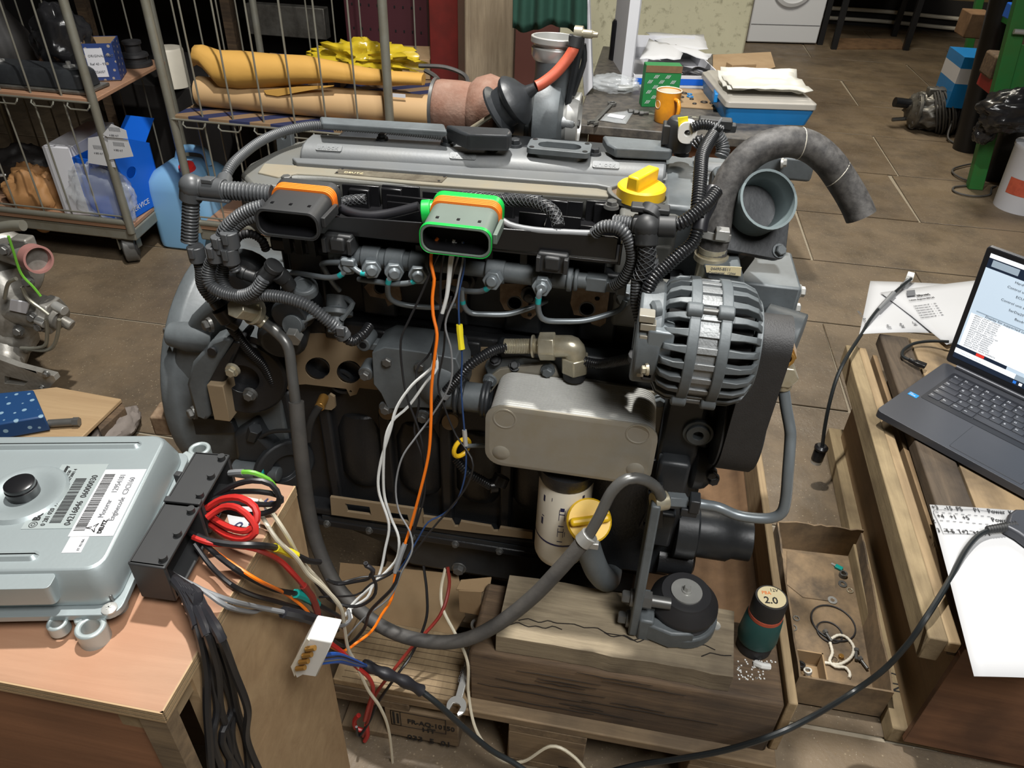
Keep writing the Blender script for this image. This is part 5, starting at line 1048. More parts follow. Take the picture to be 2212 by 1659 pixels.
b = MB(); cbox(b, -.0215, .0, .0, .95, .33, .357); b.build('inner_rail', 'wood_light', CRT, .003)
b = MB(); cbox(b, .012, .9, .006, .018, .03, .34); b.build('front_panel', 'crate_front', CRT, .001)
b = MB(); cbox(b, .09, .9, .018, .05, 0, .05); b.build('front_skid', 'crate_front', CRT, .003)
for z0, z1 in ((.341, .36), (.364, .383)): b = MB(); cbox(b, .012, .9, .0, .03, z0, z1); b.build('front_board', 'crate_front', CRT, .002)
b = MB(); cbox(b, .07, .9, .02, .9, .08, .095); b.build('crate_floor', 'crate_dark', CRT)
b = MB(); cbox(b, .0, .018, .02, .94, .30, .32); b.build('top_cleat', 'crate_dark', CRT)
# inner lid: dark worn plank and ply sheet
pa, pb2 = AZ(1902, 728, .386), AZ(2021, 1085, .386); dv = (pa-pb2).normalized(); dn = V3((dv.y, -dv.x, 0)); ln = (pa-pb2).length
def ib(bb, a0, a1, c0, c1, z0, z1): bb.poly([pb2+dv*c0+dn*a0+V3((0, 0, z0-.386)), pb2+dv*c0+dn*a1+V3((0, 0, z0-.386)), pb2+dv*c1+dn*a1+V3((0, 0, z0-.386)), pb2+dv*c1+dn*a0+V3((0, 0, z0-.386))], (0, 0, z1-z0)); return bb
b = MB(); ib(b, 0, .075, -.32, ln+.02, .35, .386); b.build('worn_plank', 'crate_dark', CRT, .004)
b = MB(); ib(b, .08, .60, -.32, ln+.02, .366, .384); b.build('ply_sheet', 'ply_dirty', CRT, .002)
b = MB(); ib(b, .06, .1, -.3, ln, .2, .35); b.build('inner_wall', 'crate_dark', CRT)
# ================================================================ laptop
LZ = .409
l0 = AZ(1893, 885, LZ); l1 = AZ(2212, 1058, LZ); lu = (l1-l0).normalized(); lv = V3((-lu.y, lu.x, 0)); LD = (AZ(2022, 772, LZ)-l0).length*.99; LWd = LD*1.52
def lp(a, c, h=0): return l0+lu*a+lv*c+V3((0, 0, h))
LAP = thing('laptop', 'open dark grey laptop showing a diagnostic program, on the wooden crate', 'laptop', lp(LWd/2, LD/2, -.019))
mat('lap_grey', (66, 68, 74), .38, .3, .05, 30); mat('lap_key', (52, 54, 60), .45, 0, .04, 30); mat('lap_bezel', (28, 30, 36), .5); mat('key_print', (200, 204, 210), .6)
b = MB(); b.poly([lp(a, c, -.018) for a, c in rrect(0, LWd, 0, LD, .012)], (0, 0, .018)); BASE = b.build('laptop_base', 'lap_grey', LAP, .002)
kx0, ky1 = .045, LD*.88; kp = (LWd-.09-.06)/14.0
b = MB(); b.poly([lp(a, c, .0003) for a, c in rrect(kx0-.008, LWd-.03, LD*.40, ky1+.01, .006)], (0, 0, .0004)); KB = b.build('keyboard_well', 'lap_bezel', BASE)
rowsK = [('Esc F1 F2 F3 F4 F5 F6 F7 F8 F9', 0, .55, .0), ('` 1 2 3 4 5 6 7 8 9 0 - =', 0, .95, 0), ('Tab|1.5 Q W E R T Y U I O P [ ]', 0, 1, 0), ('Caps|1.75 A S D F G H J K L ;', 0, 1, 0), ('Shift|2.25 Z X C V B N M , .', 0, 1, 0), ('Ctrl|1.15 Fn|1 Win|1 Alt|1.1 |5.2 Alt|1 Ctrl|1', 0, 1, 0)]
yk = ky1
def key(a, c, w_, h_, s):
    bb = MB(); r0 = rrect(a, a+w_, c, c+h_, .002, 3); r1 = rrect(a+.0006, a+w_-.0006, c+.0006, c+h_-.0006, .002, 3)
    bb.loft([[lp(x, y, .0005) for x, y in r0], [lp(x, y, .0022) for x, y in r0], [lp(x, y, .0026) for x, y in r1]]); o = bb.build('key', 'lap_key', KB)
    if s: text(s, min(.0075, .0105/len(s)*1.6), lp(a+.002, c+h_*.4, .0028), lu, lv, 'key_print', o)
for spec, _, hk, _ in rowsK:
    h_ = kp*hk; yk -= h_; xk = kx0
    for tkn in spec.split(' '):
        s, w_ = (tkn.split('|')+['1'])[:2] if '|' in tkn else (tkn, '1'); w_ = float(w_)*kp
        key(xk, yk, w_-.0028, h_-.0028, s); xk += w_
tp = rrect(LWd*.33, LWd*.63, .012, LD*.38, .003)
b = MB(); b.poly([lp(a, c, .0003) for a, c in tp], (0, 0, .0003)); b.build('touchpad', 'lap_grey', BASE); b = MB(); b._sweep([lp(a, c, .0004) for a, c in tp], [.0004]*len(tp), 4, False, True); b.build('touchpad_groove', 'lap_bezel', BASE)
mat('intel_blue', (30, 130, 190), .35); b = MB(); b.poly([lp(a, c, .0003) for a, c in rrect(.012, .034, LD*.36, LD*.36+.016, .001)], (0, 0, .0003)); o = b.build('sticker', 'intel_blue', BASE); text('intel', .004, lp(.014, LD*.36+.0105, .0008), lu, lv, 'white_paint', o); text('CORE', .0055, lp(.014, LD*.36+.004, .0008), lu, lv, 'white_paint', o)
b = MB(); b.cyl(lp(.03, LD-.004, .004), lp(LWd-.03, LD-.004, .004), .006, n=14); b.build('hinge_bar', 'lap_grey', BASE)
# lid: solve tilt so that the top-left corner appears where the photo shows it
hl = lp(.004, LD, .002); best = None
for t in range(60, 140):
    a = math.radians(t); dd = lv*-math.cos(a)+V3((0, 0, math.sin(a)))
    for k in range(20, 40):
        q = hl+dd*(k*.01); v = q-CAM; z = v.dot(FWD); x_, y_ = IW/2+F*v.dot(RGT)/z, IH/2-F*v.dot(UPV)/z
        e = abs(x_-2138)+abs(y_-533)
        if best is None or e < best[0]: best = (e, a, k*.01)
la, LH = best[1], best[2]
sd = lv*-math.cos(la)+V3((0, 0, math.sin(la))); sn = lu.cross(sd)*1.0          # outward normal towards the user
if sn.dot(CAM-hl) < 0: sn = -sn
def sp(a, c, h=0): return hl+lu*(a-.004)+sd*c+sn*h
b = MB(); b.poly([sp(a, c, -.008) for a, c in rrect(0, LWd, .004, LH, .008)], sn*.008); LID = b.build('laptop_lid', 'lap_grey', LAP, .0015)
b = MB(); b.poly([sp(a, c, .0002) for a, c in rrect(.002, LWd-.002, .006, LH-.002, .006)], sn*.0006); b.build('bezel', 'lap_bezel', LID)
mat('scr_bg', (196, 214, 230), .4, 0, .02, 5, emit=.55); mat('scr_white', (236, 240, 244), .4, 0, .0, 5, emit=.7); mat('scr_dark', (22, 34, 52), .4, 0, .1, 20, emit=.6); mat('scr_grey', (150, 166, 180), .4, 0, 0, 5, emit=.5); mat('scr_ink', (30, 36, 44), .6); mat('scr_blue', (40, 110, 200), .4, 0, 0, 5, emit=.8); mat('scr_yel', (220, 200, 40), .4, 0, 0, 5, emit=.7); mat('scr_red', (210, 50, 40), .4, 0, 0, 5, emit=.7); mat('scr_green', (60, 190, 90), .4, 0, 0, 5, emit=.7)
s0, s1, t0, t1 = .012, LWd-.012, .026, LH-.014; SW, SH = s1-s0, t1-t0
def srect(x0, x1, y0, y1, m_, h=.001, name='panel', par=None):          # screen fractions, y up
    bb = MB(); bb.poly([sp(s0+x*SW, t0+y*SH, h) for x, y in ((x0, y0), (x1, y0), (x1, y1), (x0, y1))], sn*.0001); return bb.build(name, m_, par or SCR)
b = MB(); b.poly([sp(a, c, .0009) for a, c in ((s0, t0), (s1, t0), (s1, t1), (s0, t1))], sn*.0001); SCR = b.build('screen', 'scr_bg', LID)
def stx(s, size, x, y, m_='scr_ink', al='LEFT'): text(s, size, sp(s0+x*SW, t0+y*SH, .0014), lu, sd, m_, SCR, align=al, ext=.00005)
srect(0, 1, .0, .05, 'scr_dark'); srect(0, .30, .05, .10, 'scr_white'); srect(.30, 1, .05, .10, 'scr_grey'); srect(0, .25, .10, .134, 'scr_dark', name='advert'); srect(.1, .14, .103, .131, 'scr_red', .0012, 'advert_flame')
srect(0, 1, .965, 1, 'scr_white'); srect(0, 1, .88, .965, 'scr_dark', name='banner'); srect(.02, .14, .90, .955, 'scr_grey', .0012, 'truck_picture'); srect(.2, .24, .885, .93, 'scr_yel', .0012, 'icon'); srect(.26, .30, .885, .93, 'scr_dark', .0012, 'icon'); srect(.03, .44, .49, .50, 'scr_grey', .0011); srect(.435, .45, .17, .52, 'scr_grey', .0011); srect(.01, .42, .135, .462, 'scr_white', .0011)
for i, m_ in enumerate(('scr_blue', 'scr_white', 'scr_blue', 'scr_yel', 'scr_white', 'scr_blue', 'scr_red', 'scr_red', 'scr_green', 'scr_blue')): srect(.30+i*.028, .315+i*.028, .012, .038, m_, .0012, 'taskbar_icon')
fs = .0088
for i, s in enumerate(('Hardware control unit EDC17CV5', 'Control unit serial number 09101344015', 'ECU-Partnumber 04216846', 'Control unit software P_602_677_536_00', 'version', 'SerDia2010-Release: 16.03.00', 'Baudrate 250 kbit/s')): stx(s, fs, .27, [.84, .785, .73, .665, .645, .605, .55][i], al='CENTER')
stx('Logistic data', fs, .33, .86, 'scr_white'); stx('Display for supported control unit software', fs, .24, .47, al='CENTER')
for i, s in enumerate(('#BRDT_NUM: 12954181', '#DNV_NUM: 05210267', '#SGN_NUM: 05210266', '#DTG_NUM: 05210319', '#STG_NUM: 04216846', '#AUF_NUM: 478623010', '#ABN_DAT: 23-11-22', '#Zweitfallsangabe: C3CI160', '#DAT_NUM: 04409394', '#MAT_NUM: 04390963', '#EKZ_NUM: 00000201', '#VT_DATA: 0500005', '#FG_NUM: 04409336', '#CAN_NUM: 04409342', '#GOV_NUM: 04409374', '#NONFUNC_NUM: 04409372')): stx(s, .0058, .03, .448-i*.0198)
stx('Type here to search', .006, .03, .066, 'scr_grey'); stx('E', .012, .48, .34); stx('Cur', .012, .48, .28)
# ================================================================ papers and cables on the crate
PZ = .3895
def paper(name, pts, z, label, bend=0, n=8):
    P = [AZ(x, y, z) for x, y in pts]; bb = MB(); rws = []
    for i in range(n+1):
        t = i/n; a = P[0].lerp(P[3], t); c = P[1].lerp(P[2], t); rws.append([a.lerp(c, s/n)+V3((0, 0, bend*math.sin(math.pi*s/n)*(.386+.6*t)+bend*.6*(1-abs(2*t-1)))) for s in range(n+1)])
    bb.grid(rws); o = bb.build(name, 'paper_white', None, solid=.0006); tag(o, label, 'paper'); return o, P
mat('paper_white', (190, 191, 193), .75, 0, .02, 10)
o, P = paper('paper_sheet', [(1880, 607), (2110, 618), (2050, 722), (1856, 722)], .388, 'white paper sheet with pencil notes lying under the printed sheets', .006)
pu = (P[1]-P[0]).normalized(); pv_ = V3((-pu.y, pu.x, 0))
for i, s in enumerate(('+51', '+34', '-14')): text(s, .016, AZ(1912+i*28, 700-i*3, .3975), pv_*-1, pu, 'ink_grey', o)
text('C - kg 11 6M', .013, AZ(1876, 700, .3965), pv_, -pu, 'ink_grey', o)
o, P = paper('printed_sheet', [(1902, 632), (2160, 600), (2100, 730), (2045, 745)], .398, 'printed diagnosis report sheet with a small logo tucked behind the laptop', .005)
pu = (P[1]-P[0]).normalized(); pv_ = V3((-pu.y, pu.x, 0)); pz_ = .4065
text('Vehicle diagnosis SIS/CAS', .0085, AZ(1965, 650, pz_), pu, pv_, 'ink', o); text('ES[tronic]', .011, AZ(1982, 640, pz_), pu, pv_, 'ink', o, bold=.0003)
q = MB(); q.pz([(1958, 628), (1976, 626), (1978, 638), (1960, 640)], pz_, pz_+.0003); q.build('logo', 'ink_grey', o)
for k in range(6): text('Fault memory entry  0'+str(k)+'    --    OK', .0055, AZ(1975+k*3, 662+k*5, pz_), pu, pv_, 'ink_grey', o)
o, P = paper('folded_sheet', [(1940, 640), (1990, 672), (2075, 740), (2050, 745)], .394, 'narrow edge of a second printed sheet below the diagnosis report', .002)
o, P = paper('note_sheet', [(2008, 1090), (2260, 1108), (2330, 1470), (2104, 1461)], .396, 'large white note sheet with a hand-drawn pin table overhanging the crate front', .002)
pu = (P[1]-P[0]).normalized(); pv_ = V3((-pu.y, pu.x, 0)); pz_ = .3995
def nt(s, size, px, py): text(s, size, AZ(px, py, pz_), pu, pv_, 'ink', o, sx=.8)
for s, sz, px, py in (('+3   -15  P5      P1    Power  Key', .016, 2014, 1099), ('1', .015, 2008, 1110), ('+4   +1   +5            Power  Key', .016, 2026, 1118), ('2', .015, 2016, 1129), ('-4-6  1+2  +6  P1', .016, 2040, 1150), ('3', .015, 2026, 1149)): nt(s, sz, px, py)
q = MB()
for r_, (px, py, n_) in enumerate(((2024, 1106, 9), (2034, 1124, 9), (2042, 1142, 8))):
    for k in range(n_): p = AZ(px+k*14, py+k*1.2, pz_); q.box(p, (.006, .0012, .0003), Matrix.Rotation(math.atan2(pu.y, pu.x), 3, 'Z'))
q._sweep([AZ(a, c, pz_) for a, c in ((2170, 1108), (2100, 1100), (2018, 1101), (2016, 1106), (2030, 1134), (2038, 1153), (2060, 1152), (2110, 1154))], [.0005]*8, 4); q.build('pencil_table', 'ink_grey', o)
# adapter box with ribbed strain relief, on the note sheet
AD = thing('diagnostic_adapter', 'black plastic adapter with a ribbed cable boot lying on the note sheet', 'adapter', AZ(2200, 1140, .398))
b = MB(); b.pz([(2172, 1135), (2180, 1108), (2194, 1098), (2260, 1100), (2290, 1200), (2240, 1180), (2200, 1150)], .422, .399); b.build('adapter_body', 'lap_grey', AD, .006)
b = MB(); P = resample([AZ(2132, 1144, .414), AZ(2192, 1136, .414)], .0028); b._sweep(P, [.0075+.003*(i/len(P)) if i % 2 else .0058+.002*(i/len(P)) for i in range(len(P))], 12); b.build('strain_relief', 'plastic_dark', AD)
def cable(name, pts, r, m_, label, cat='cable', n=8, group=None):
    bb = MB(); bb.tube(pts, r, n, .008); return tag(bb.build(name, m_), label, cat, group)
mat('cable_black', (30, 34, 36), .386)
cable('diagnostic_cable', [(2138, 1145, 'z', .413), (2112, 1158, 'z', .411), (2085, 1190, 'z', .406), (2058, 1240, 'z', .396), (2035, 1280, 'z', .391), (2000, 1335, 'z', .38), (1960, 1392, 'z', .33), (1905, 1450, 'z', .26), (1830, 1503, 'z', .20), (1740, 1556, 'y', .74), (1660, 1592, 'y', .705), (1560, 1622, 'y', .70), (1460, 1640, 'y', .70), (1380, 1652, 'y', .70), (1290, 1674, 'y', .70)], .0052, 'cable_black', 'long dark cable running from the adapter across the tray to the floor')
UC = thing('usb_cable', 'black cable plugged into the left side of the laptop, looping back behind the lid', 'cable', AZ(1960, 770, .391))
b = MB(); b.tube([(2050, 738, 'z', .416), (2010, 737, 'z', .404), (1975, 742, 'z', .398), (1952, 756, 'z', .398), (1950, 770, 'z', .398), (1966, 778, 'z', .4)], .0042, 8); b.build('cord', 'cable_black', UC)
b = MB(); b.cyl(AZ(1964, 777, .401), AZ(1978, 784, .402), .006, n=10); p, q = AZ(1976, 782, .402), AZ(2000, 791, .402); d = (q-p).normalized(); b.box(p.lerp(q, .5), ((q-p).length, .018, .01), Matrix.Rotation(math.atan2(d.y, d.x), 3, 'Z')); b.build('plug', 'plastic_black', UC, .002)
# hanging sensor lead with round plug on the crate's far-left corner
HL = thing('hanging_lead', 'black lead with a round plug hanging over the crate edge above the floor', 'cable', AZ(1775, 1005, .09))
b = MB(); b.tube([(1970, 600, 'z', .411), (1935, 630, 'z', .411), (1908, 655, 'z', .411), (1880, 690, 'z', .401), (1862, 720, 'z', .386), (1830, 770, 'y', 1.73), (1808, 815, 'y', 1.68), (1792, 870, 'y', 1.65), (1782, 920, 'y', 1.64), (1776, 965, 'y', 1.64)], .0048, 8); b.build('cord', 'cable_black', HL)
b = MB(); b.cyl(AZ(1930, 634, .413), AZ(1898, 668, .41), .008, .0055, n=10); b.build('sleeve', 'w_grey', HL)
p = AY(1776, 962, 1.64); b = MB(); b.lathe(p, (0, 0, -1), [(0, .012), (.006, .018), (.012, .018), (.014, .014), (.02, .016), (.05, .016)], 18); b.build('round_plug', 'plastic_black', HL); b = MB(); b.lathe(p, (0, 0, -1), [(.048, .015), (.062, .0145), (.063, .011)], 18); b.build('plug_thread', 'silver', HL)
CN = thing('clear_connector', 'clear plastic modular connector on a grey lead behind the papers', 'connector', AZ(1966, 600, .391))
b = MB(); p = AZ(1966, 597, .411); b.box(p, (.02, .03, .018), Matrix.Rotation(-.35, 3, 'Z')); b.build('connector_body', 'white_paint', CN, .002); b = MB(); b.cyl(AZ(1962, 606, .408), AZ(1950, 618, .406), .008, n=10); b.build('cable_end', 'w_grey', CN)
# ================================================================ plywood box and the engine control unit on it
BZ = .75; bxr = -.384; by0, by1 = .331, .653
PB_ = thing('plywood_box', 'open plywood box at the lower left carrying the control unit', 'box', V3((-.7, .49, 0)))
b = MB(); b.bx(-1.1, bxr, by0, by1, BZ-.018, BZ); b.build('top_panel', 'ply_red', PB_, .0015)
for k in range(5):                                                       # ply layers on the edges
    z = BZ-.018+k*.0036
    q = MB(); q.bx(-1.1, bxr+.001, by0-.001, by0+.002, z+.0003, z+.0033); q.bx(bxr-.002, bxr+.001, by0, by1, z+.0003, z+.0033); q.build('ply_layer', ['ply_light', 'wood_light'][k % 2], PB_)
b = MB(); b.bx(-1.1, bxr-.02, by0+.004, by0+.02, 0, BZ-.018); b.build('front_panel', 'ply_brown', PB_)
b = MB(); b.bx(-1.1, bxr-.0, by1-.014, by1, 0, BZ-.018); b.build('back_panel', 'ply_light', PB_)
b = MB(); b.bx(bxr-.014, bxr, by0+.05, by1-.014, 0, BZ-.018); b.build('side_panel', 'ply_light', PB_)
b = MB(); b.bx(bxr-.06, bxr-.01, by0+.004, by0+.03, BZ-.05, BZ-.018); b.bx(bxr-.035, bxr-.004, by0+.01, by1, BZ-.045, BZ-.018); b.build('corner_batten', 'wood_light', PB_, .002)
b = MB(); b.bx(bxr-.03, bxr-.0, by0-.0, by0+.018, 0, BZ-.02); b.build('edge_strip', 'gasket_rust', PB_).data.materials[0] = MATS['wood_pallet']
# paper tag with handwriting on the box top
b = MB(); b.pz([(478, 1062), (558, 1078), (562, 1140), (500, 1150)], BZ+.0008, BZ+.0002); o = tag(b.build('paper_tag', 'paper_white'), 'white paper tag with handwritten numbers under the red wires', 'paper')
text('P.0025', .022, AZ(522, 1148, BZ+.0012), (.35, .93, 0), (-.93, .35, 0), 'ink_blue', o)
ECU = thing('engine_control_unit', 'silver engine control unit with white labels lying on the plywood box', 'control unit', V3((-.6, .5, BZ)))
mat('ecu_alu', (158, 168, 170), .42, .55, .06, 12, .05, 200)
mat('ecu_pale', (176, 186, 186), .4, .5, .05, 12)
zt = .822; zf = .778
# axes of the unit from its photographed edges
e0 = AZ(256, 1328, zf); e1 = AZ(412, 978, zf); ev = (e1-e0).normalized(); EDp = (e1-e0).length; eu = V3((ev.y, -ev.x, 0))
def ep(a, c, z): return e1-eu*0+eu*a+ev*(c-EDp)+V3((0, 0, z-zf))          # a: along width (negative = left), c: from front
b = MB(); b.poly([ep(a, c, zf-.008) for a, c in rrect(-.46, .0, .0, EDp, .015)], (0, 0, .008)); b.build('base_flange', 'ecu_alu', ECU, .002)
b = MB(); b.poly([ep(a, c, BZ+.012) for a, c in rrect(-.44, -.02, .015, EDp-.015, .01)], (0, 0, zf-.008-BZ-.012)); b.build('lower_housing', 'ecu_alu', ECU, .004)
for a in (-.40, -.02):
    for c in (.03, EDp-.03):
        q = MB(); q.cyl(ep(a, c, BZ), ep(a, c, BZ+.014), .012, n=14); q.build('foot', 'ecu_alu', ECU)
o1_ = rrect(-.452, -.006, .012, EDp-.004, .02); o2_ = rrect(-.444, -.012, .022, EDp-.012, .02)
b = MB(); b.loft([[ep(x, y, zf) for x, y in o1_], [ep(x, y, zf+.012) for x, y in o1_], [ep(x, y, zt-.006) for x, y in o2_], [ep(x*1.0, y, zt) for x, y in rrect(-.44, -.016, .026, EDp-.016, .018)]]); CV = b.build('cover', 'ecu_alu', ECU, .002)
# raised ribs and pad on the cover
def rib(a0, a1, c0, c1, h=.004):
    q = MB(); q.loft([[ep(x, y, zt-.001) for x, y in rrect(a0, a1, c0, c1, min((a1-a0), (c1-c0))*.45)], [ep(x, y, zt+h) for x, y in rrect(a0+.004, a1-.004, c0+.004, c1-.004, min((a1-a0), (c1-c0))*.3)]]); return q.build('cover_rib', 'ecu_alu', CV)
rib(-.43, -.04, EDp-.042, EDp-.026); rib(-.43, -.085, .036, .052); rib(-.43, -.42, .05, EDp-.06)
q = MB(); pc_ = AZ(53, 1068, zt); q.lathe(pc_, (0, 0, 1), [(-.002, .05), (.004, .044), (.0045, .032), (.001, .026), (.001, .001)], 32); q.build('vent_boss', 'ecu_alu', CV)
q = MB(); q.lathe(pc_, (0, 0, 1), [(0, .017), (.012, .017), (.0125, .0155), (.0145, .0165), (.018, .016), (.0195, .013)], 28); q.build('vent_plug', 'plastic_black', CV)
q = MB(); q.poly([ep(x, y, zt-.03) for x, y in rrect(-.42, -.06, .004, .024, .006)], (0, 0, .026)); q.build('front_bulge', 'ecu_alu', CV, .004)
# labels
zl = zt+.0006
def lab(pix, m_, name='label'): q = MB(); q.pz(pix, zl, zl-.0004); return q.build(name, m_, CV)
def lq(a0, a1, c0, c1, m_, name='label', cut=0):
    q = MB(); q.poly([ep(a0, c0, zl-.0004), ep(a1, c0, zl-.0004), ep(a1, c1-cut, zl-.0004), ep(a1-cut, c1, zl-.0004), ep(a0, c1, zl-.0004)], (0, 0, .0004)); return q.build(name, m_, CV)
LB = lq(-.122, -.067, .082, .186, 'ecu_pale', 'print_area'); W1 = lq(-.067, -.019, .07, .176, 'paper_white'); W2 = lq(-.064, -.044, .047, .0695, 'paper_white')
def et(s_, size, a0, c0, par, m_='ink', sx=1.0, bold=0): text(s_, size, ep(a0, c0, zl+.0003), ev, -eu, m_, par, sx=sx, bold=bold)
et('BOSCH', .0105, -.108, .094, LB, bold=.0004); et('0 281 020 172  22-10-16', .0072, -.0985, .086, LB, sx=.92); et('Made in Germany', .0062, -.112, .138, LB, bold=.0002); et('1304 R150', .0052, -.106, .152, LB); et('103073001 4', .0052, -.1005, .15, LB); et('04216846  06000030', .0102, -.0715, .086, LB, sx=.92)
q = MB(); p = ep(-.1115, .088, zl+.0002); q.torus(p, (0, 0, 1), .0042, .0004, 20, 4); q.torus(p, (0, 0, 1), .002, .0004, 12, 4); q.build('emblem', 'ink', LB)
def bars(a0, a1, c0, c1, seed, par):
    r = random.Random(seed); q = MB(); s_ = c0
    while s_ < c1:
        w_ = r.choice((.0006, .0011, .0016)); q.poly([ep(a0, s_, zl), ep(a1, s_, zl), ep(a1, s_+w_, zl), ep(a0, s_+w_, zl)], (0, 0, .0003)); s_ += w_+r.choice((.0007, .0012))
    q.build('barcode', 'ink', par)
bars(-.0955, -.083, .09, .16, 1, LB); bars(-.0645, -.0525, .078, .168, 2, W1)
et('Motornr     12954181', .0088, -.040, .097, W1, 'ink_grey', .9); et('Enginecode  C3CI160', .0088, -.027, .092, W1, 'ink_grey', .9); et('DEUTZ', .0062, -.0335, .0735, W1, bold=.0003); et('ET 1E11BA', .0035, -.047, .0495, W2, 'ink_grey')
q = MB(); pc2 = ep(-.045, .082, zl+.0003)
for k in range(3):
    a = k*2*math.pi/3
    for sg in (.75, -.75): q._sweep([pc2+(-eu*math.cos(a)+ev*math.sin(a))*.0075, pc2+(-eu*math.cos(a+sg)+ev*math.sin(a+sg))*.0022], [.0005, .0005], 4)
q.build('emblem', 'ink', W1)
# mounting lugs and screws
for px, py, r_, h_ in ((122, 1343, .0105, .016), (194, 1352, .0155, .026), (430, 968, .0145, .02)):
    p = AZ(px, py, zf-.006); q = MB(); q.ring(p, p+V3((0, 0, -h_)), r_, r_*.6, 24); d = (ep(-.1, .1, zf)-p); d.z = 0; d.normalize(); q.box(p+d*r_*1.6+V3((0, 0, -h_/2)), (r_*1.6, r_*1.6, h_), Matrix.Rotation(math.atan2(d.y, d.x), 3, 'Z')); q.build('mounting_lug', 'ecu_pale', ECU, .002)
q = MB(); p = AZ(237, 1316, zf); q.lathe(p, (0, 0, 1), [(0, .008), (.002, .008), (.004, .005)], 18); q.box(p+V3((0, 0, .004)), (.007, .0014, .001)); q.box(p+V3((0, 0, .004)), (.0014, .007, .001)); q.build('torx_screw', 'silver', ECU)
q = MB(); q.box(AZ(250, 1255, zf+.004), (.012, .05, .012), Matrix.Rotation(math.atan2(ev.y, ev.x)-math.pi/2, 3, 'Z')); q.build('latch_pin', 'steel_dark', ECU, .001)
# double black plug block on the right side
zk = .82
K = [AZ(421, 975, zk), AZ(497, 981, zk), AZ(355, 1228, zk), AZ(274, 1217, zk)]
b = MB(); dn = V3((0, 0, -(zk-BZ-.012)))
b.poly(K, (0, 0, -.004)); PLG = b.build('plug_block', 'plastic_dark', ECU, .002)
def kq(s, t, z=0): return (K[0].lerp(K[3], s)).lerp(K[1].lerp(K[2], s), t)+V3((0, 0, z))
for s0_, s1_ in ((0, .47), (.49, 1)):
    q = MB(); hh = -.052 if s0_ == 0 else -.056
    q.poly([kq(s0_, .02), kq(s1_, .02), kq(s1_, .02, hh), kq(s0_, .02, hh)], kq(s0_, .1)-kq(s0_, .02)); q.poly([kq(s0_, .02), kq(s0_, .98), kq(s0_, .98, hh), kq(s0_, .02, hh)], (kq(s0_+.03, 0)-kq(s0_, 0))); q.poly([kq(s1_-.03, .02), kq(s1_-.03, .98), kq(s1_-.03, .98, hh), kq(s1_-.03, .02, hh)], (kq(s1_, 0)-kq(s1_-.03, 0)))
    q.poly([kq(s0_, .02, hh), kq(s1_, .02, hh), kq(s1_, .98, hh), kq(s0_, .98, hh)], (0, 0, .004)); q.build('plug_shell', 'plastic_dark', PLG, .0015)
    q = MB(); q.poly([kq(s0_+.03, .45, -.005), kq(s1_-.03, .45, -.005), kq(s1_-.03, .45, hh), kq(s0_+.03, .45, hh)], kq(0, .5)-kq(0, .45)); q.build('pin_face', 'dark_hole', PLG)
    for t in (.12, .5, .88): q = MB(); q.cyl(kq(s0_+(s1_-s0_)*t, .86), kq(s0_+(s1_-s0_)*t, .86, .006), .0045, n=12); q.build('stud', 'plastic_dark', PLG)
q = MB(); q.poly([kq(.455, .0, .0005), kq(.5, .0, .0005), kq(.5, 1, .0005), kq(.455, 1, .0005)], (0, 0, .003)); q.build('split_bar', 'plastic_dark', PLG, .001)
for s in (.22, ): q = MB(); q.box(kq(s, -.12, -.01), (.008, .008, .018)); q.build('lock_tab', 'plastic_dark', PLG, .001)
# ================================================================ loose wires between the green plug and the control unit
def wire(pts, r, m_, label, group=None, tapes=(), name='wire', n=7):
    Q = []
    for t in pts:                                                        # keep hanging wires outside the plywood box
        p = PT(t)
        if not isinstance(t, Vector) and len(t) == 3 and p.x < -.374 and p.z < .752 and .32 < p.y < .72: p = AX(t[0], t[1], -.374)
        Q.append(p)
    bb = MB(); P = spline(Q, .008); bb._sweep(P, [r]*len(P), n); o = tag(bb.build(name, m_), label, 'wire', group)
    for i0, i1, rr, tm in tapes:
        q = MB(); a, c = int(i0*(len(P)-1)), int(i1*(len(P)-1)); S_ = P[a:c+1]
        if len(S_) < 2: continue
        q._sweep(S_, [rr*(1+.05*math.sin(k*1.9)) for k in range(len(S_))], 8); q.build('tape_wrap', tm, o)
    return o
def ramp_y(pix, y0, y1, e=1.0): n = len(pix)-1; return [(a, c, y0+(y1-y0)*((i/n)**e)) for i, (a, c) in enumerate(pix)]
mat('w_dkblue', (36, 62, 104), .42, 0, .2, 60)
G = 'loose wires between the green plug and the control unit'
wire(ramp_y([(947, 513), (934, 535), (931, 570), (938, 602), (934, 642), (936, 682), (944, 722), (939, 770), (932, 840), (931, 905), (926, 980), (908, 1060), (883, 1150), (868, 1193), (854, 1237), (847, 1291), (825, 1327), (803, 1363), (771, 1388), (742, 1406), (713, 1396), (684, 1367), (666, 1323), (619, 1284)], .888, .56, 1.5)+[(566, 1258, .50), (526, 1234, 'z', .77), (470, 1195, 'z', .775), (425, 1160, 'z', .785)], .0023, 'w_orange', 'bright orange wire hanging from the green plug to the control unit', G, [(.42, .46, .0042, 'w_grey')])
wire(ramp_y([(981, 517), (972, 560), (964, 640), (948, 700), (938, 760), (934, 792), (890, 832), (857, 880), (843, 930), (822, 1000), (818, 1060), (840, 1132), (832, 1186), (822, 1233), (807, 1262), (771, 1295), (753, 1316), (740, 1345), (745, 1362)], .888, .68, 1.3), .0023, 'w_white', 'thick white wire from the green plug, leftmost of the white pair', G, [(.16, .26, .0038, 'tape')])
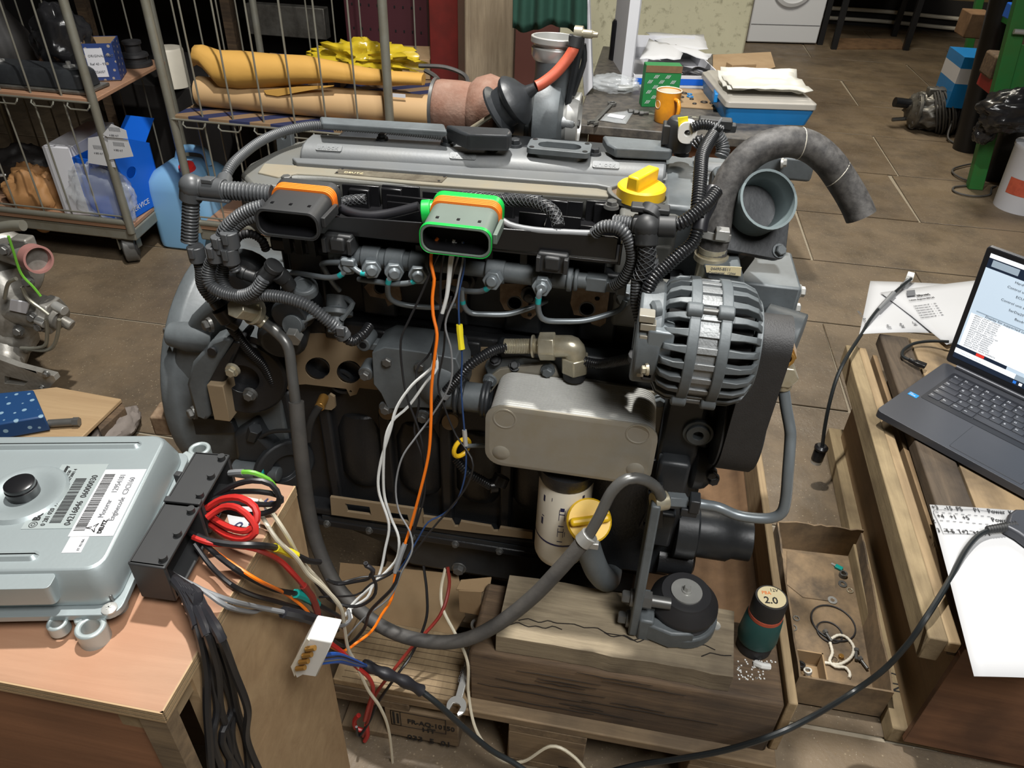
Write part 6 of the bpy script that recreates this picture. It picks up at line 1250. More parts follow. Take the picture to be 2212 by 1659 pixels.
wire(ramp_y([(985, 523), (976, 565), (966, 640), (950, 700), (940, 755), (944, 795), (920, 826), (882, 878), (846, 912), (831, 960), (829, 1060), (843, 1114), (861, 1161), (858, 1204), (836, 1233), (807, 1262), (793, 1291), (757, 1316), (760, 1334), (742, 1349)], .888, .68, 1.3), .0023, 'w_white', 'thick white wire from the green plug, rightmost of the white pair', G)
wire(ramp_y([(966, 516), (938, 570), (908, 640), (884, 690), (866, 735), (869, 800), (880, 860), (905, 930), (916, 985), (917, 1030), (906, 1090), (890, 1150), (868, 1205), (835, 1240), (780, 1247), (735, 1258), (705, 1252)], .888, .69, 1.3), .0017, 'w_black', 'thin black wire bowing out to the left below the fuel rail', G)
wire(ramp_y([(1000, 521), (988, 560), (978, 592), (974, 610)], .888, .93), .0015, 'w_grey', 'short grey wire stub dropping behind the green plug', G)
wire(ramp_y([(999, 522), (1000, 560), (992, 600), (984, 640), (962, 700), (975, 760), (972, 830), (928, 905), (898, 945), (868, 990), (855, 1050), (862, 1105), (886, 1150), (890, 1190), (868, 1235), (842, 1290), (790, 1332), (745, 1380)], .888, .68, 1.3), .0015, 'w_grey', 'thin grey wire crossing the others in front of the block', G)
wire(ramp_y([(1001, 522), (1003, 575), (992, 630), (991, 676), (994, 726), (998, 770), (996, 830), (999, 880), (1004, 940), (1007, 985), (1003, 1035), (985, 1085), (955, 1112), (925, 1128), (905, 1160), (880, 1205), (862, 1232)], .888, .74, 1.2), .0014, 'w_dkblue', 'thin blue wire with a yellow tape flag hanging left of the oil cooler', G, [(.21, .29, .0048, 'yellow_tape'), (.5, .55, .0036, 'silver')])
wire(ramp_y([(975, 640), (963, 690), (958, 760), (946, 830), (962, 885), (985, 940), (1010, 975), (1022, 1005), (1008, 1050), (975, 1095), (940, 1135), (905, 1180), (868, 1232)], .87, .74, 1.2), .0016, 'w_black', 'thin black wire looping beside the yellow dipstick ring', G)
wire(ramp_y([(962, 530), (952, 600), (950, 680), (930, 760), (900, 800), (905, 870), (895, 930), (912, 990), (918, 1060), (900, 1130), (878, 1190), (850, 1235), (800, 1262), (770, 1285), (690, 1290)], .888, .69, 1.3), .0017, 'w_black', 'thin black wire running close to the thick white pair', G)
# ECU side
K2 = [(447, 1098, 'z', .80), (480, 1078, 'z', .815), (520, 1076, 'z', .825), (550, 1095, 'z', .82), (555, 1122, 'z', .81), (535, 1146, 'z', .80), (495, 1140, 'z', .795), (448, 1112, 'z', .79)]
wire(K2, .0042, 'w_red', 'red wire loop at the control unit plug, upper of the two', 'red wire loops')
wire([(448, 1118, 'z', .80), (480, 1096, 'z', .81), (515, 1098, 'z', .82), (545, 1125, 'z', .81), (552, 1150, 'z', .80), (528, 1164, 'z', .79), (490, 1156, 'z', .785), (452, 1130, 'z', .78)], .0042, 'w_red', 'red wire loop at the control unit plug, lower of the two', 'red wire loops')
wire([(460, 1075, 'z', .80), (500, 1050, 'z', .82), (545, 1038, 'z', .83), (585, 1046, 'z', .825), (604, 1076, 'z', .81), (590, 1102, 'z', .79), (550, 1112, 'z', .785), (505, 1108, 'z', .785), (455, 1095, 'z', .785)], .0036, 'w_black', 'black wire loop reaching beyond the red loops, outer one', 'black wire loops')
wire([(458, 1082, 'z', .80), (500, 1064, 'z', .81), (560, 1062, 'z', .815), (600, 1070, 'z', .805), (608, 1082, 'z', .80), (585, 1090, 'z', .79), (520, 1088, 'z', .785), (462, 1088, 'z', .785)], .0034, 'w_black', 'black wire loop lying flat behind the red loops', 'black wire loops')
wire([(497, 1022, 'z', .80), (525, 1020, 'z', .81), (550, 1022, 'z', .81), (580, 1036, 'z', .80), (592, 1050, 'z', .79)], .0034, 'w_green', 'short green and yellow earth wire at the rear end of the plug', None, [(0, .35, .0042, 'w_grey')])
wire([(540, 1085, 'z', .785), (565, 1115, 'z', .77)]+ramp_y([(598, 1165), (640, 1205), (665, 1240), (700, 1270), (735, 1310), (743, 1350), (752, 1400), (772, 1440), (795, 1490), (822, 1530), (840, 1580), (850, 1670)], .56, .68), .0028, 'w_cream', 'long cream wire trailing down past the pallet stamp to the floor')
wire([(560, 1080, 'z', .785), (590, 1112, 'z', .77)]+ramp_y([(622, 1160), (650, 1210), (690, 1255), (715, 1285), (738, 1318), (745, 1340)], .58, .67), .0028, 'w_cream', 'shorter cream wire running over the box edge')
wire([(412, 1150, 'z', .79), (440, 1165, 'z', .79), (500, 1176, 'z', .79), (560, 1178, 'z', .785)]+ramp_y([(600, 1184), (640, 1200), (668, 1212), (690, 1214)], .56, .62), .0042, 'w_black', 'black wire with a yellow tape splice ending over the box edge', None, [(.56, .78, .0056, 'yellow_tape')])
wire([(418, 1160, 'z', .79), (450, 1172, 'z', .79), (500, 1178, 'z', .785), (550, 1185, 'z', .78)]+ramp_y([(600, 1208), (632, 1238), (655, 1265), (676, 1295), (690, 1335), (705, 1380), (735, 1405), (770, 1440), (795, 1462), (806, 1490), (795, 1530), (788, 1556)], .56, .68), .0036, 'w_red', 'red and black taped wire running down to the crimped ends', None, [(.3, .42, .0052, 'w_dkred'), (.43, .52, .0052, 'tape')])
wire([(432, 1165, 'z', .785), (470, 1200, 'z', .775), (522, 1238, 'z', .769)]+ramp_y([(590, 1272), (645, 1284), (690, 1308), (735, 1335), (742, 1356)], .54, .68), .0034, 'w_black', 'black wire with a teal tape splice', None, [(.48, .64, .0062, 'teal')])
wire([(420, 1175, 'z', .785), (455, 1222, 'z', .77), (498, 1262, 'z', .768)]+ramp_y([(545, 1285), (600, 1300), (660, 1320), (700, 1345), (730, 1362)], .50, .68), .0030, 'w_black', 'black wire sagging just below the teal splice')
GW = [(372, 1240, 'z', .785), (400, 1256, 'z', .785), (440, 1276, 'z', .78)]
wire(GW+ramp_y([(500, 1298), (560, 1312), (640, 1328), (690, 1342), (735, 1352), (755, 1340), (752, 1320)], .46, .67), .0030, 'w_grey', 'grey wire leaving the front plug end, upper of the two', 'grey wires of the front plug', [(.42, .66, .0075, 'tape')])
wire(GW+ramp_y([(490, 1310), (545, 1322), (575, 1316), (650, 1336), (700, 1352), (725, 1362)], .46, .67), .0030, 'w_grey', 'grey wire leaving the front plug end, lower of the two', 'grey wires of the front plug')
wire([(706, 1252, .69), (730, 1262, .69), (770, 1256, .69), (796, 1250, .685), (806, 1232, .68), (792, 1222, .68), (790, 1216, .68)], .0026, 'w_black', 'short black wire with a bent free end above the hose', None, [(.7, 1.0, .0036, 'tape')])
wire([(680, 1255, .67), (716, 1298, .67), (770, 1310, .672), (806, 1290, .675), (812, 1262, .68), (800, 1240, .68)], .0026, 'w_black', 'black wire loop swinging round in front of the hose')
wire([(668, 1330, .66), (700, 1365, .67), (745, 1395, .675), (785, 1360, .68), (800, 1320, .685), (848, 1270, .69), (862, 1236, .70)], .0028, 'w_black', 'black wire joining the bundle beside the hose')
# thick black bundle over the front right corner of the box
offs_ = [(-26, 0), (-15, 10), (-4, -6), (8, 8), (18, -4), (28, 10), (2, 20)]
bl = ['first', 'second', 'third', 'fourth', 'fifth', 'sixth', 'seventh']
for i, (dx, dy) in enumerate(offs_):
    pts = [(362+i*3, 1238+i*2, 'z', .79), (392+i*6, 1272+i*2, 'z', .795), (424+dx*.5, 1310, 'z', .785)]+[(452+dx*.8, 1372, .42-.012*(i%3)), (474+dx*1.1, 1450, .42-.012*(i%3)), (486+dx*1.5+dy*.6, 1530, .42-.013*(i%3)), (496+dx*1.7-dy, 1600, .42-.012*(i%3)), (508+dx*1.9+dy, 1690, .42-.012*(i%3))]
    wire(pts, .0044, 'w_black', 'thick black wire in the bundle hanging over the box corner, '+bl[i]+' from the left', 'thick black bundle wires', [(.08, .28, .0056, 'tape')])
# wires rising from behind the pan, on the right
wire([(967, 1225, .86), (970, 1268, .84), (950, 1330, .80), (892, 1396, .76), (850, 1448, .73), (812, 1500, .71), (797, 1550, .70), (784, 1590, .70)], .0032, 'w_dkred', 'red wire slanting across the grooved board to the floor')
wire([(915, 1222, .86), (922, 1280, .83), (920, 1340, .80), (890, 1412, .76), (862, 1452, .73), (820, 1512, .71), (797, 1560, .70), (775, 1590, .69), (770, 1570, .69)], .0026, 'w_black', 'black wire running beside the slanting red wire')
wire([(962, 1228, .86), (953, 1272, .84), (957, 1316, .81), (985, 1372, .775), (1010, 1430, .75), (1012, 1500, .735), (1030, 1580, .70), (1078, 1640, .69), (1130, 1645, .69), (1190, 1612, .695), (1240, 1635, .69), (1285, 1690, .68)], .003, 'w_cream', 'cream wire crossing the spanner and curling on the floor')
# crimped red ends
for pts, lb in (([(775, 1545, .70), (766, 1556, .70), (768, 1572, .70), (784, 1578, .70)], 'red crimp hook below the black cable, upper one'), ([(792, 1565, .70), (794, 1588, .70), (788, 1600, .70)], 'red crimp end below the black cable, lower one')):
    bb = MB(); bb.tube([PT(p) for p in pts], .0045, 8); tag(bb.build('crimp_end', 'w_red'), lb, 'terminal')
# white multi-pin plug with blue wires running into a taped cable
WP_ = thing('white_plug', 'white nylon multi-pin plug hanging beside the box, blue wires into it', 'plug', AY(670, 1440, .50))
b = MB(); c0 = [(664, 1376), (716, 1386), (694, 1462), (630, 1464)]; b.py([(664, 1378), (718, 1388), (684, 1462), (655, 1458), (640, 1466), (628, 1440)], .50, .535); b.build('plug_body', 'white_paint', WP_, .002)
b = MB(); b.py([(663, 1380), (628, 1440), (636, 1462), (668, 1384)], .497, .50); b.build('plug_lip', 'off_white', WP_)
for k in range(4): q = MB(); a = AY(662-k*7, 1402+k*14, .495); q.cyl(a, a+V3((.012, 0, .006)), .0035, n=8); q.build('pin', 'brass', WP_)
bl2 = [('w_blue', 0, 'blue wire entering the white plug, uppermost'), ('w_blue', 8, 'blue wire entering the white plug, second'), ('w_grey', 12, 'grey wire entering the white plug'), ('w_blue', 18, 'blue wire entering the white plug, lowest'), ('w_black', 4, 'black wire entering the white plug')]
for m_, d, lb in bl2: wire([(702-d*.6, 1414+d, .52), (730, 1414+d*.8, .55), (760, 1424+d*.6, .61), (790, 1438, .655)], .003, m_, lb, 'wires of the white plug')
TC = thing('taped_cable', 'thick black taped cable running from the white plug to the floor', 'cable', V3((0, .6, 0)) and AY(800, 1440, .66))
P = spline([(784, 1436, .66), (820, 1450, .665), (870, 1470, .67), (910, 1492, .675)], .006); b = MB(); b._sweep(P, [.0095*(1+.15*math.sin(i*1.1)) for i in range(len(P))], 12); b.build('tape_wrap', 'tape', TC)
b = MB(); b.tube([(905, 1489, .675), (945, 1520, .67), (1000, 1570, .67), (1060, 1620, .67), (1110, 1648, .67), (1170, 1690, .66)], .0052, 10); b.build('cable_jacket', 'cable_black', TC)
# ================================================================ background helpers
from mathutils import noise as MN
def wallbox(name, label, cat, pl, pr, z, depth, h, m_, group=None, open_top=False, t=.004, inner=None, bev=.002):
    """carton whose front bottom edge runs from pixel pl to pr on the plane z"""
    a, c = AZ(*pl, z), AZ(*pr, z); u = (c-a).normalized(); v = V3((-u.y, u.x, 0)); L_ = (c-a).length
    T = thing(name, label, cat, a.lerp(c, .5)+v*depth/2, group)
    P = lambda x, y, zz=0: a+u*x+v*y+V3((0, 0, zz))
    if not open_top: bb = MB(); bb.poly([P(0, 0), P(L_, 0), P(L_, depth), P(0, depth)], (0, 0, h)); bb.build('carton', m_, T, bev)
    else:
        for n_, q in (('front_side', (0, L_, 0, t)), ('back_side', (0, L_, depth-t, depth)), ('left_side', (0, t, t, depth-t)), ('right_side', (L_-t, L_, t, depth-t))):
            bb = MB(); bb.poly([P(q[0], q[2]), P(q[1], q[2]), P(q[1], q[3]), P(q[0], q[3])], (0, 0, h)); bb.build(n_, m_, T)
        bb = MB(); bb.poly([P(0, 0), P(L_, 0), P(L_, depth), P(0, depth)], (0, 0, .003)); bb.build('bottom', inner or m_, T)
        if inner:
            bb = MB(); bb.poly([P(t, depth-t-.001, .002), P(L_-t, depth-t-.001, .002), P(L_-t, depth-t, .002), P(t, depth-t, .002)], (0, 0, h-.003)); bb.poly([P(t, t, .002), P(t+.001, t, .002), P(t+.001, depth-t, .002), P(t, depth-t, .002)], (0, 0, h-.003)); bb.poly([P(L_-t-.001, t, .002), P(L_-t, t, .002), P(L_-t, depth-t, .002), P(L_-t-.001, depth-t, .002)], (0, 0, h-.003)); bb.build('lining', inner, T)
    return T, P, L_, u, v
def blob(c, r, seed, amp=.25, fr=2.2, n=48, k=30, flat=0):
    c = PT(c); bb = MB(); rings = []
    for i in range(k+1):
        t = math.pi*i/k; ring = []
        for j in range(n):
            a = 2*math.pi*j/n; d = V3((math.sin(t)*math.cos(a), math.sin(t)*math.sin(a), -math.cos(t))); s = 1+amp*MN.fractal(d*fr+V3((seed, seed*.7, 0)), 1.0, 2.0, 4)
            p = V3((d.x*r[0], d.y*r[1], d.z*r[2]))*s
            if flat and p.z < -r[2]*flat: p.z = -r[2]*flat
            ring.append(c+p)
        rings.append(ring)
    bb.loft(rings); return bb
def pattern(name, base, mark, scale=60):
    m, nt, b = _nt(name); N = nt.nodes; L = nt.links; tc = N.new('ShaderNodeTexCoord'); mp = N.new('ShaderNodeMapping'); mp.inputs['Rotation'].default_value = (.6, .3, .7); L.new(tc.outputs['Object'], mp.inputs[0])
    v = N.new('ShaderNodeTexVoronoi'); v.inputs['Scale'].default_value = scale; v.inputs['Randomness'].default_value = .15; L.new(mp.outputs[0], v.inputs['Vector'])
    r = N.new('ShaderNodeValToRGB'); r.color_ramp.elements[0].position = .22; r.color_ramp.elements[1].position = .26; r.color_ramp.elements[0].color = (*lin(mark), 1); r.color_ramp.elements[1].color = (*lin(base), 1); L.new(v.outputs['Distance'], r.inputs[0]); L.new(r.outputs[0], b.inputs['Base Color']); b.inputs['Roughness'].default_value = .55; MATS[name] = m
def stripes(name, c1, c2, scale=18, rot=.5):
    m, nt, b = _nt(name); N = nt.nodes; L = nt.links; tc = N.new('ShaderNodeTexCoord'); mp = N.new('ShaderNodeMapping'); mp.inputs['Rotation'].default_value = (0, 0, rot); L.new(tc.outputs['Object'], mp.inputs[0])
    v = N.new('ShaderNodeTexWave'); v.inputs['Scale'].default_value = scale; v.inputs['Distortion'].default_value = 0; L.new(mp.outputs[0], v.inputs['Vector'])
    r = N.new('ShaderNodeValToRGB'); r.color_ramp.elements[0].position = .48; r.color_ramp.elements[1].position = .52; r.color_ramp.elements[0].color = (*lin(c1), 1); r.color_ramp.elements[1].color = (*lin(c2), 1); L.new(v.outputs['Fac'], r.inputs[0]); L.new(r.outputs[0], b.inputs['Base Color']); b.inputs['Roughness'].default_value = .7; MATS[name] = m
pattern('box_blue', (36, 58, 112), (150, 140, 130), 45); pattern('bag_blue', (22, 62, 108), (130, 160, 180), 40)
stripes('card_stripe', (34, 40, 74), (124, 100, 74), 3.2, .9); stripes('card_stripe_white', (210, 206, 200), (40, 44, 80), 22, .3)
mat('galv', (150, 150, 140), .45, .6, .12, 20, dirt=(120, 112, 90), dirt_amt=.5, dscale=10); mat('blue_card', (10, 90, 196), .45, 0, .06, 10); mat('white_card', (200, 201, 206), .6, 0, .04, 10)
mat('paper_brown', (158, 116, 72), .7, 0, .12, 12, .3, 40); mat('paper_yellow', (190, 146, 70), .75, 0, .08, 10, .35, 30); mat('paper_tan', (182, 150, 108), .7, 0, .05, 8); mat('film_yellow', (204, 178, 44), .25, 0, .1, 10, alpha=.72); mat('film_clear', (216, 222, 226), .15, 0, .05, 10, alpha=.28); mat('film_milky', (222, 220, 210), .35, 0, .08, 14, alpha=.8); mat('film_black', (34, 34, 36), .22, 0, .2, 20, .5, 40)
mat('canister_blue', (118, 164, 200), .38, 0, .06, 5); mat('red_plastic', (206, 44, 40), .4); mat('rust_red', (84, 46, 38), .7, 0, .2, 8); mat('red_paint', (98, 26, 22), .5, 0, .15, 6, dirt=(56, 18, 16), dirt_amt=.5); mat('maroon', (66, 26, 34), .6, 0, .15, 6); mat('green_cloth', (22, 62, 50), .85, 0, .2, 9, .4, 30); mat('bench_black', (58, 56, 54), .5, 0, .25, 10, .2, 60, dirt=(120, 112, 100), dirt_amt=.4, dscale=30); mat('case_blue', (24, 122, 190), .4, 0, .1, 12); mat('case_lid', (158, 154, 146), .35, 0, .06, 10); mat('washer_white', (222, 226, 232), .35, 0, .02, 5); mat('green_paint', (36, 116, 56), .5, 0, .15, 8, dirt=(70, 100, 40), dirt_amt=.5, dscale=5); mat('red_box', (150, 36, 34), .45, 0, .1, 8); mat('pipe_black', (24, 25, 28), .35, 0, .2, 8); mat('box_green', (28, 118, 60), .6); mat('orange_mug', (226, 150, 36), .3, 0, .06, 20, dirt=(150, 100, 40), dirt_amt=.4, dscale=14); mat('ceramic', (228, 216, 196), .3); mat('orange_box', (206, 122, 40), .65, 0, .1, 10); mat('dark_thing', (36, 34, 33), .6, 0, .3, 12, .3, 40); mat('dirty_alu', (120, 118, 112), .42, .6, .25, 16, .3, 90, dirt=(74, 70, 64), dirt_amt=.7, dscale=14); mat('pink', (150, 106, 100), .6)
wood('post_wood', (98, 86, 70), (146, 132, 110), 'Z', 16, .85, dirt=(104, 88, 68), dirt_amt=.5, dscale=4, bump=.5)
# ================================================================ roll cages on the left
def cage(name, label, x0, x1, y0, y1, shelf_z, deck_z, bars, top=1.7, skew=0, shelf_m='ply_red', deck=True):
    T = thing(name, label, 'trolley', V3(((x0+x1)/2, (y0+y1)/2, 0)), 'roll cages')
    for i, (x, y) in enumerate(((x0, y0), (x1, y0), (x0+skew, y1), (x1+skew, y1))):
        bb = MB(); bb.cyl(V3((x, y, deck_z-.03)), V3((x, y, top)), .0155, n=14); bb.build('post', 'galv', T)
    n = bars
    for k in range(1, n):
        x = x0+(x1-x0)*k/n
        bb = MB(); bb.cyl(V3((x, y0+.004, deck_z+.02)), V3((x, y0+.004, top)), .0034, n=8); bb.build('bar', 'galv', T)
        bb = MB(); bb.cyl(V3((x+skew, y1, deck_z+.02)), V3((x+skew, y1, top)), .0034, n=8); bb.build('bar', 'galv', T)
    for k in range(1, 5):
        y = y0+(y1-y0)*k/5; bb = MB(); sx = skew*k/5; bb.cyl(V3((x0+sx, y, deck_z+.02)), V3((x0+sx, y, top)), .0034, n=8); bb.build('bar', 'galv', T)
    bb = MB(); bb.cyl(V3((x0, y0, deck_z+.01)), V3((x1, y0, deck_z+.01)), .012, n=12); bb.build('rail', 'galv', T)
    bb = MB(); bb.cyl(V3((x0, y0, deck_z+.035)), V3((x1, y0, deck_z+.035)), .0035, n=8); bb.build('lower_wire', 'galv', T)
    for z, t_, m_ in ((shelf_z, .014, shelf_m),)+(((deck_z, .016, 'ply_red'),) if deck else ()):
        bb = MB(); bb.poly([V3((x0+.01, y0-.005, z-t_)), V3((x1+.01, y0-.005, z-t_)), V3((x1+.01+skew, y1, z-t_)), V3((x0+.01+skew, y1, z-t_))], (0, 0, t_)); bb.build('shelf_board' if z == shelf_z else 'deck_board', m_, T, .002)
    bb = MB(); bb.poly([V3((x0, y0, deck_z-.065)), V3((x1+.012, y0, deck_z-.065)), V3((x1+.012+skew, y1, deck_z-.065)), V3((x0+skew, y1, deck_z-.065))], (0, 0, .047)); bb.build('base_frame', 'galv', T, .006)
    for (x, y) in ((x0+.09, y0+.09), (x1-.07, y0+.06), (x0+.09+skew, y1-.09), (x1-.09+skew, y1-.09)):
        bb = MB(); bb.cyl(V3((x-.02, y-.012, .0625)), V3((x+.02, y+.012, .0625)), .0625, n=28); o = bb.build('caster_wheel', 'steel_dark', T, .004)
        bb = MB(); bb.cyl(V3((x-.024, y-.014, .0625)), V3((x+.024, y+.014, .0625)), .04, n=20); bb.build('wheel_hub', 'rubber', o)
        bb = MB(); bb.box(V3((x, y, .118)), (.09, .08, .02)); bb.box(V3((x-.03, y-.0, .09)), (.006, .06, .07)); bb.box(V3((x+.03, y+.0, .09)), (.006, .06, .07)); bb.build('caster_fork', 'galv', T, .002)
    for k in range(6):
        x = x0+(x1-x0)*(k+.35)/6; bb = MB(); z = shelf_z-.02
        bb.tube([V3((x, y0-.008, z+.008)), V3((x, y0-.02, z-.006)), V3((x+.01, y0-.02, z-.016)), V3((x+.075, y0-.02, z-.016)), V3((x+.085, y0-.02, z-.006)), V3((x+.085, y0-.008, z+.008))], .003, 6, smooth=False); bb.build('wire_loop', 'galv', T)
    bb = MB(); bb.cyl(V3((x0, y0-.012, shelf_z-.012)), V3((x1, y0-.012, shelf_z-.012)), .004, n=8); bb.build('shelf_wire', 'galv', T)
    return T
cage('roll_cage', 'galvanised roll cage at the left edge with plywood shelf and blue boxes', -2.74, -1.895, 2.4, 2.96, .664, .185, 7, skew=-.06)
cage('roll_cage', 'galvanised roll cage behind the engine holding the yellow bag and paper roll', -1.668, -.843, 2.5, 3.25, .60, .17, 7, shelf_m='card_stripe')
# things on the left cage's shelf
SZ = .666
vc = thing('valve_cover', 'dirty black spare valve cover lying on the plywood shelf of the left cage', 'engine part', V3((-2.2, 2.5, SZ)))
b = MB(); b.loft([[V3((x, y, z)) for x, y, z in ((-2.62, 2.42, SZ), (-1.93, 2.42, SZ), (-1.93, 2.56, SZ), (-2.62, 2.56, SZ))], [V3((x, y, z)) for x, y, z in ((-2.62, 2.42, SZ+.012), (-1.93, 2.42, SZ+.012), (-1.93, 2.56, SZ+.012), (-2.62, 2.56, SZ+.012))]]); b.build('flange', 'dirty_alu', vc, .003)
b = MB(); b.loft([[V3((x, y, SZ+.012)) for x, y in rrect(-2.6, -1.945, 2.43, 2.55, .03)], [V3((x, y, SZ+.06)) for x, y in rrect(-2.6, -1.95, 2.435, 2.545, .03)], [V3((x, y, SZ+.075)) for x, y in rrect(-2.6, -1.965, 2.445, 2.535, .03)]]); b.build('cover_dome', 'engine_dark', vc, .004)
for x in (-2.3, -2.02): b = MB(); b.lathe(V3((x, 2.49, SZ+.075)), (0, 0, 1), [(0, .02), (.004, .02), (.005, .008), (.018, .008), (.019, .006)], 16); b.build('cap_bolt', 'silver', vc)
b = blob(V3((-2.15, 2.66, SZ+.11)), (.11, .09, .13), 3, .22, 2.5); tag(b.build('wrapped_part', 'film_black', None, ang=180), 'part wrapped in shiny black film behind the spare valve cover', 'wrapped part')
T, P, L_, u, v = wallbox('blue_carton', 'open dark blue patterned carton with a white label on the left cage shelf', 'box', (193, 176), (262, 174), SZ, .13, .13, 'box_blue', open_top=True, inner='cardboard')
bb = MB(); bb.poly([P(.012, -.001, .015), P(L_*.66, -.001, .015), P(L_*.66, -.001, .115), P(.012, -.001, .115)], -v*.0008); o = bb.build('label', 'white_card', T)
for k in range(3): text(('ORIGINAL PART', 'Ref 40 - 93', '4 026057')[k], .012, P(.02, -.0025, .085-.028*k), u, (0, 0, 1), 'ink_grey', o)
b = MB(); q = AZ(296, 140, SZ); b.lathe(q, (0, 0, 1), [(0, .06), (.012, .06), (.016, .045), (.03, .045), (.034, .052), (.044, .05), (.05, .03), (.075, .03), (.08, .036), (.09, .036), (.091, .02)], 28); tag(b.build('belt_pulley', 'rubber_dark'), 'stepped dark pulley standing behind the blue carton', 'pulley')
b = MB(); q = V3((-2.45, 2.7, SZ)); b.lathe(q, (0, 0, 1), [(0, .11), (.05, .12), (.12, .1), (.2, .05), (.25, .05)], 20); tag(b.build('cast_part', 'dark_thing'), 'dark cast housing at the back left of the cage shelf', 'engine part')
# things on the left cage's deck
DZ = .187
b = blob(AY(85, 420, 2.52)+V3((0, 0, -.02)), (.13, .09, .14), 11, .3, 2.0, flat=.85); tag(b.build('brown_paper_bag', 'paper_brown', None, ang=60), 'crumpled brown paper bag on the deck of the left cage', 'bag')
T, P, L_, u, v = wallbox('white_carton', 'tall white carton between the brown paper bag and the blue carton', 'box', (140, 462), (196, 466), DZ, .32, .27, 'white_card')
# bright blue carton with handle hole and flap
T, P, L_, u, v = wallbox('bright_blue_carton', 'bright blue carton with a hand hole and an open flap on the cage deck', 'box', (196, 466), (283, 478), DZ, .22, .235, 'blue_card', open_top=True)
for ch in list(T.children):
    if ch.name.startswith('right_side'): bpy.data.objects.remove(ch)
R0 = lambda s, zz: P(L_, s*.22, zz)
hole = [R0(.35+.13*math.cos(a*math.pi/8), .17+.022*math.sin(a*math.pi/8)) for a in range(16)]
bb = MB(); bb.poly([R0(0, 0), R0(1, 0), R0(1, .24), R0(.5, .29), R0(0, .25)], -u*.004, [hole]); bb.build('right_side', 'blue_card', T)
text('SERVICE', .03, R0(.1, .025)+u*.001, v, (0, 0, 1), 'white_card', T)
bb = MB(); bb.poly([P(L_*.2, .2, .235), P(L_*.95, .2, .235), P(L_*1.05, .27, .32), P(L_*.35, .27, .32)], (0, .004, .002)); bb.build('flap', 'blue_card', T)
b = blob(P(L_*.55, -.012, .11), (.14, .025, .12), 23, .25, 2.4); tag(b.build('plastic_bag', 'film_clear', None, ang=180), 'clear plastic bag hanging in front of the bright blue carton', 'bag')
DS_ = [([(190, 298), (230, 292), (250, 362), (190, 352)], 'creased delivery slip in the plastic bag, left of the cage post'), ([(232, 292), (276, 302), (288, 338), (236, 345)], 'delivery slip with a barcode in the plastic bag, right of the post'), ([(222, 290), (240, 268), (272, 282), (276, 300), (232, 296)], 'folded delivery slip sticking out on top of the plastic bag')]
for i, (pix, lb) in enumerate(DS_):
    bb = MB(); y_ = P(0, 0).y-.055-.004*i; bb.py(pix, y_, y_+.0012); o = tag(bb.build('delivery_slip', 'paper_white'), lb, 'paper', 'delivery slips in the plastic bag')
    c_ = AY(sum(p[0] for p in pix)/len(pix), sum(p[1] for p in pix)/len(pix), y_-.0006); q = MB()
    for k in range(9): q.bx(c_.x-.02+k*.005, c_.x-.018+k*.005, y_-.0008, y_-.0003, c_.z+.006, c_.z+.02)
    q.build('print', 'ink_grey', o); text('4 003 417', .009, c_+V3((-.025, -.0005, -.012)), (1, 0, 0), (0, 0, 1), 'ink_grey', o)
b = MB(); b.torus(AZ(8, 372, .27), (0, .1, 1), .05, .007, 28, 8); tag(b.build('bearing_ring', 'silver'), 'shiny steel ring lying in the dark at the left edge of the cage', 'ring')
b = blob(V3((-2.5, 2.65, .27)), (.12, .12, .09), 31, .2); tag(b.build('dark_part', 'dark_thing'), 'dark rounded casting behind the steel ring at the left edge', 'engine part')
# cartons and bucket on the floor between the cages
T, P, L_, u, v = wallbox('orange_carton', 'orange carton with black pictures behind the left cage', 'box', (292, 234), (352, 222), .30, .2, .13, 'orange_box')
for s in (.25, .72): bb = MB(); bb.poly([P(L_*s+.025*math.cos(a*.785), -.001, .065+.03*math.sin(a*.785)) for a in range(8)], -v*.0006); bb.build('picture', 'dark_thing', T)
T, P, L_, u, v = wallbox('striped_carton', 'carton with slanted black stripes below the orange carton', 'box', (318, 282), (374, 270), .14, .2, .15, 'card_stripe_white')
b = MB(); q = AZ(340, 345, .0); b.lathe(V3((-2.0, 2.97, 0)), (0, 0, 1), [(0, .09), (.13, .1)], 28); tag(b.build('dark_bucket', 'dark_thing'), 'dark bucket standing below the striped carton', 'bucket')
b = MB(); q = AZ(380, 185, .5185); b.lathe(q, (0, 0, 1), [(0, .062), (.15, .062), (.158, .058), (.16, .01)], 28); o = tag(b.build('filter_can', 'off_white'), 'white filter can standing behind the post left of the yellow bag', 'can')
for dx in (-.02, .015): q2 = MB(); q2.box(q+V3((dx, -.0625, .1)), (.006, .001, .07)); q2.build('print', 'ink', o)
b = MB(); b.bx(-2.35, -1.75, 3.1, 3.7, 0, .518); tag(b.build('dark_cabinet', 'dark_thing', None, .004), 'dark low cabinet in the shadows between the cages', 'cabinet')
